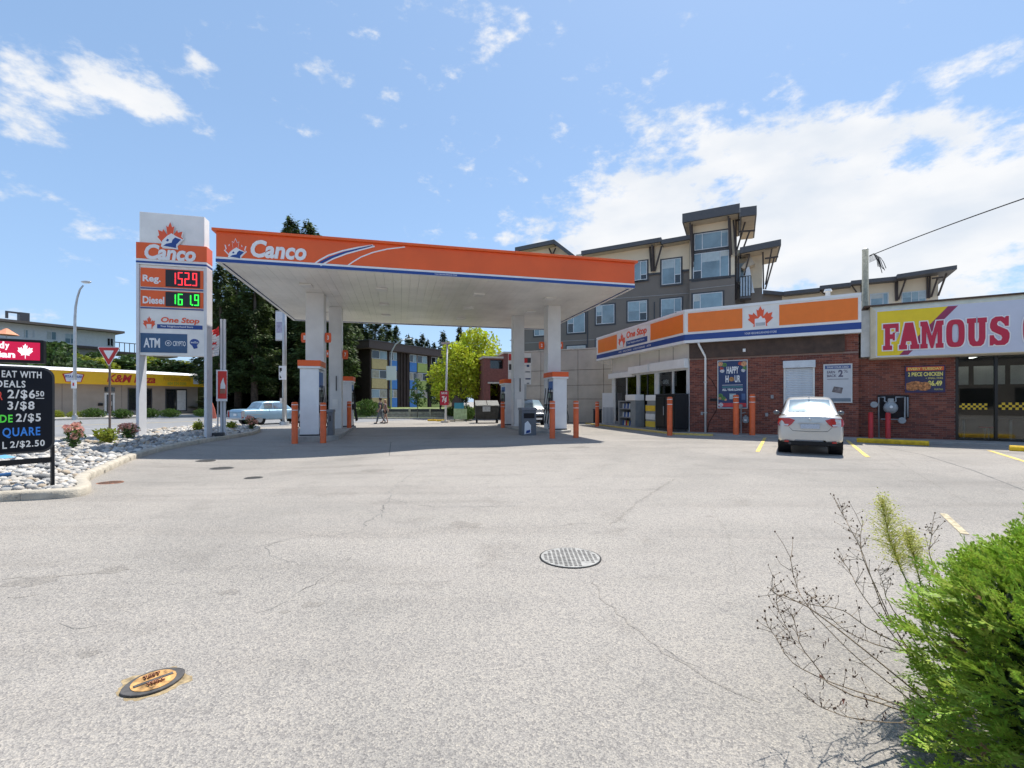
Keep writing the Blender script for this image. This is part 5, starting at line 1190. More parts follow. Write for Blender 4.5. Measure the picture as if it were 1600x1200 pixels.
# dark brown apartment with coloured panels
BP_ = Pl(*at(578,56)[:2], RD); ba = BP_.root('brown_apartment','dark brown flat roofed apartment with blue, tan and green panels seen under the canopy','apartment building')
brn = mat('dark_brown_cladding',(.045,.028,.022),.8,var=.15,scale=1.5); tanp = mat('tan_panel',(.60,.46,.22),.7); bluep = mat('blue_panel',(.08,.25,.60),.7); grnp = mat('green_panel',(.42,.50,.14),.7); fasc = mat('roof_fascia_brown',(.10,.07,.06),.7)
bx = lambda px: BP_.map(px,600)[0]
zt_ = BP_.map(578,545)[1]; zt2 = BP_.map(578,533.5)[1]; zb_ = BP_.map(600,637.5)[1]
bend = bx(720)
MB().box(0,bend,.0,16,0,zt_).build('wall', brn, ba)
MB().box(-.9,bend+.5,-.9,16.5,zt_,zt2).build('roof_fascia', fasc, ba); MB().box(-1.0,bend+.6,-1.0,16.6,zt2,zt2+.1).build('roof_edge', roofd, ba)
hgt = zt_-.0
lv = [(zb_+.0, zb_+ .9, zb_+2.5),(zb_+2.5+.15, zb_+3.9, zb_+5.2),(0,0,0)]
def bay(x0,x1,pm):
    a,b_ = bx(x0),bx(x1); H3 = (zt_-zb_)/3
    for k in range(3):
        zz = zb_+k*H3
        MB().box(a,b_,-.08,-.001,zz+.02,zz+H3*.52).build('coloured_panel', pm, ba)
        w_ = MB().box(a,b_,-.04,-.001,zz+H3*.53,zz+H3*.97).build('window', framep, ba)
        n = 3 if b_-a > 2.5 else 2
        for i in range(n):
            MB().box(a+(b_-a)*i/n+.05,a+(b_-a)*(i+1)/n-.05,-.05,-.041,zz+H3*.56,zz+H3*.94).build('pane', (winglass,M['curtain'],darkglass)[(i+k)%3], w_)
mat('curtain',(.42,.38,.30),.7,var=.2,scale=3)
bay(580.5,604.5,tanp); bay(608.5,620,bluep); bay(640,650.5,bluep); bay(652,667,grnp); bay(674,686,grnp); bay(690,705,tanp)
for px in (606.5,622,626,631,636,670): a = bx(px); MB().box(a-.12,a+.12,-.14,-.001,zb_,zt_).build('cladding_fin', brn, ba)
# timber retaining wall and lawn bank
RWp = Pl(*at(571,40)[:2], (1,.02)); rwl = RWp.root('retaining_wall','long low grey timber retaining wall of stacked rails below the brown apartment','wall')
tb = mat('weathered_rail',(.46,.42,.35),.9,var=.2,scale=5)
b0 = RWp.map(572,640)[0]; b1_ = RWp.map(735,640)[0]; zz = RWp.map(600,638.5)[1]; n = 6
MB().box(b0,b1_,.1,.4,0,zz-.05).build('earth_core', dark, rwl)
for k in range(n): MB().box(b0+.0+ (k*.12),b1_,-.02+.03*k,.12+.03*k,k*zz/n+.015,(k+1)*zz/n-.015).build('rail', tb, rwl, bevel=.01)
for px in (605,640,672,700): a = RWp.map(px,640)[0]; MB().box(a-.08,a+.08,-.06,.0,0,zz).build('wall_post', tb, rwl)
grassm = mat('dry_grass',(.16,.20,.06),.9,var=.35,scale=1.2,bump=.5,bscale=12)
struct(sheet('lawn', [tuple(at(548,38.2)[:2]),tuple(at(590,37.6)[:2]),tuple(at(740,37.6)[:2]),tuple(at(740,39.6)[:2]),tuple(at(560,39.6)[:2]),tuple(at(540,44)[:2])], .05, grassm))
struct(MB().prism([tuple(at(560,41)[:2]),tuple(at(760,41)[:2]),tuple(at(800,54)[:2]),tuple(at(520,54)[:2])], 0, zz-.06).build('raised_ground', grassm))
kb2 = bpy.data.objects.new('far_kerb', None); COL.objects.link(kb2); struct(kb2)
for i in range(9): p = at(545+i*19,36.6); q = at(545+(i+.97)*19,36.6); MB().box(p.x,q.x,36.5,36.7,0,.13).build('kerb_stone', kerbm, kb2)
kb3 = bpy.data.objects.new('lamp_kerb', None); COL.objects.link(kb3); struct(kb3)
for i in range(5): p = G(668+i*14,659-.5*abs(i-2)); q = G(668+(i+.96)*14,659-.5*abs(i-2)); MB().prism([(p.x,p.y),(q.x,q.y),(q.x,q.y+.2),(p.x,p.y+.2)],0,.13).build('kerb_stone', yellow if i < 2 else kerbm, kb3)
# yellow fascia shop across the street
YP = Pl(*at(80,39)[:2], RD); ys_ = YP.root('yellow_band_shop','low taupe shop across the street with a yellow sign band and white roof edge','shop')
ya = lambda px: YP.map(px,600)[0]; taupe = mat('taupe_wall',(.33,.29,.25),.85,var=.08,scale=1)
YE = ya(309); yz = lambda px,y: YP.map(px,y)[1]
MB().box(-14,YE,0,9,0,2.95).build('wall', taupe, ys_)
ye2 = ya(315.5); ymat = mat('sign_band_yellow',(.86,.47,.01),.5,var=.04)
MB().box(-14,ye2,-.9,9.5,2.9,4.0).build('yellow_band', ymat, ys_)
b = MB(); b.add([(-14,-.95,4.001),(ye2+.05,-.95,4.001),(ye2+.05,9.5,4.001),(-14,9.5,4.001),(-14,-.7,4.2),(ye2-.2,-.7,4.2),(ye2-2.5,4.3,4.55),(-12,4.3,4.55)],[(0,1,5,4),(4,5,6,7),(1,2,6,5),(2,3,7,6),(3,0,4,7)]); b.build('white_roof', mat('white_metal_roof',(.80,.80,.80),.35), ys_)
# photo text on the band
def yt(s,x0,x1,y0,y1,m,**k):
    a,b_,z0,z1 = YP.rect(x0,y0,x1,y1,.9); return text(s,a,b_,z0,z1,-.902,m,ys_,depth=.01,**k)
yred = mat('band_red_text',(.50,.02,.015),.5); ygrn = mat('band_olive_text',(.30,.33,.05),.5); yor = mat('band_brown_text',(.50,.22,.02),.5)
yt('K&M Pizza',167,243,586,598,yred,bold=.03,shear=.25); yt('And Indian Cuisine',255,298,588,595.5,yor); yt('604 554 0500',262,291,597,602,ygrn)
a,b_,z0,z1 = YP.rect(97,578,132,597,.9); w=b_-a; h=z1-z0
MB().plate([(a+w*.15,z0),(a+w*.85,z0),(b_,z0+h*.65),(a+w*.65,z0+h*.75),(a+w*.5,z1),(a+w*.35,z0+h*.75),(a,z0+h*.65)],-.93,-.901).build('badge', yred, ys_); MB().plate([(a+w*.18,z0+.05),(a+w*.82,z0+.05),(b_-.12,z0+h*.62),(a+w*.62,z0+h*.7),(a+w*.5,z1-.12),(a+w*.38,z0+h*.7),(a+.12,z0+h*.62)],-.95,-.931).build('badge_field', mat('badge_pale',(.62,.65,.72),.5), ys_)
text('PITA HOUSE', a+w*.12,b_-w*.12,z0+h*.35,z0+h*.55,-.951, blue, ys_, bold=.03)
a,b_,z0,z1 = YP.rect(302,589,310,600,.9); MB().box(a,b_,-.92,-.901,z0,z1).build('notice', framep, ys_)
def yw(x0,x1,y0,y1,nm='window',mull=(.5,)):
    return window(YP, ys_, x0,y0,x1,y1, off=0, mull=mull, trim=False, gm=darkglass, fm=trimd)
yw(200,237,607,641,mull=(.6,)); yw(258.5,291.5,608,642,mull=(.5,))
a,b_,z0,z1 = YP.rect(276.5,610,290,641,.03); MB().box(a,b_,-.08,-.062,z0,z1).build('window_poster', framep, ys_)
a,b_,z0,z1 = YP.rect(163,614,179,650,.0); d_ = MB().box(a,b_,-.05,-.002,.1,z1).build('door', framep, ys_); MB().box(a+.15,(a+b_)/2-.05,-.07,-.051,.3,z1-.15).build('pane', darkglass, d_); MB().box((a+b_)/2+.05,b_-.15,-.07,-.051,.3,z1-.15).build('pane', darkglass, d_); MB().box((a+b_)/2+.1,(a+b_)/2+.14,-.12,-.071,1,1.4).build('handle', galv, d_)
a,b_,z0,z1 = YP.rect(163,605,179,612,.0); MB().box(a,b_,-.05,-.002,z0,z1).build('transom', darkglass, ys_)
a,b_,z0,z1 = YP.rect(153,630,160,634,.0); MB().box(a,b_,-.15,-.002,z0,z1).build('letter_box', black, ys_)
for px,nm in ((97,'a'),(190,'b')): a = ya(px); MB().box(a-.02,a+.02,-.03,-.002,0,2.9).build('wall_joint', mat('joint_taupe',(.24,.21,.19),.9), ys_)
# pale apartment on the rise, upper left
UP = Pl(*at(180,64)[:2], RD); ua = UP.root('white_hill_apartment','long pale apartment with flat overhanging roof on the rise at upper left','apartment building')
uz = UP.map(180,521)[1]; ub = UP.map(178,544)[1]; uw = mat('pale_siding',(.66,.67,.66),.8,var=.05)
MB().box(-26,0,0,9,ub,uz).build('wall', uw, ua); MB().box(-26,-.3,.3,9,0,ub).build('lower_wall', taupe, ua)
UE = UP.map(195,520,1.2)[0]
MB().box(-26,UE,-1.2,10,uz,uz+.28).build('roof', mat('roof_tan_edge',(.20,.16,.13),.8), ua); MB().box(-26,.0,-.15,-.001,ub-.35,ub+.001).build('floor_band', fasc, ua)
for x0,x1,y0,y1 in ((36,44,515,528),(50,54,516,528),(72,88,518,531),(101,119,521.5,537),(167,177,528.5,541)):
    window(UP, ua, x0,y0,x1,y1, mull=(.5,), trim=False, gm=winglass if x0!=167 else darkglass)
a,b_,z0,z1 = UP.rect(31,488.5,46.5,503,-3); MB().box(a,b_,3,4.2,uz+.28,z1).build('chimney', roofd, ua); MB().box(a-1.2,a+.1,3.2,3.4,z1-.2,z1).build('chimney_pipe', roofd, ua); MB().box(a-1.2,a-.95,3.2,3.4,z1-.9,z1-.2).build('chimney_pipe', roofd, ua)
a,b_,z0,z1 = UP.rect(195,534,228,546,-2)
MB().box(.05,8,1,6,ub-.6,ub-.3).build('terrace_deck', fasc, ua); b = MB()
for k in range(14): b.box(.2+k*.58,.27+k*.58,1,1.07,ub-.3,ub+.9)
b.box(.1,8,.98,1.09,ub+.9,ub+1.0); b.build('terrace_rail', fasc, ua)
q = UP.world(-22, 3, 0); 
t = thing('terrace_parasol','orange parasol on the terrace of the pale apartment at the far upper left','parasol',at(10,50,zat(519,50)-2.2))
MB().cyl((0,0,0),(0,0,2.2),.04,.04).build('pole', galv, t); MB().cyl((0,0,1.9),(0,0,2.6),1.0,.1,8).build('canopy', mat('parasol_orange',(.65,.28,.16),.8), t)
# ground rise on the left behind the yellow shop
struct(MB().prism([tuple(at(-900,52)[:2]),tuple(at(325,52)[:2]),tuple(at(330,95)[:2]),tuple(at(-900,95)[:2])],0,zat(590,60)-1).build('hillside', mat('hill_green',(.06,.09,.03),.95,var=.3,scale=.5)))
# buildings on the side behind the camera (seen only in the shop glass)
for k,(x,w,h,m_,lab) in enumerate(((-34,22,5,taupe,'low taupe shop row across the lot behind the viewpoint'),(-8,24,6,sidm,'two storey grey block across the lot behind the viewpoint'),(20,26,5,sidm,'dark grey low building across the lot behind the viewpoint'))):
    t = thing('rear_building',lab,'building',(x,-26,0)); MB().box(0,w,-8,0,0,h).build('wall', m_, t); MB().box(-.2,w+.2,-8.2,.2,h,h+.3).build('roof_edge', roofd, t)
    for i in range(int(w/4)): MB().box(1+i*4,3.6+i*4,.002,.04,.9,2.7).build('window', darkglass, t)
# ================================================================ TREES AND SHRUBS
def leafm(n, c, isl=.45, rough=.65):
    m = mat(n, c, rough, var=.25, scale=.8, island=isl)
    nt = m.node_tree; b = nt.nodes['Principled BSDF']; src = b.inputs['Base Color'].links[0].from_socket
    tr = nt.nodes.new('ShaderNodeBsdfTranslucent'); mx = nt.nodes.new('ShaderNodeMixShader'); mx.inputs[0].default_value = .3
    nt.links.new(src, tr.inputs[0]); nt.links.new(b.outputs[0], mx.inputs[1]); nt.links.new(tr.outputs[0], mx.inputs[2]); nt.links.new(mx.outputs[0], nt.nodes['Material Output'].inputs[0])
    return m
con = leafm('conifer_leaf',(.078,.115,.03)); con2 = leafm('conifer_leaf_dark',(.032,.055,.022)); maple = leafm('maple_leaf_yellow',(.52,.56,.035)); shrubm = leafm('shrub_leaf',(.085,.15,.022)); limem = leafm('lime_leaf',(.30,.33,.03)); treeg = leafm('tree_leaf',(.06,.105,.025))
bark = mat('bark',(.10,.075,.055),.95,var=.3,scale=6,bump=.5); barkd = mat('bark_grey',(.16,.14,.12),.95,var=.3,scale=6)
def conifer_mesh(seed, H=18, Rd=2.6, n=13000, base=.16, m=con, lf=.36):
    r = random.Random(seed); V = []; Fc = []; nb = 150
    brs = []
    for i in range(nb):
        t = base+(1-base)*(i+r.random())/nb; brs.append((t, r.uniform(0,2*PI), r.uniform(.65,1.12)))
    per = n//nb
    for t,a,l in brs:
        Rt = Rd*((1-t)**.62)*l*(1 if t > base+.08 else .7)+.12; wdt = .28+.32*(1-t); k = max(8,int(per*(.35+1.1*(1-t))))
        for _ in range(k):
            u = r.random()**.6; da = r.gauss(0,wdt/ max(.4,Rt)*.55); rr = Rt*u
            z = t*H-rr*.22*(1.0 if t<.9 else -.5)+r.gauss(0,.20)+(.35*u*u); x = rr*math.cos(a+da); y = rr*math.sin(a+da)
            s = lf*r.uniform(.5,1.2)
            d = Vector((math.cos(a+da),math.sin(a+da),-.5+r.gauss(0,.4))).normalized(); w_ = d.cross(Vector((r.gauss(0,.5),r.gauss(0,.5),1))).normalized()
            p = Vector((x,y,z)); o = len(V); V += [p-w_*s*.33,p+w_*s*.33,p+d*s*1.15]; Fc.append((o,o+1,o+2))
    b = MB().add(V,Fc); return b.mesh('crown', m)
def trunk_mesh(H, r0, m=bark, n=8):
    b = MB(); b.tube([(0,0,-.1),(.05,.02,H*.3),(-.03,.04,H*.65),(0,0,H*.96)],[r0,r0*.8,r0*.45,.03],n); return b.mesh('trunk', m, True)
cms = [conifer_mesh(s,n=21000,lf=.27) for s in (1,2,3)]; ctr = trunk_mesh(18,.32)
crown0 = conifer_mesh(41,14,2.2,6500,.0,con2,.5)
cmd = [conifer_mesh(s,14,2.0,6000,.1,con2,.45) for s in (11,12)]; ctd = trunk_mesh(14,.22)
def tree(nm, crown, trunk, loc, sc, rz, label, cat='tree', group=None):
    t = thing(nm, label, cat, loc, rz, group); t.scale = sc if isinstance(sc,tuple) else (sc,sc,sc)
    link('trunk', trunk, t); link('crown', crown, t); return t
# tall dense row left of and behind the canopy: (px centre, px top, distance)
row_ = [(345,418,44),(372,398,47),(398,405,45),(425,372,50),(455,347,51),(482,354,52),(500,372,47),(524,420,47),(545,432,78),(566,452,82),(362,452,53),(412,440,55),(470,430,57),(586,486,84),(604,500,88),(618,512,92),(534,470,56),(440,470,49)]
whr = ['first tall conifer right of the flag post','second tall conifer of the dark row right of the flag post','third tall conifer of the dark row above the blue car','fourth tall conifer of the dark row above the blue car','tallest dark conifer whose tip shows over the canopy edge','tall conifer whose tip shows over the canopy just right of the tallest','third conifer tip above the canopy edge, right of the tallest two','conifer of the dark row directly behind the left rear column','conifer of the dark row just right of the left rear column','conifer rising behind the left end of the brown apartment','shadowed conifer standing behind the first tree of the row','shadowed conifer standing behind the third tree of the row','shadowed conifer standing behind the tallest tree','conifer behind the middle of the brown apartment roof','smaller conifer behind the brown apartment roof, second from its right','smallest conifer at the right end of the row behind the brown roof','dark conifer filling the gap behind the left rear column','dark conifer behind the banner pole']
for i,((px,ty,Y),lab) in enumerate(zip(row_,whr)):
    H = zat(ty,Y); s = H/18.0; w = min(1.25,max(.8,H/15)) 
    tree('conifer_tree', cms[i%3], ctr, at(px,Y,0), (w*1.12,w*1.12,s), i*1.7, lab, group='dense conifer row left of the forecourt')
whx = ['nearest the right pylon leg','just right of the flag post','left of the banner pole, high up','second left of the banner pole','beside the banner pole on its left','beside the banner pole on its right','behind the front left pump, left side','behind the front left pump, right side','straight behind the front left column','between the two left columns','right of the left rear column','behind the dark end wall of the brown apartment',
 'at the right pylon leg','at the foot of the flag post','behind the boot of the blue car','behind the rear window of the blue car','behind the roof of the blue car','behind the bonnet of the blue car','just left of the banner pole','just right of the banner pole','left of the left pump','behind the left pump','between the left columns','right of the left rear column']
for i,(px,ty,Y) in enumerate(((335,470,58),(352,480,60),(374,470,60),(392,470,61),(408,478,60),(424,470,62),(438,480,60),(456,470,62),(474,480,60),(492,470,62),(510,480,60),(530,490,80),(552,500,84),(336,600,60),(343,600,56),(360,598,50),(380,602,50),(398,600,51),(417,604,51),(433,600,52),(452,602,52),(470,600,52),(490,604,53),(508,600,53))):  # trees added to darken the bright gap behind the trunks
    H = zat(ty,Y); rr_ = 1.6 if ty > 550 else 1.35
    tree('conifer_tree', crown0, ctd, at(px,Y,0), (rr_,rr_,H/14), i*1.3, ('dark conifer added deep in the back of the row, %s' if ty < 550 else 'low conifer added for darkness under the row, %s') % whx[i].replace('the dark end wall of ',''), group='back of the conifer row' if ty < 550 else 'conifers added for darkness under the row')
# far conifers
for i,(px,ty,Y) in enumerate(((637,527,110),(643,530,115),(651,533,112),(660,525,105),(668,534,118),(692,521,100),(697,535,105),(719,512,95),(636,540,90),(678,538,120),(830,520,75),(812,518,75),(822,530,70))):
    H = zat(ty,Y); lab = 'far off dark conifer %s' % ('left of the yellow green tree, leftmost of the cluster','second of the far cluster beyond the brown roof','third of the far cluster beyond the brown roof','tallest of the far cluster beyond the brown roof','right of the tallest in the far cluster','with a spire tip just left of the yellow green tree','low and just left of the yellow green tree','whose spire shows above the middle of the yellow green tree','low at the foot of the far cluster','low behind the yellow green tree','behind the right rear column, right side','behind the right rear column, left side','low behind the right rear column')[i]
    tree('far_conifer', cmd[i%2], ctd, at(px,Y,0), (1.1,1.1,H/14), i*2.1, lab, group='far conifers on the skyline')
def crown_mesh(seed, lobes, n, lf, m, squash=.85):
    r = random.Random(seed); V = []; Fc = []
    tot = sum(l[3]**2 for l in lobes)
    for (cx,cy,cz,R_) in lobes:
        for _ in range(int(n*R_*R_/tot)):
            v = Vector((r.gauss(0,1),r.gauss(0,1),r.gauss(0,1))).normalized(); k = (.55+.5*r.random()**.7)*(1+.28*noise.noise(v*2.3+Vector((cx,cy,seed))))
            p = Vector((cx,cy,cz))+Vector((v.x,v.y,v.z*squash))*R_*k
            d = (v+Vector((r.gauss(0,.7),r.gauss(0,.7),r.gauss(0,.7)-.2))).normalized(); w_ = d.orthogonal().normalized(); w_ = (w_*math.cos(r.random()*6)+d.cross(w_)*math.sin(r.random()*6)); s = lf*r.uniform(.6,1.25); o = len(V)
            V += [p-w_*s*.5, p+d*s*.4+Vector((0,0,.03*s)), p+w_*s*.5, p-d*s*.4]; Fc += [(o,o+1,o+2,o+3)]
    return MB().add(V,Fc).mesh('crown', m)
def branches(H, r0, lobes, m=barkd):
    b = MB(); b.tube([(0,0,-.1),(.04,0,H*.25),(0,.05,H*.5)],[r0,r0*.8,r0*.6],8)
    for (cx,cy,cz,R_) in lobes: b.tube([(0,.03,H*.3),(cx*.5,cy*.5,H*.3+(cz-H*.3)*.6),(cx,cy,cz)],[r0*.5,r0*.3,.02],5)
    return b.mesh('trunk', m, True)
L1 = [(0,0,5.6,2.2),(-1.7,.2,4.4,1.7),(1.6,.1,4.6,1.8),(.5,-.8,3.4,1.5),(-1.9,-.4,2.9,1.3),(1.9,-.3,3.0,1.3),(-.6,.6,6.8,1.3)]
mt = crown_mesh(4, L1, 9000, .26, maple); mk = branches(7,.2,L1)
mt2 = crown_mesh(9, L1, 7000, .26, treeg)
tree('maple_tree', mt, mk, at(720,38,0), (.78,.8,.80), .3, 'bright yellow green maple, the left lobe standing behind the post lamp', group='yellow green maples beyond the forecourt')
tree('maple_tree', mt, mk, at(747,40,0), (1.0,.9,.97), 2.0, 'bright yellow green maple, taller and right, beside the brick building', group='yellow green maples beyond the forecourt')
L2 = [(0,0,2.2,.7),(.3,0,1.5,.6),(-.3,.1,1.6,.55),(0,0,2.9,.45)]
yt_ = crown_mesh(7, L2, 900, .16, shrubm); yk = branches(3,.05,L2)
tree('young_tree', yt_, yk, at(652,37.9,0), (.8,.8,1.0), 0, 'slim young green tree in front of the green panels of the brown apartment')
tree('young_tree', mt2, mk, at(688,42,0), (.45,.45,.62), 1, 'dull green tree just left of the post lamp behind the retaining wall')
# shrubs
Ls = [(0,0,.55,.6),(.5,.1,.45,.5),(-.5,0,.45,.5),(.1,-.2,.4,.5)]
def hedge_mesh(seed, m, n=3200, lf=.10): return crown_mesh(seed, Ls, n, lf, m, .9)
hs = [hedge_mesh(21,shrubm), hedge_mesh(22,limem)]; stem = trunk_mesh(.5,.04,barkd,6)
def shrub(px,py_base,w_px,h_px,kind,label,Y=None,group=None,z=0):
    if Y is None: g_ = G(px,py_base); Y = g_.y; loc = g_
    else: loc = at(px,Y,zat(py_base,Y))
    sx = w_px/F*Y/1.75; sz = h_px/F*Y/.98
    t = thing('shrub',label,'shrub',loc,random.random()*.3,group); t.scale = (sx,sx,sz); link('foliage', hs[kind], t); link('stem', stem, t); return t
g_ = 'clipped shrubs in front of the yellow band shop'
for px,w,h,k,lab in ((89,17,13,1,'round yellowish shrub at the left end of the shop, touching the price board'),(116,18,12,1,'round yellowish shrub behind the street lamp pole'),(145,30,15,0,'largest clipped green shrub left of the shop door'),(190,27,13,0,'clipped green shrub right of the yield sign pole'),(234,25,13,0,'clipped green shrub between the pylon legs, left one'),(265,26,12,0,'clipped green shrub between the pylon legs, right one'),(313,18,11,0,'small clipped green shrub beside the right pylon leg')):
    shrub(px,655-.02*(px-89),w,h,k,lab,37.0,g_)
shrub(573,650,38,24,0,'large round dark green bush at the left end of the retaining wall',37.5)
shrub(595,646,26,14,0,'low bush on the bank under the tan panels',42)
shrub(728,656,24,22,0,'dark green shrub left of the dumpster',33); shrub(748,648,16,16,1,'light yellow shrub behind the dumpster',36); shrub(706,650,22,14,0,'low dark shrub right of the red price sign',38)
L3 = [(0,0,.9,1.0),(.8,.1,.8,.75),(-.8,0,.75,.75),(.25,0,1.7,.85),(-.35,.1,1.9,.8),(0,0,2.5,.65)]
# hillside greens upper left, behind the yellow shop
hill = [(15,548,50,2.4,1.4),(60,545,52,2.6,1.6),(88,532,54,2.8,2.2),(95,545,50,2,1.4),(122,552,52,2.2,1.2),(135,560,50,2.5,1.1),(160,556,52,2.2,1.3),(185,561,54,2.6,1.2),(210,552,56,2.2,1.3),(232,556,56,2,1.2),(262,560,56,2.4,1.0),(285,563,58,2.2,1.1),(305,567,58,2,1.1),(40,560,48,3,1.3),(-30,540,50,4,2),(150,548,58,1.5,1.2)]
lm = crown_mesh(31, L3, 3800, .2, limem); gm_ = crown_mesh(32, L3, 4600, .2, treeg)
nm_ = ['behind the red electronic sign, left half','behind the red electronic sign, right half','tallest, just right of the red electronic sign','below the tall dark one','left of the street lamp pole','right of the street lamp pole','left of the yield sign','right of the yield sign','just left of the pylon','behind the left pylon leg','between the pylon legs, left part','between the pylon legs, middle','between the pylon legs, right part','low below the red electronic sign','beyond the left picture edge','higher up, behind the yield sign']
for i,(px,ty,Y,w,k) in enumerate(hill):
    zt2_ = zat(ty,Y); base = zat(590,60)-1 if Y > 52 else 0; Hh = zt2_-base
    kk_ = i in (4,6,9,11,12)
    tree('hillside_tree', lm if kk_ else gm_, yk, at(px,Y,base), (w*1.15,w*1.0,Hh/3.15), i, ('light green' if kk_ else 'dark green')+' bushy tree on the rise, '+nm_[i], group='bushy trees on the rise at left')
# flowers in the rock bed
pink = leafm('pink_petal',(.85,.42,.34),.2); 
def bedplant(px, pyb, w_px, h_px, kind, label, pinkp=()):
    g2 = G(px,pyb,.12); Y = g2.y; t = thing('bed_plant',label,'plant',(g2.x,g2.y,bedz(g2.x,g2.y)-.02)); W = w_px/F*Y; Hh = h_px/F*Y; r = random.Random(px)
    b = MB(); fl = MB(); st_ = MB()
    for i in range(14 if kind != 'spike' else 8):
        a = r.uniform(0,6.28); l = r.uniform(.5,1); tip = Vector((math.cos(a)*W*.5*l*r.uniform(.3,1),math.sin(a)*W*.4*l,Hh*r.uniform(.55,.95))); mid = tip*.5+Vector((0,0,Hh*.12)); st_.tube([(0,0,0),mid,tip],[.008,.006,.003],4)
        for k in range(26):
            u = r.uniform(.15,1); p = (mid*(2*u) if u < .5 else mid.lerp(tip,2*u-1))+Vector((r.gauss(0,.05),r.gauss(0,.05),r.gauss(0,.04))); d = Vector((r.gauss(0,1),r.gauss(0,1),r.gauss(.3,.6))).normalized(); q_ = d.orthogonal().normalized(); s = (.085 if kind == 'broad' else .055)*r.uniform(.6,1.3)*min(1.4,Y/12+.4)
            b.add([p-q_*s*.35,p+d*s*.1,p+q_*s*.35,p+d*s],[(0,1,2,3)])
        if kind == 'rose' and i%3 != 2:
            for k in range(34):
                d = Vector((r.gauss(0,1),r.gauss(0,1),r.gauss(0,1))).normalized(); c_ = tip*1.02; q_ = d.orthogonal().normalized(); s = .045
                p = c_+d*.07*r.uniform(.5,1.1)*min(1.3,Y/10); fl.add([p-q_*s,p+d*s*.5,p+q_*s,p-d*s*.3],[(0,1,2,3)])
    st_.build('stems', barkd, t); b.build('leaves', limem if kind=='broad' else shrubm, t)
    if fl.v: fl.build('blossom', pink, t)
    return t
bedplant(114,706,32,42,'rose','pink flowering rose bush in the rock bed nearest the price board')
bedplant(167,697,36,26,'broad','broad leaved lime green plant at the foot of the yield sign')
bedplant(200,690,26,26,'rose','sparse rose plant just left of the left pylon leg')
bedplant(309,676,22,16,'broad','small yellow green plant left of the right pylon leg')
bedplant(361,672,14,12,'broad','small green plant right of the white flag post')
bedplant(393,671,22,22,'rose','pink flowering bush at the tip of the rock bed before the blue car')

# ---------------------------------------------------------------- foreground cedar hedge and weeds
def cedar():
    r = random.Random(12); cx, cy = 2.36, 1.44
    t = thing('cedar_hedge','bright green cedar hedge bulging in at the lower right corner','hedge',(cx,cy,0))
    V = []; Fc = []; mi = []
    def spray(p, d, s, droop):
        # flat branching fan: main twig with side twigs, each a thin tapered blade
        up = Vector((0,0,1)); w_ = d.cross(up+Vector((r.gauss(0,.6),r.gauss(0,.6),0))).normalized()
        nrm = w_.cross(d).normalized()
        def blade(a, b_, w):
            n_ = (b_-a).cross(nrm).normalized()*w; o = len(V); V.extend([a-n_*.6, a+n_*.6, a.lerp(b_,.5)+n_, b_, a.lerp(b_,.5)-n_]); Fc.append((o,o+1,o+2,o+3,o+4))
        tip = p+d*s+Vector((0,0,-droop*s)); blade(p,tip,.0042)
        for k in range(7):
            u = .12+.76*k/6; q = p.lerp(tip,u); l = s*(.52-.34*u)*r.uniform(.7,1.2); sd_ = 1 if k%2 else -1
            e = (d*.78+w_*sd_*.62).normalized(); e2 = q+e*l+nrm*r.gauss(0,.004); blade(q,e2,.0036)
            for j in (.35,.62): qq = q.lerp(e2,j); blade(qq, qq+(e*.7+w_*(-sd_)*.5+d*.4).normalized()*l*.40,.0028); blade(qq, qq+(e*.6+w_*sd_*.8).normalized()*l*.34,.0028)
    N_ = 11000
    for i in range(N_):
        v = Vector((r.gauss(0,1),r.gauss(0,1),r.gauss(0,1)+.25)).normalized()
        if v.y > .55 and r.random() < .5: continue
        k = 1+.16*noise.noise(v*2.4+Vector((3,1,0)))+.08*noise.noise(v*6)
        dep = 1-.32*r.random()**2.2
        hr = math.hypot(v.x,v.y); g_ = 1/max(.35,hr) if v.z < 0 else 1
        g_ = min(g_,1/max(hr,.01)) if v.z < 0 else 1
        base = Vector((v.x*.80*g_, v.y*.80*g_, (v.z*.60 if v.z > 0 else v.z*.75)+.42))
        p = Vector((base.x*k*dep, base.y*k*dep, .42+(base.z-.42)*k*dep))
        p.x += .0; 
        if p.z < -.0: continue
        d = (v*.9+Vector((-.15+r.gauss(0,.3),r.gauss(0,.3),.45+r.gauss(0,.3)))).normalized()
        spray(p, d, r.uniform(.06,.115), r.uniform(0,.25))
    per = 22; mb_ = MB().add(V,Fc); mb_.m = []
    for q in range(len(Fc)//per+1): mb_.m += [r.choices((0,1,2),(80,17,1.6))[0]]*per
    mb_.m = mb_.m[:len(Fc)]; mb_.build('foliage', [cedarm,cedary,cedarb], t)
    # inner mass of darker foliage and the trunk
    b = MB()
    for k in range(16):
        a = r.uniform(0,6.28); e = r.uniform(.2,1.1); tip = Vector((math.cos(a)*.8*math.cos(e),math.sin(a)*.8*math.cos(e),.2+.6*math.sin(e))); b.tube([(0,0,-.05),tip*.4+Vector((0,0,.08)),tip],[.035,.02,.004],6)
    b.build('branch', bark, t)
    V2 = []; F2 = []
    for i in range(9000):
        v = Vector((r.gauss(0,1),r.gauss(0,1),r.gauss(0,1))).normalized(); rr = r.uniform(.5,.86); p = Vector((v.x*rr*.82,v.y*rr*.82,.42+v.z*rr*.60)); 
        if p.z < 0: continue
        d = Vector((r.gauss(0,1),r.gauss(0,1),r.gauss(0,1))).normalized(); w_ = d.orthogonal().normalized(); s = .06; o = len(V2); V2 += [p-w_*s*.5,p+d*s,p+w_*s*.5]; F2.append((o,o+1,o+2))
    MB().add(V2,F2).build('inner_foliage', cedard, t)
    return t
def stuff_mesh(m): return m
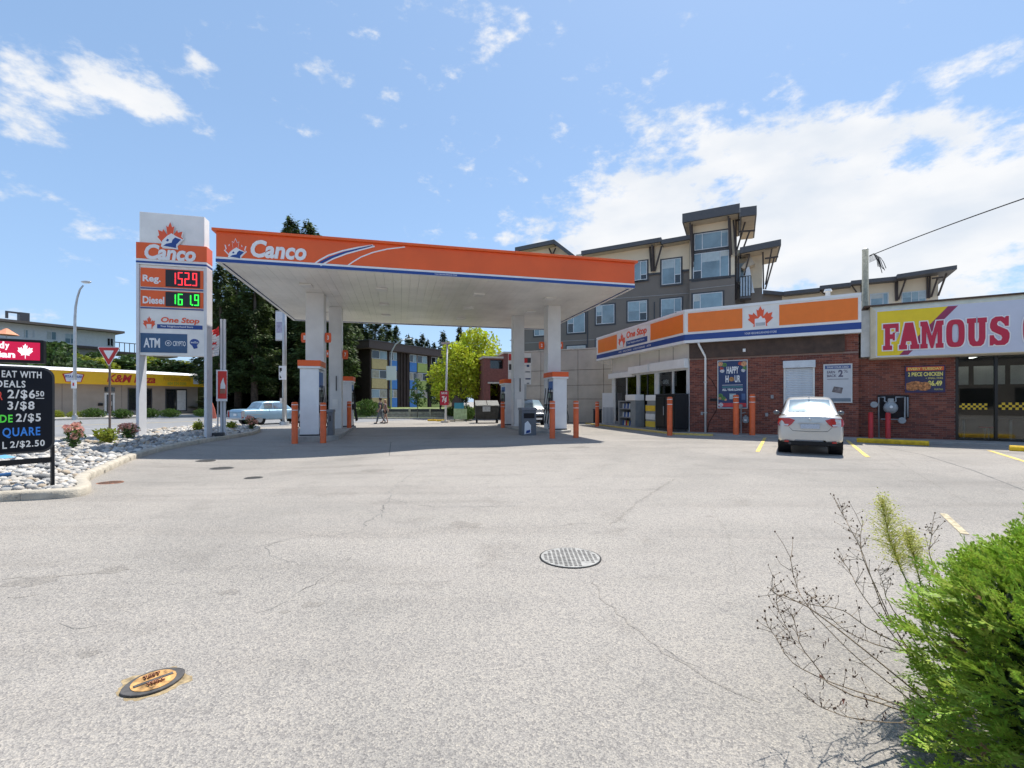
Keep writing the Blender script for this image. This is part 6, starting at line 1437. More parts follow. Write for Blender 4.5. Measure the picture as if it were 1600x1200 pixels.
cedarm = leafm('cedar_leaf',(.36,.52,.06),.35,.5); cedary = leafm('cedar_leaf_young',(.46,.56,.09),.3,.5); cedarb = leafm('cedar_leaf_brown',(.28,.17,.07),.3,.7); cedard = leafm('cedar_leaf_inner',(.05,.09,.018),.4)
cedar()
# weeds
dryst = mat('dry_stem',(.24,.18,.12),.9,var=.2,scale=20); dryhead = mat('dry_seed_head',(.14,.09,.06),.9,var=.3,scale=30); dryleaf = mat('curled_dead_leaf',(.13,.05,.035),.9,var=.3,scale=30); ylw = leafm('yellow_flower',(.62,.60,.14),.25); wgreen = leafm('weed_green',(.22,.30,.06),.3)
def weeds():
    r = random.Random(77); root = at(1500,1.95,0); 
    t = thing('dried_weed','wiry brown dried weed with seed heads leaning out left of the cedar hedge','weed',root)
    P = lambda px,py,Y: at(px,Y,zat(py,Y))-root
    main = [([(1440,1108),(1380,1060),(1340,1030),(1300,990),(1258,946),(1240,905),(1235,870)],1.95),([(1440,1020),(1395,1015),(1352,1002),(1310,980),(1283,945),(1265,930)],2.05),([(1440,1120),(1390,1095),(1320,1075),(1260,1050),(1230,1030),(1215,1000),(1198,975)],1.8),
        ([(1410,1000),(1385,965),(1360,900),(1345,855),(1330,830),(1318,805),(1308,790)],2.2),([(1405,1005),(1370,960),(1340,920),(1330,895),(1312,870)],2.15),([(1400,990),(1375,930),(1350,880),(1343,850),(1347,820)],2.25),([(1415,1010),(1360,985),(1335,965),(1312,950),(1262,945),(1210,930),(1206,917)],2.0),
        ([(1440,1130),(1360,1128),(1300,1115),(1255,1088)],1.75),([(1420,985),(1385,940),(1380,910),(1370,888)],2.2),([(1470,900),(1450,870),(1455,840),(1458,820)],2.35),([(1300,1078),(1275,1040),(1250,1010),(1245,985),(1238,960)],1.82),([(1270,952),(1245,940),(1215,925),(1212,940),(1222,968),(1240,1000)],1.9)]
    b = MB(); heads = MB(); dl = MB()
    for L,Y in main:
        pts = [P(x,y,Y+.02*i*(1 if i%2 else -1)) for i,(x,y) in enumerate(L)]; pts = [Vector((r.gauss(0,.03),r.gauss(0,.03),0)),(pts[0]*.5)+Vector((0,0,.02))]+pts; k = len(pts)
        # smooth
        Q = [pts[0]]
        for a,c in zip(pts,pts[1:]): Q += [a.lerp(c,.3),a.lerp(c,.7)]
        Q.append(pts[-1]); n = len(Q); b.tube(Q,[.0034*(1-.72*i/(n-1)) for i in range(n)],5)
        for i in range(3,n):
            for _ in range(1 if i < n-4 else 3):
                p = Q[i].lerp(Q[i-1],r.random()); e = p+Vector((r.gauss(0,.035),r.gauss(0,.03),abs(r.gauss(.03,.03)))); m_ = p.lerp(e,.5)+Vector((r.gauss(0,.006),0,0)); b.tube([p,m_,e],[.0014,.0011,.0008],3)
                heads.sphere(e,r.uniform(.0022,.0046),6,4,sc=(1,1,1.3))
                if r.random() < .5: e2 = m_+Vector((r.gauss(0,.02),r.gauss(0,.02),.02)); b.tube([m_,e2],[.0011,.0008],3); heads.sphere(e2,.0028,6,4)
    for px,py,Y in ((1290,996,1.95),(1338,1046,1.9),(1374,1012,2.05),(1353,1088,1.85),(1380,1110,1.85),(1316,1090,1.8),(1286,1058,1.85),(1380,938,2.2),(1345,990,2.1)):
        c = P(px,py,Y)
        for k in range(5):
            p = c+Vector((r.gauss(0,.006),r.gauss(0,.006),-.008*k)); s = .018; d = Vector((r.gauss(0,.5),r.gauss(0,.5),-1)).normalized(); w_ = d.orthogonal().normalized()
            dl.add([p-w_*s*.4,p+d*s*.5+w_*.2*s+Vector((.004,0,0)),p+w_*s*.4,p+d*s*1.3],[(0,1,2),(0,1,3),(1,2,3)])
    b.build('stems', dryst, t); stuff(heads.build('seed_heads', dryhead, t)); dl.build('dead_leaves', dryleaf, t)
    t2 = thing('flowering_weed','feathery yellow green weed plume standing above the dried weed beside the hedge','weed',at(1450,2.3,0)); rt = t2.location
    P2 = lambda px,py,Y: at(px,Y,zat(py,Y))-rt
    st_ = MB(); lv = MB(); fl = MB()
    for L,wd,n in (([(1500,1050),(1450,1000),(1432,940),(1408,890),(1392,850),(1378,790)],.10,1300),([(1500,1050),(1450,990),(1440,920),(1428,870),(1418,840)],.07,700)):
        pts = [P2(x,y,2.28) for x,y in L]; st_.tube(pts,[.006-.005*i_/(len(pts)-1) for i_ in range(len(pts))],5)
        def on(u): f = u*(len(pts)-1); i = min(int(f),len(pts)-2); return pts[i].lerp(pts[i+1],f-i)
        for k in range(200):
            u = r.uniform(.1,.6); p = on(u); d = Vector((r.gauss(0,1),r.gauss(0,1),1.0)).normalized(); w_ = d.orthogonal().normalized(); s = .045*(1.1-u); lv.add([p-w_*.0022,p+w_*.0022,p+d*s],[(0,1,2)])
        for k in range(n):
            u = .58+.42*r.random()**.8; p = on(u); ww = wd*math.sin(PI*min(1,(u-.5)/.52))**.6; e = p+Vector((r.gauss(0,1)*ww*.42,r.gauss(0,1)*ww*.42,r.uniform(.005,.07))); 
            if k%4 == 0: fl.tube([p,e],[.0010,.0005],3)
            s = .0065; 
            for q in range(2): pp = e+Vector((r.gauss(0,.006),r.gauss(0,.006),r.gauss(0,.008))); d = Vector((r.gauss(0,1),r.gauss(0,1),r.gauss(0,1))).normalized(); w_ = d.orthogonal().normalized(); fl.add([pp-w_*s*.4,pp+w_*s*.4,pp+d*s*1.5],[(0,1,2)])
    st_.build('stems', wgreen, t2); lv.build('leaves', wgreen, t2); fl.build('flowers', ylw, t2)
weeds()

# ================================================================ SIGNS, POLES
YB = Pl(*at(85,7.5)[:2], RD); q_ = YB.world(0); t = thing('price_board','black rounded roadside board with white, green and blue deal prices on black legs','sign board',(q_.x,q_.y,gz(q_.x,q_.y)),YB.ang)
oz = t.location.z
bm_ = lambda px,py: (YB.map(px,py,0)[0], YB.map(px,py,0)[1]-oz)
sL = -2.1; sR = bm_(84,640)[0]; zT = bm_(70,574.5)[1]; zB = bm_(70,706)[1]
def rr(x0,x1,z0,z1,r_,n=6):
    P = []
    for cx,cz,a0 in ((x1-r_,z1-r_,0),(x0+r_,z1-r_,90),(x0+r_,z0+r_,180),(x1-r_,z0+r_,270)):
        for i in range(n+1): a = R(a0+90*i/n); P.append((cx+r_*math.cos(a),cz+r_*math.sin(a)))
    return P
MB().plate(rr(sL,sR,zB,zT,.16),-.05,.05).build('board_rim', mat('board_rim',(.03,.03,.032),.4), t)
MB().plate(rr(sL+.03,sR-.03,zB+.03,zT-.03,.14),-.056,-.0501).build('board_face', mat('board_black',(.004,.006,.012),.5,spec=.2), t)
MB().box(sR-.035,sR+.005,-.03,.03,-.25,zB+.1).build('leg', black, t); MB().box(sL+.1,sL+.14,-.03,.03,-.25,zB+.1).build('leg', black, t)
MB().box(sL+.1,sR,-.02,.02,zB-.17,zB-.09).build('cross_bar', black, t)
neon = {'w':mat('plastic_letter_white',(.70,.70,.68),.5), 'g':mat('plastic_letter_green',(.10,.80,.06),.5), 'b':mat('plastic_letter_blue',(.03,.22,.70),.5), 'r':mat('plastic_letter_red',(.75,.06,.03),.5)}
def bt_(s,px0,px1,y0,y1,c,**k):
    a = bm_(px0,y0)[0]; b_ = bm_(px1,y0)[0]; z1 = (bm_(px0,y0)[1]+bm_(px1,y0)[1])/2; z0 = (bm_(px0,y1)[1]+bm_(px1,y1)[1])/2
    text(s,a,b_,z0,z1,-.057,neon[c],t,bold=.02,depth=.004,spacing=1.14,**k)
bt_('EAT WITH',1,63,580,590.5,'w'); bt_('DEALS',-8,38,594.5,605.5,'w'); bt_('R',-5,2.5,612,625,'r'); bt_('2/$6',10,53,609,624.5,'w'); bt_('50',54,67,611,619.5,'w'); bt_('_',54,67,622,623,'w')
bt_('3/$8',10,52,627,642,'w'); bt_('DE',-2,18,648,660,'g'); bt_('2/$5',23,62,646,660.5,'w'); bt_('QUARE',2,61,667.5,683.5,'b'); bt_('L',2,9,690,701,'w'); bt_('2/$2.50',14,68,688,699.5,'w')
bt_('T',-14,-4,581,591.5,'w')
# blue can and rag left lying in the stones
g2 = G(8,752,.12); t = thing('crushed_can','small blue crushed can lying among the stones under the price board','can',(g2.x,g2.y,bedz(g2.x,g2.y)+.05),.5); MB().cyl((-.08,0,.02),(.07,.02,.04),.04,.035,12).build('can_body', mat('can_blue',(.05,.15,.35),.35,.4), t); MB().cyl((.07,.02,.04),(.078,.021,.041),.03,.03,12).build('can_lid', galv, t)
g2 = G(4,726,.12); t = thing('blue_wrapper','light blue plastic wrapper on the stones behind the price board cross bar','litter',(g2.x-.05,g2.y,bedz(g2.x,g2.y)+.06),.2); MB().add([(-.3,0,0),(-.1,-.08,.05),(.1,-.03,.02),(.25,.05,.04),(-.25,.1,.05),(0,.12,.09),(.2,.14,.03)],[(0,1,5,4),(1,2,5),(2,3,6,5)]).build('film', mat('wrapper_blue',(.15,.4,.65),.3), t)
# electronic red sign
ES = Pl(*at(68,13.2)[:2], (1200,726)); t = ES.root('electronic_sign','crimson electronic board with white maple leaf and cut off words at the left edge','sign')
a1 = 0; a0 = -2.6; z1 = ES.map(67,536)[1]; z0 = ES.map(67,563.5)[1]
MB().box(a0,a1,0,.25,z0-.08,z1+.08).build('cabinet', black, t, bevel=.02); MB().box(a0+.06,a1-.07,-.012,-.001,z0,z1).build('display_face', mat('display_crimson',(.62,.004,.055),.5,emit=.35,var=.02), t)
lw_ = mat('display_white',(.9,.9,.9),.5,emit=.5,var=0)
ea = lambda px: ES.map(px,550)[0]; h = z1-z0
leaf(ea(27.5),ea(52),z0+h*.08,z1-h*.08,-.0125,lw_,t,True,.004); text('y',ea(8),ea(15),z0+h*.52,z0+h*.86,-.0125,lw_,t,bold=.04,depth=.004); text('d',ea(-1),ea(7),z0+h*.6,z0+h*.98,-.0125,lw_,t,bold=.04,depth=.004); text('ian',ea(-3),ea(24),z0+h*.1,z0+h*.45,-.0125,lw_,t,bold=.04,depth=.004)
for x in (-2.3,-1.5): MB().cyl((x,.12,-.1),(x,.12,z0-.08),.07,.07,10).build('post', black, t)
# yield sign
g2 = G(170,690,.1); Yv = 20.5; q = at(171.5,Yv,0); t = thing('yield_sign','red and white triangular yield sign on a thin brown post beside the road','road sign',(q.x,q.y,0),R(8))
z1 = zat(542.5,Yv); z0 = zat(571,Yv); w = 31/F*Yv/2
def tri(s): cz = z1-(z1-z0)*.34; return [(x*s,cz+(z-cz)*s) for x,z in ((-w,z1-.04),(-w+.04,z1),(w-.04,z1),(w,z1-.04),(.03,z0),(-.03,z0))]
MB().plate(tri(1),-.06,-.045).build('white_edge', letterw, t); MB().plate(tri(.93),-.066,-.0601).build('red_band', mat('sign_red',(.50,.02,.02),.4), t); MB().plate(tri(.45),-.072,-.0661).build('white_centre', letterw, t)
MB().cyl((0,0,0),(0,0,z0+.5),.045,.045,8).build('post', mat('brown_post',(.16,.12,.10),.7), t)
# street lamp, left
def lamp(px, Y, pts, label, zb=0, r=(.11,.05), head=True, group=None, rm=galv):
    q = at(px,Y,zb); t = thing('street_lamp',label,'street lamp',q,0,group); b = MB(); P_ = [Vector((x,0,z)) for x,z in pts]; n = len(P_); b.tube(P_,[r[0]+(r[1]-r[0])*i/(n-1) for i in range(n)],10); b.build('pole', rm, t, True)
    MB().cyl((0,0,0),(0,0,.35),r[0]*1.6,r[0]*1.5,10).build('base', rm, t)
    if head:
        e = P_[-1]; d = (P_[-1]-P_[-2]).normalized(); h_ = MB().sphere(e+d*.35,.4,12,7,sc=(1,.35,.22)).build('lamp_head', rm, t, True); MB().box(e.x+d.x*.35-.2,e.x+d.x*.35+.2,-.1,.1,e.z+d.z*.35-.1,e.z+d.z*.35-.06).build('lens', ledm, h_)
    return t
Yl = 34.5; zt_ = zat(452,Yl); sc_ = Yl/F
t = lamp(117,Yl,[(0,0),(0,4),(0,zat(520,Yl)),(0,zat(500,Yl)),(.05,zat(480,Yl)),(.18,zat(465,Yl)),(.38,zat(452,Yl)),(.62,zat(446,Yl))],'tall grey curved street lamp left of the pylon across the street')
a = MB().box(-.13,.22,-.16,-.1,zat(607,Yl),zat(594,Yl)).build('paper_notice', letterw, t); MB().box(-.02,.1,-.165,-.1601,zat(603,Yl),zat(598,Yl)).build('red_mark', red, t)
# flag pole and flag
Yf = 17.6; q = at(348,Yf,0); t = thing('flag_post','white square flag post with tall twin rails right of the pylon','post',(q.x,q.y,.05),CA)
zt_ = zat(500.5,Yf); 
for x in (-.09,.02): MB().box(x,x+.07,0,.08,0,zt_).build('rail', M['post_white'], t, bevel=.006)
MB().box(-.02,.02,.02,.06,0,zt_-.05).build('web', grey, t)
Fp = at(341,Yf-.1,0); t = thing('canada_flag','red and white maple leaf flag hanging from the white post','flag',at(342.5,Yf-.1,0))
V = []; nx_, nz_ = 8, 10; wl = .50; zt2_, zb2_ = zat(510,Yf), zat(556,Yf)
def fpt(u,v): x = -.02-wl*u; z = zt2_-(zt2_-zb2_)*v-(.36*u)*(1-v*.4)+.10*u*v; return (x, .06*math.sin(u*7+v*3), z)
bands = MB(); 
for i in range(12):
    for j in range(nz_):
        u0,u1,v0,v1 = i/12,(i+1)/12,j/nz_,(j+1)/nz_
        bands.add([fpt(u0,v1),fpt(u1,v1),fpt(u1,v0),fpt(u0,v0)],[(0,1,2,3)], 1 if (v0+u0*.5 < .3 or v0+u0*.3 >= 1.02) else 0)
o = bands.build('cloth', [letterw, mat('flag_red',(.7,.03,.03),.7)], t, True); sm = o.modifiers.new('s','SOLIDIFY'); sm.thickness = .006
b = MB()
LP = [(x,z) for x,z in LEAF[:-1]+[(.04,-.12),(.035,-.4)]]; LP = LP+[(-x,z) for x,z in reversed(LP) if x > 0]
fp_ = [fpt(.52+x*.5, .60-(z-.3)*.34) for x,z in LP]; tri_ = tessellate_polygon([[Vector((x,z,0)) for x,z in LP]])
b.add([(p[0],p[1]-.03,p[2]) for p in fp_],[tuple(q) for q in tri_]); b.build('maple_leaf', M['flag_red'], t)
# small red sign on own pole
Ys_ = 17.4; q = at(342,Ys_,0); t = thing('loyalty_sign','small red sign panel with white flame shape on a thin pole by the flag post','sign',(q.x,q.y,.05),CA); b = lambda px: (px-342)/F*Ys_
MB().box(b(338.5),b(354),-.03,.0,zat(627,Ys_)-.05,zat(580,Ys_)).build('panel', letterw, t, bevel=.01); MB().box(b(341),b(353.5),-.036,-.0301,zat(623,Ys_)-.05,zat(582,Ys_)).build('red_field', mat('sign_bright_red',(.65,.03,.02),.4), t)
zz0,zz1 = zat(617,Ys_),zat(592,Ys_); hh = zz1-zz0; c0 = b(347.5)
MB().plate([(c0-.08,zz0),(c0+.09,zz0),(c0+.10,zz0+hh*.5),(c0+.05,zz0+hh*.75),(c0+.03,zz1),(c0-.02,zz0+hh*.8),(c0-.06,zz0+hh*.6)],-.042,-.0361).build('flame_shape', letterw, t)
MB().box(c0-.08,c0+.09,-.048,-.0421,zz0,zz0+hh*.3).build('house_shape', mat('sign_brown',(.35,.15,.1),.5), t)
MB().cyl((b(340.5),0,0),(b(340.5),0,zat(583,Ys_)),.025,.025,8).build('pole', galv, t); MB().box(b(340.5)-.2,b(340.5)+.2,-.15,.15,0,.18).build('base_weight', dark, t, bevel=.03)
# lamp posts with banner
Yb = 27.5; q = at(444.5,Yb,0); t = thing('banner_pole','grey street pole carrying a white banner and a regulation plate left of the pumps','pole',q)
MB().cyl((0,0,0),(0,0,zat(400,Yb)),.13,.10,12).build('pole', galv, t, True); MB().cyl((0,0,0),(0,0,.2),.28,.26,12).build('base', galv, t)
sx = Yb/F; MB().box(-13.8*sx,-2*sx,-.02,.02,zat(531,Yb),zat(487,Yb)).build('banner', mat('banner_white',(.68,.69,.72),.6,var=.08,scale=3), t)
MB().box(-12.5*sx,-3.5*sx,-.024,-.0201,zat(520,Yb),zat(503,Yb)).build('banner_print', mat('banner_print',(.42,.40,.52),.6,var=.2,scale=8), t)
for z in (zat(486,Yb),zat(532,Yb)): MB().cyl((-14*sx,0,z),(0,0,z),.02,.02,6).build('banner_arm', galv, t)
MB().box(-6.5*sx,4.5*sx,-.17,-.14,zat(593.5,Yb),zat(572,Yb)).build('plate_sign', letterw, t)
MB().plate([(-5.6*sx,zat(575,Yb)),(-1.8*sx,zat(575,Yb)),(-1.8*sx,zat(580,Yb)),(-4.4*sx,zat(580,Yb)),(-3*sx,zat(582,Yb)),(-5.4*sx,zat(582,Yb))],-.175,-.1701).build('plate_symbol', black, t); MB().plate([(-5.2*sx,zat(586,Yb)),(-2.2*sx,zat(591,Yb)),(-5.2*sx,zat(591,Yb))],-.175,-.1701).build('plate_symbol', black, t)
MB().box(-4.5*sx,-1.5*sx,-.2,-.1,zat(630,Yb),zat(622,Yb)).build('crossing_button', offwhite, t)
Yp = 30.5; sx = Yp/F; q = at(696,Yp,0); t = thing('post_lamp','thin white post lamp carrying a red price sign, in front of the yellow green tree','street lamp',q)
MB().cyl((0,0,0),(.12,0,zat(538,Yp)),.075,.05,10).build('pole', mat('post_pale',(.6,.62,.64),.4), t, True); MB().box(-.25,.3,-.12,.12,zat(538,Yp),zat(535,Yp)).build('lamp_head', galv, t); MB().cyl((0,0,0),(0,0,.12),.3,.28,12).build('base', conc, t)
MB().box(-8*sx,5.5*sx,-.14,-.1,zat(633,Yp),zat(611,Yp)).build('price_plate', mat('plate_red',(.50,.02,.05),.5), t); text('SAVE',-6*sx,3.5*sx,zat(616,Yp),zat(612.5,Yp),-.142,letterw,t,bold=.03); text('7¢',-5*sx,2.5*sx,zat(630,Yp),zat(619,Yp),-.142,letterw,t,bold=.05)
Yq = 62; t = lamp(611,52,[(0,0),(0,zat(560,52)),(.1,zat(548,52)),(.5,zat(538,52)),(1.1,zat(532,52)),(1.6,zat(530.5,52))],'thin curved street lamp in front of the brown apartment',r=(.10,.05))
MB().box(-.5,.6,-.1,-.05,zat(594,52),zat(572,52)).build('banner', letterw, t)
lamp(826,52,[(0,0),(0,zat(560,52)),(-.2,zat(545,52)),(-.9,zat(535,52)),(-1.4,zat(533,52))],'thin curved street lamp behind the right rear column',r=(.10,.05))
# tenant board behind right rear column
Yt = 28.5; sx = Yt/F; q = at(794,Yt,0); t = thing('tenant_board','tall white tenant directory board partly behind the right rear column','sign board',q)
zt_, zb_ = zat(552,Yt), zat(601,Yt); MB().box(0,36*sx,0,.2,zb_,zt_).build('cabinet', letterw, t, bevel=.01); MB().box(.3,.42,.05,.15,0,zb_).build('leg', galv, t); MB().box(1.0,1.12,.05,.15,0,zb_).build('leg', galv, t)
for k in range(5): zz_ = zb_+(zt_-zb_)*k/5; MB().box(.01,36*sx-.01,-.006,-.001,zz_,zz_+.015).build('divider', grey, t)
MB().box(24.5*sx,35.5*sx,-.008,-.001,zat(567,Yt),zat(559,Yt)).build('dark_panel', dark, t); MB().box(25*sx,30*sx,-.014,-.0081,zat(567,Yt),zat(560,Yt)).build('red_logo', red, t); MB().box(.03,5*sx,-.014,-.001,zat(563,Yt),zat(553,Yt)).build('red_logo', red, t)
MB().box(.05,5*sx,-.014,-.001,zat(578,Yt),zat(569,Yt)).build('dark_logo', dark, t)
for (y0,y1,x0_,x1_,c) in ((570,573.5,29,33,navy),(580,582,27,34,grey),(591,593,27,35,navy),(598,600,29,33,grey)): MB().box(x0_*sx,x1_*sx,-.014,-.0081+.007,zat(y1,Yt),zat(y0,Yt)).build('tenant_text', c, t)
# dumpster
Yd = 29.5; sx = Yd/F; q = at(742.5,Yd,0); t = thing('dumpster','dark grey lidded dumpster with white notice, left of the right pumps','dumpster',q,.12); W_ = 38*sx; Hh = zat(632,Yd)
b = MB(); b.add([(.05,0,.25),(W_-.05,0,.25),(W_,-.05,Hh-.15),(0,-.05,Hh-.15),(.05,1,.25),(W_-.05,1,.25),(W_,1.1,Hh),(0,1.1,Hh)],[(0,1,2,3),(5,4,7,6),(1,5,6,2),(4,0,3,7),(3,2,6,7),(4,5,1,0)]); b.build('body', mat('dumpster_grey',(.06,.058,.052),.7,var=.3,scale=4), t)
for k in range(2): b = MB(); x0_,x1_ = k*W_/2+.02,(k+1)*W_/2-.02; b.add([(x0_,-.12,Hh-.12),(x1_,-.12,Hh-.12),(x1_,1.1,Hh+.2),(x0_,1.1,Hh+.2),(x0_,-.12,Hh-.06),(x1_,-.12,Hh-.06),(x1_,1.1,Hh+.26),(x0_,1.1,Hh+.26)],[(0,1,5,4),(4,5,6,7),(1,2,6,5),(2,3,7,6),(3,0,4,7),(3,2,1,0)]); b.build('lid', mat('dumpster_lid',(.17,.165,.15),.6,var=.2,scale=5), t)
for k in range(4): MB().box(.1+k*W_/3.6,.16+k*W_/3.6,-.09,-.03,.3,Hh-.2).build('rib', M['dumpster_grey'], t)
MB().box(W_*.3,W_*.62,-.11,-.091,.75,1.15).build('notice', mat('notice_pale',(.5,.52,.52),.6,var=.25,scale=10), t)
for x in (.12,W_-.12):
    for y in (.1,.9): MB().cyl((x-.04,y,.11),(x+.04,y,.11),.11,.11,12).build('castor', rubber, t)
# low traffic cone, small notice board by dumpster
t = thing('notice_stand','small green and white notice stand between the post lamp and the dumpster','sign board',at(718,31.5,0)); MB().box(-.4,.5,0,.05,.2,.9).build('panel', mat('notice_green',(.4,.55,.3),.6,var=.2,scale=5), t); MB().box(-.35,.3,-.01,-.001,.9,1.3).build('blue_panel', mat('notice_blue',(.05,.3,.4),.5), t)
for x in (-.35,.42): MB().box(x,x+.05,.01,.04,0,1.35).build('leg', dark, t)
t = thing('feather_banner','coral feather banner leaning by the kerb beyond the right pylon leg','banner',at(327,35,.1)); MB().plate([(0,0),(.55,0),(.42,.7),(.2,1.25),(.0,1.45)],-.02,.02).build('cloth', mat('coral_cloth',(.65,.16,.10),.7), t); MB().cyl((0,.03,0),(0,.03,1.6),.02,.02,6).build('pole', dark, t)

# ================================================================ CARS
def catmull(P, u):
    n = len(P)-1; u = max(0,min(n-1e-6,u)); i = int(u); f = u-i; a,b,c,d = P[max(i-1,0)],P[i],P[i+1],P[min(i+2,n)]
    return .5*((2*b)+(c-a)*f+(2*a-5*b+4*c-d)*f*f+(3*b-a-3*c+d)*f**3)
class Loft:
    def __init__(s, rows): s.r = [[Vector(p) for p in r_] for r_ in rows]
    def at(s,u,v): return catmull([catmull(r_,v) for r_ in s.r],u)
    def patch(s,u0,u1,v0,v1,nu,nv,off=0,bld=None,cap=False):
        b = bld or MB(); V = []
        for i in range(nu+1):
            for j in range(nv+1):
                u,v = u0+(u1-u0)*i/nu, v0+(v1-v0)*j/nv; p = s.at(u,v)
                if off:
                    e = .02; du = s.at(u+e,v)-s.at(u-e,v); dv = s.at(u,v+e)-s.at(u,v-e); n = dv.cross(du)
                    if n.length > 0: n.normalize(); p = p+n*off*s.sg
                V.append(p)
        Fc = [(i*(nv+1)+j,(i+1)*(nv+1)+j,(i+1)*(nv+1)+j+1,i*(nv+1)+j+1) for i in range(nu) for j in range(nv)]
        b.add(V,Fc); return b
    sg = 1
def car(name, label, loc, rz, paint, lower, green, Rw, axle, track, win, lights, glass=carglass, group=None):
    t = thing(name, label, 'car', loc, rz, group)
    rows = []
    for x,zb,zt,hw in lower:
        hp = [(hw*.55,zb-.02),(hw*.93,zb+.02),(hw,zb+.14),(hw*1.01,(zb+zt)/2),(hw*.98,zt-.13),(hw*.90,zt-.03),(hw*.55,zt+.015)]
        rows.append([(x,-y,z) for y,z in hp]+[(x,0,zt+.025)]+[(x,y,z) for y,z in reversed(hp)])
    lf = Loft(rows); nu = len(rows)-1; nv = len(rows[0])-1
    b = lf.patch(0,nu,0,nv,nu*5,nv*2)
    # close ends
    for u in (0,nu):
        ring = [lf.at(u,nv*j/(nv*2)) for j in range(nv*2+1)]; k = len(ring); c_ = sum(ring,Vector())/k
        b.add(ring+[c_],[(j,j+1,k) for j in range(k-1)]+[(k-1,0,k)])
    b.add([lf.at(0,0),lf.at(nu,0),lf.at(nu,nv),lf.at(0,nv)],[(0,1,2,3)])
    o = b.build('body', paint, t); smooth_by_angle(o.data,32)
    rows = []
    for x,zb,zr,hb,ht in green:
        f = [(hb,zb),(hb-(hb-ht)*.5,zb+(zr-zb)*.52),(ht,zb+(zr-zb)*.86),(ht*.82,zb+(zr-zb)*.975),(ht*.4,zr)]
        rows.append([(x,-y,z) for y,z in f]+[(x,0,zr+.008)]+[(x,y,z) for y,z in reversed(f)])
    gl_ = Loft(rows); nu = len(rows)-1; nv = len(rows[0])-1
    b = gl_.patch(0,nu,0,nv,nu*5,nv*3); o = b.build('cabin', paint, t); smooth_by_angle(o.data,50)
    probe = gl_.at(1.5,5); e = gl_.at(1.52,5)-gl_.at(1.48,5); f = gl_.at(1.5,5.02)-gl_.at(1.5,4.98); gl_.sg = 1 if f.cross(e).z > 0 else -1
    for nm,u0,u1,v0,v1 in win: g = gl_.patch(u0,u1,v0,v1,6,8,.008).build(nm, glass, t); g.data.polygons.foreach_set('use_smooth',[True]*len(g.data.polygons))
    for ax in axle:
        for s in (-1,1):
            w_ = MB(); y0 = s*(track-.17); y1 = s*track; w_.cyl((ax,y0,Rw),(ax,y1,Rw),Rw,Rw,24); ty = w_.build('wheel', rubber, t, bevel=.02)
            MB().cyl((ax,s*(track-.01),Rw),(ax,s*(track+.006),Rw),Rw*.62,Rw*.58,20).build('rim', galv, ty); 
            MB().cyl((ax,s*(track-.3),Rw+.02),(ax,s*(track+.0),Rw+.02),Rw*1.17,Rw*1.17,24).build('wheel_arch', black, t)
    lights(t, lf, gl_)
    return t
def bodypaint(n,c,met=.3,r=.3):
    m = mat(n,c,r,met,var=.02,coat=.6); return m
tl = mat('tail_red',(.45,.01,.01),.15,coat=.5); clearl = mat('lamp_clear',(.6,.6,.62),.15)
def civic_l(t, lf, gl_):
    for s in (-1,1):
        P = lambda y,z,x: (x,s*y,z)
        b = MB(); b.add([P(.33,.91,-.016),P(.45,.955,-.010),P(.62,.965,.01),P(.70,.945,.10),P(.728,.82,.12),P(.69,.755,.05),P(.48,.745,-.022),P(.41,.80,-.022)],[tuple(range(8)) if s < 0 else tuple(range(7,-1,-1))]); o = b.build('tail_light', tl, t); m = o.modifiers.new('s','SOLIDIFY'); m.thickness = .03; m.offset = 0
        MB().add([P(.49,.76,-.040),P(.65,.765,-.012),P(.64,.81,-.012),P(.47,.80,-.040)],[(0,1,2,3)]).build('reverse_lens', clearl, o)
        mr_ = MB().sphere((2.75,s*.84,1.05),.088,12,8,sc=(.6,1,.75)).build('wing_mirror', mat('mirror_grey',(.12,.13,.15),.3), t, True); MB().cyl((2.78,s*.7,1.02),(2.76,s*.8,1.05),.025,.025,8).build('mirror_arm', black, mr_)
        MB().box(-.02,.03,s*.52-.05,s*.52+.05,.33,.37).build('rear_reflector', tl, t)
    dk = mat('panel_gap',(.12,.12,.12),.6)
    b = MB(); b.tube([(.022,-.50,.90),(.002,-.46,.72),(-.008,-.38,.63),(-.012,0,.615),(-.008,.38,.63),(.002,.46,.72),(.022,.50,.90)],.0055,5); b.build('boot_gap', dk, t)
    MB().box(-.030,-.004,-.21,.21,.69,.81).build('number_plate', mat('plate_paint',(.45,.50,.58),.4,var=.15,scale=30), t, bevel=.004)
    b = MB(); b.box(-.03,.0,-.26,.26,.835,.855); b.build('plate_garnish', galv, t)
    MB().box(.01,.10,-.55,.55,.26,.36).build('lower_valance', black, t)
    MB().sphere((-.012,0,.93),.035,10,6,sc=(.3,1,.7)).build('badge', galv, t)
    MB().cyl((-.02,.45,.30),(.12,.45,.31),.035,.035,10).build('exhaust', dark, t)
    MB().sphere((1.0,0,1.50),.05,8,6,sc=(1.2,.3,.6)).build('aerial', paintw, t)
paintw = bodypaint('silver_white_paint',(.56,.555,.53),.35,.30)
civ_low = [(0.0,.42,.93,.60),(.03,.37,.99,.665),(.16,.33,1.03,.71),(.55,.28,1.05,.735),(1.2,.25,1.03,.745),(2.2,.25,1.0,.745),(3.1,.26,.93,.73),(3.65,.28,.84,.69),(3.95,.34,.72,.58),(4.02,.42,.62,.45)]
civ_green = [(.42,1.02,1.06,.66,.60),(.78,1.02,1.30,.66,.56),(1.15,1.02,1.475,.67,.535),(1.75,1.0,1.53,.68,.54),(2.3,.99,1.50,.68,.54),(2.75,.98,1.27,.67,.55),(3.2,.93,.97,.65,.58)]
ra = Vector(G(1264.5,707.5)[:2]); cdir = RD; cpos = ra-cdir*.72; 
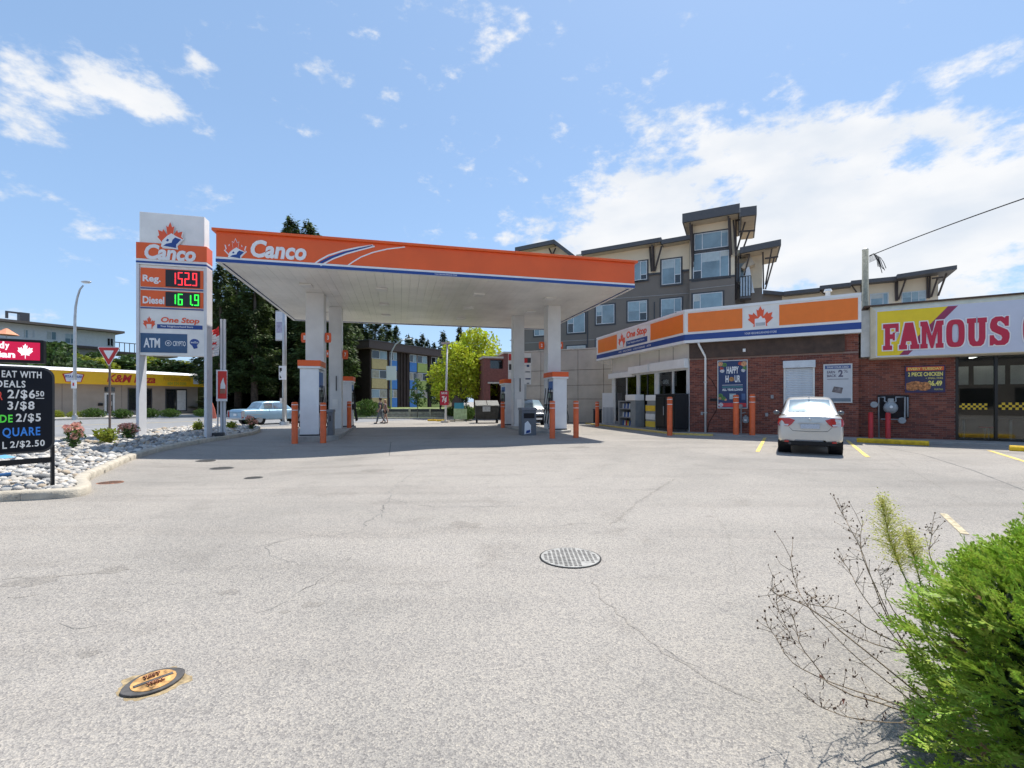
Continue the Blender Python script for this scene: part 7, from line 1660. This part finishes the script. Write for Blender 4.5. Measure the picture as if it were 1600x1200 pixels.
car('parked_car','silver white sedan parked nose in, seen from behind, between yellow stall lines','x' and (cpos.x,cpos.y,0), math.atan2(cdir.y,cdir.x), paintw, civ_low, civ_green, .30, (.72,3.2), .73,
    [('rear_window',.25,1.8,2.9,7.1),('side_window',1.5,3.1,.2,1.85),('side_window',3.2,4.6,.2,1.85),('side_window',1.5,3.1,8.15,9.8),('side_window',3.2,4.6,8.15,9.8),('windscreen',4.3,5.8,2.9,7.1)], civic_l, carglass)
pb = bodypaint('light_blue_paint',(.30,.47,.60),.2,.35)
def blue_l(t, lf, gl_):
    for s in (-1,1):
        MB().box(-.03,.05,s*.72-.05,s*.72+.05,.45,.80).build('tail_light', tl, t); MB().box(-.06,.08,s*.78-.02,s*.78+.02,.5,.85).build('chrome_fin', galv, t)
        MB().sphere((3.0,s*.85,.98),.07,10,6,sc=(1,1,.7)).build('wing_mirror', galv, t)
        for xx in (1.55,2.45): MB().box(xx,xx+.012,s*.79-.004,s*.79+.004,.35,.9).build('door_gap', mat('blue_gap',(.10,.16,.22),.6), t)
        MB().box(.1,4.5,s*.80-.006,s*.80+.006,.60,.635).build('trim_strip', galv, t)
    MB().box(-.12,.0,-.78,.78,.34,.46).build('rear_bumper', galv, t, bevel=.02); MB().box(-.05,.0,-.16,.16,.55,.68).build('number_plate', letterw, t)
    MB().box(-.04,.0,-.6,.6,.72,.78).build('boot_trim', mat('blue_trim',(.2,.33,.45),.4), t); MB().box(4.62,4.72,-.78,.78,.34,.46).build('front_bumper', galv, t, bevel=.02)
bl_low = [(0,.36,.86,.74),(.05,.34,.90,.77),(.3,.32,.92,.79),(1.4,.30,.93,.80),(2.6,.30,.93,.80),(3.6,.30,.92,.79),(4.4,.32,.88,.77),(4.6,.36,.82,.74)]
bl_gr = [(1.0,.92,.94,.68,.62),(1.15,.92,1.15,.69,.60),(1.32,.92,1.36,.70,.58),(1.8,.92,1.40,.70,.60),(2.5,.92,1.385,.70,.59),(2.8,.92,1.2,.70,.6),(3.1,.90,.93,.69,.63)]
bp = at(405,27.3); bdir = RD; bp2 = Vector(bp[:2])-bdir*.95+Vector((-RD.y,RD.x))*.75
car('vintage_sedan','light blue vintage four door sedan driving away on the street beside the conifers',(bp2.x,bp2.y,.006),math.atan2(bdir.y,bdir.x),pb,bl_low,bl_gr,.32,(.95,3.55),.79,
    [('rear_window',.2,1.75,2.6,7.4),('side_window',1.9,3.0,.25,1.95),('side_window',3.1,4.5,.25,1.95),('side_window',1.9,3.0,8.05,9.75),('side_window',3.1,4.5,8.05,9.75),('windscreen',4.2,5.8,2.6,7.4)], blue_l)
pd_ = bodypaint('dark_grey_paint',(.05,.052,.06),.4,.3)
def dark_l(t, lf, gl_):
    for s in (-1,1): MB().sphere((3.85,s*.55,.66),.12,10,6,sc=(.8,1,.6)).build('headlight', clearl, t); MB().sphere((2.75,s*.86,1.08),.11,12,8,sc=(.6,1,.75)).build('wing_mirror', pd_, t)
    MB().box(3.98,4.06,-.3,.3,.5,.62).build('grille', black, t); MB().box(4.04,4.07,-.2,.2,.40,.50).build('number_plate', letterw, t)
dp = at(842,25.2); dd = -UY
q = Vector(dp[:2])-dd*4.0
car('car_at_pump','dark car with pale reflecting windscreen stopped between the right canopy columns',(q.x,q.y,0),math.atan2(dd.y,dd.x),pd_,civ_low,civ_green,.30,(.72,3.2),.73,
    [('rear_window',.25,1.8,2.9,7.1),('side_window',1.5,3.1,.2,1.85),('side_window',3.2,4.6,.2,1.85),('side_window',1.5,3.1,8.15,9.8),('side_window',3.2,4.6,8.15,9.8),('windscreen',4.2,5.8,2.6,7.4)], dark_l, winglass)

# ================================================================ PEOPLE
skinm = mat('skin',(.42,.24,.17),.6)
def skinned(name, joints, bones, m, parent, lv=2):
    me = bpy.data.meshes.new(name); me.from_pydata([j[0] for j in joints], bones, []); me.materials.append(m)
    o = link(name, me, parent); md = o.modifiers.new('k','SKIN'); md.use_smooth_shade = True
    for i,j in enumerate(joints):
        r_ = j[1]; me.skin_vertices[0].data[i].radius = r_ if isinstance(r_,tuple) else (r_,r_)
    me.skin_vertices[0].data[0].use_root = True
    s = o.modifiers.new('s','SUBSURF'); s.levels = lv; s.render_levels = lv; return o
def person(loc, rz, H, label, top, bottom, shorts, hair, long_hair, sleeve, phase):
    t = thing('person', label, 'person', loc, rz, 'people walking side by side'); t.scale = (H/1.75,)*3
    # faces +x; y is left
    st = .20*phase
    J = [((0,0,.95),.13),((0,0,1.10),.115),((.01,0,1.30),(.125,.15)),((.01,0,1.44),.085),((.015,0,1.52),.05),((.03,0,1.60),.075),((.035,0,1.68),.085),((.03,0,1.74),.06),
         ((0,.09,.90),.09),((.12*phase,.09,.50),.058),((.22*phase-.02,.09,.10),.038),((.22*phase+.10,.09,.04),.035),((.22*phase+.16,.09,.035),.022),
         ((0,-.09,.90),.09),((-.06*phase,-.09,.50),.058),((-.28*phase,-.09,.12),.038),((-.28*phase+.11,-.09,.05),.033),((-.28*phase+.17,-.09,.045),.022),
         ((.0,.19,1.42),.055),((-.10*phase,.25,1.15),.04),((.02*phase,.24,.93),.028),((.05*phase,.235,.86),.03),
         ((.0,-.19,1.42),.055),((.10*phase,-.25,1.15),.04),((.24*phase,-.22,.97),.028),((.28*phase,-.215,.90),.03)]
    Bn = [(0,1),(1,2),(2,3),(3,4),(4,5),(5,6),(6,7),(0,8),(8,9),(9,10),(10,11),(11,12),(0,13),(13,14),(14,15),(15,16),(16,17),(3,18),(18,19),(19,20),(20,21),(3,22),(22,23),(23,24),(24,25)]
    skinned('body', J, Bn, skinm, t)
    K = lambda i,g: (J[i][0], (J[i][1] if not isinstance(J[i][1],tuple) else J[i][1][1])+g)
    skinned('shirt', [((0,0,.93),.15),K(1,.025),((.01,0,1.30),(.15,.175)),K(3,.02),K(18,.018),(tuple(Vector(J[18][0]).lerp(Vector(J[19][0]),sleeve)),.055),K(22,.018),(tuple(Vector(J[22][0]).lerp(Vector(J[23][0]),sleeve)),.055)], [(0,1),(1,2),(2,3),(3,4),(4,5),(3,6),(6,7)], top, t)
    if shorts: e1,e2 = Vector(J[8][0]).lerp(Vector(J[9][0]),.55), Vector(J[13][0]).lerp(Vector(J[14][0]),.55); skinned('shorts', [((0,0,.97),.145),K(8,.02),(tuple(e1),.095),K(13,.02),(tuple(e2),.095)], [(0,1),(1,2),(0,3),(3,4)], bottom, t)
    else: skinned('trousers', [((0,0,.97),.14),K(8,.015),K(9,.02),(tuple(Vector(J[10][0])+Vector((0,0,.0))),.055),K(13,.015),K(14,.02),(J[15][0],.055)], [(0,1),(1,2),(2,3),(0,4),(4,5),(5,6)], bottom, t)
    for i in (11,16):
        p = J[i][0]; MB().sphere((p[0]-.02,p[1],p[2]-.005),.13,10,6,sc=(1,.36,.38)).build('shoe', dark, t, True)
    h_ = MB().sphere((.005,0,1.70),.112,12,8,sc=(1,.9,1)).build('hair', hair, t, True)
    if long_hair: MB().sphere((-.06,0,1.60),.07,10,6,sc=(.8,1,1.6)).build('hair', hair, h_, True)
    MB().sphere((.125,0,1.645),.018,6,4,sc=(1,.7,1)).build('nose', skinm, t, True)
    for s in (-1,1): MB().sphere((.105,s*.035,1.675),.011,6,4).build('eye', dark, t); MB().sphere((.02,s*.092,1.655),.02,6,4,sc=(.8,.4,1.2)).build('ear', skinm, t)
    MB().sphere((.113,0,1.60),.018,6,4,sc=(.5,1,.35)).build('mouth', mat('lips',(.35,.12,.1),.6), t)
    # hands
    for i,j in ((21,20),(25,24)):
        p = Vector(J[i][0])
        hb_ = MB()
        for k in range(4): hb_.tube([p+Vector((-.025+.017*k,0,-.02)),p+Vector((-.025+.019*k,.004,-.055)),p+Vector((-.02+.019*k,.016,-.085+.004*abs(k-1)))],[.0095,.0085,.006],5)
        hb_.tube([p+Vector((.028,0,.0)),p+Vector((.05,.004,-.025)),p+Vector((.05,.008,-.05))],[.010,.009,.007],5); hb_.build('fingers', skinm, t, True)
    return t
Yp_ = 29.0; scp = 1.62
a = at(594.5,Yp_,0); person(a, PI*.96, zat(622.5,Yp_)*1.0, 'man in dark tee shirt and grey trousers, walking on the left of the pair', mat('tee_dark',(.03,.03,.05),.8), mat('trouser_grey',(.10,.12,.14),.8), False, mat('hair_dark',(.03,.02,.015),.8), False, .55, 1.15)
a = at(602,29.6,0); person(a, PI*1.02, zat(625,29.6), 'woman in a grey top and black shorts, walking on the right of the pair', mat('top_grey',(.25,.18,.18),.8), mat('shorts_black',(.015,.015,.02),.8), True, mat('hair_blonde',(.45,.30,.18),.8), True, .3, -.8)
for o in list(bpy.data.objects):
    if o.name.startswith('river_stones'): pass
print('objects', len(bpy.data.objects), 'tris', sum(len(m.polygons) for m in bpy.data.meshes))
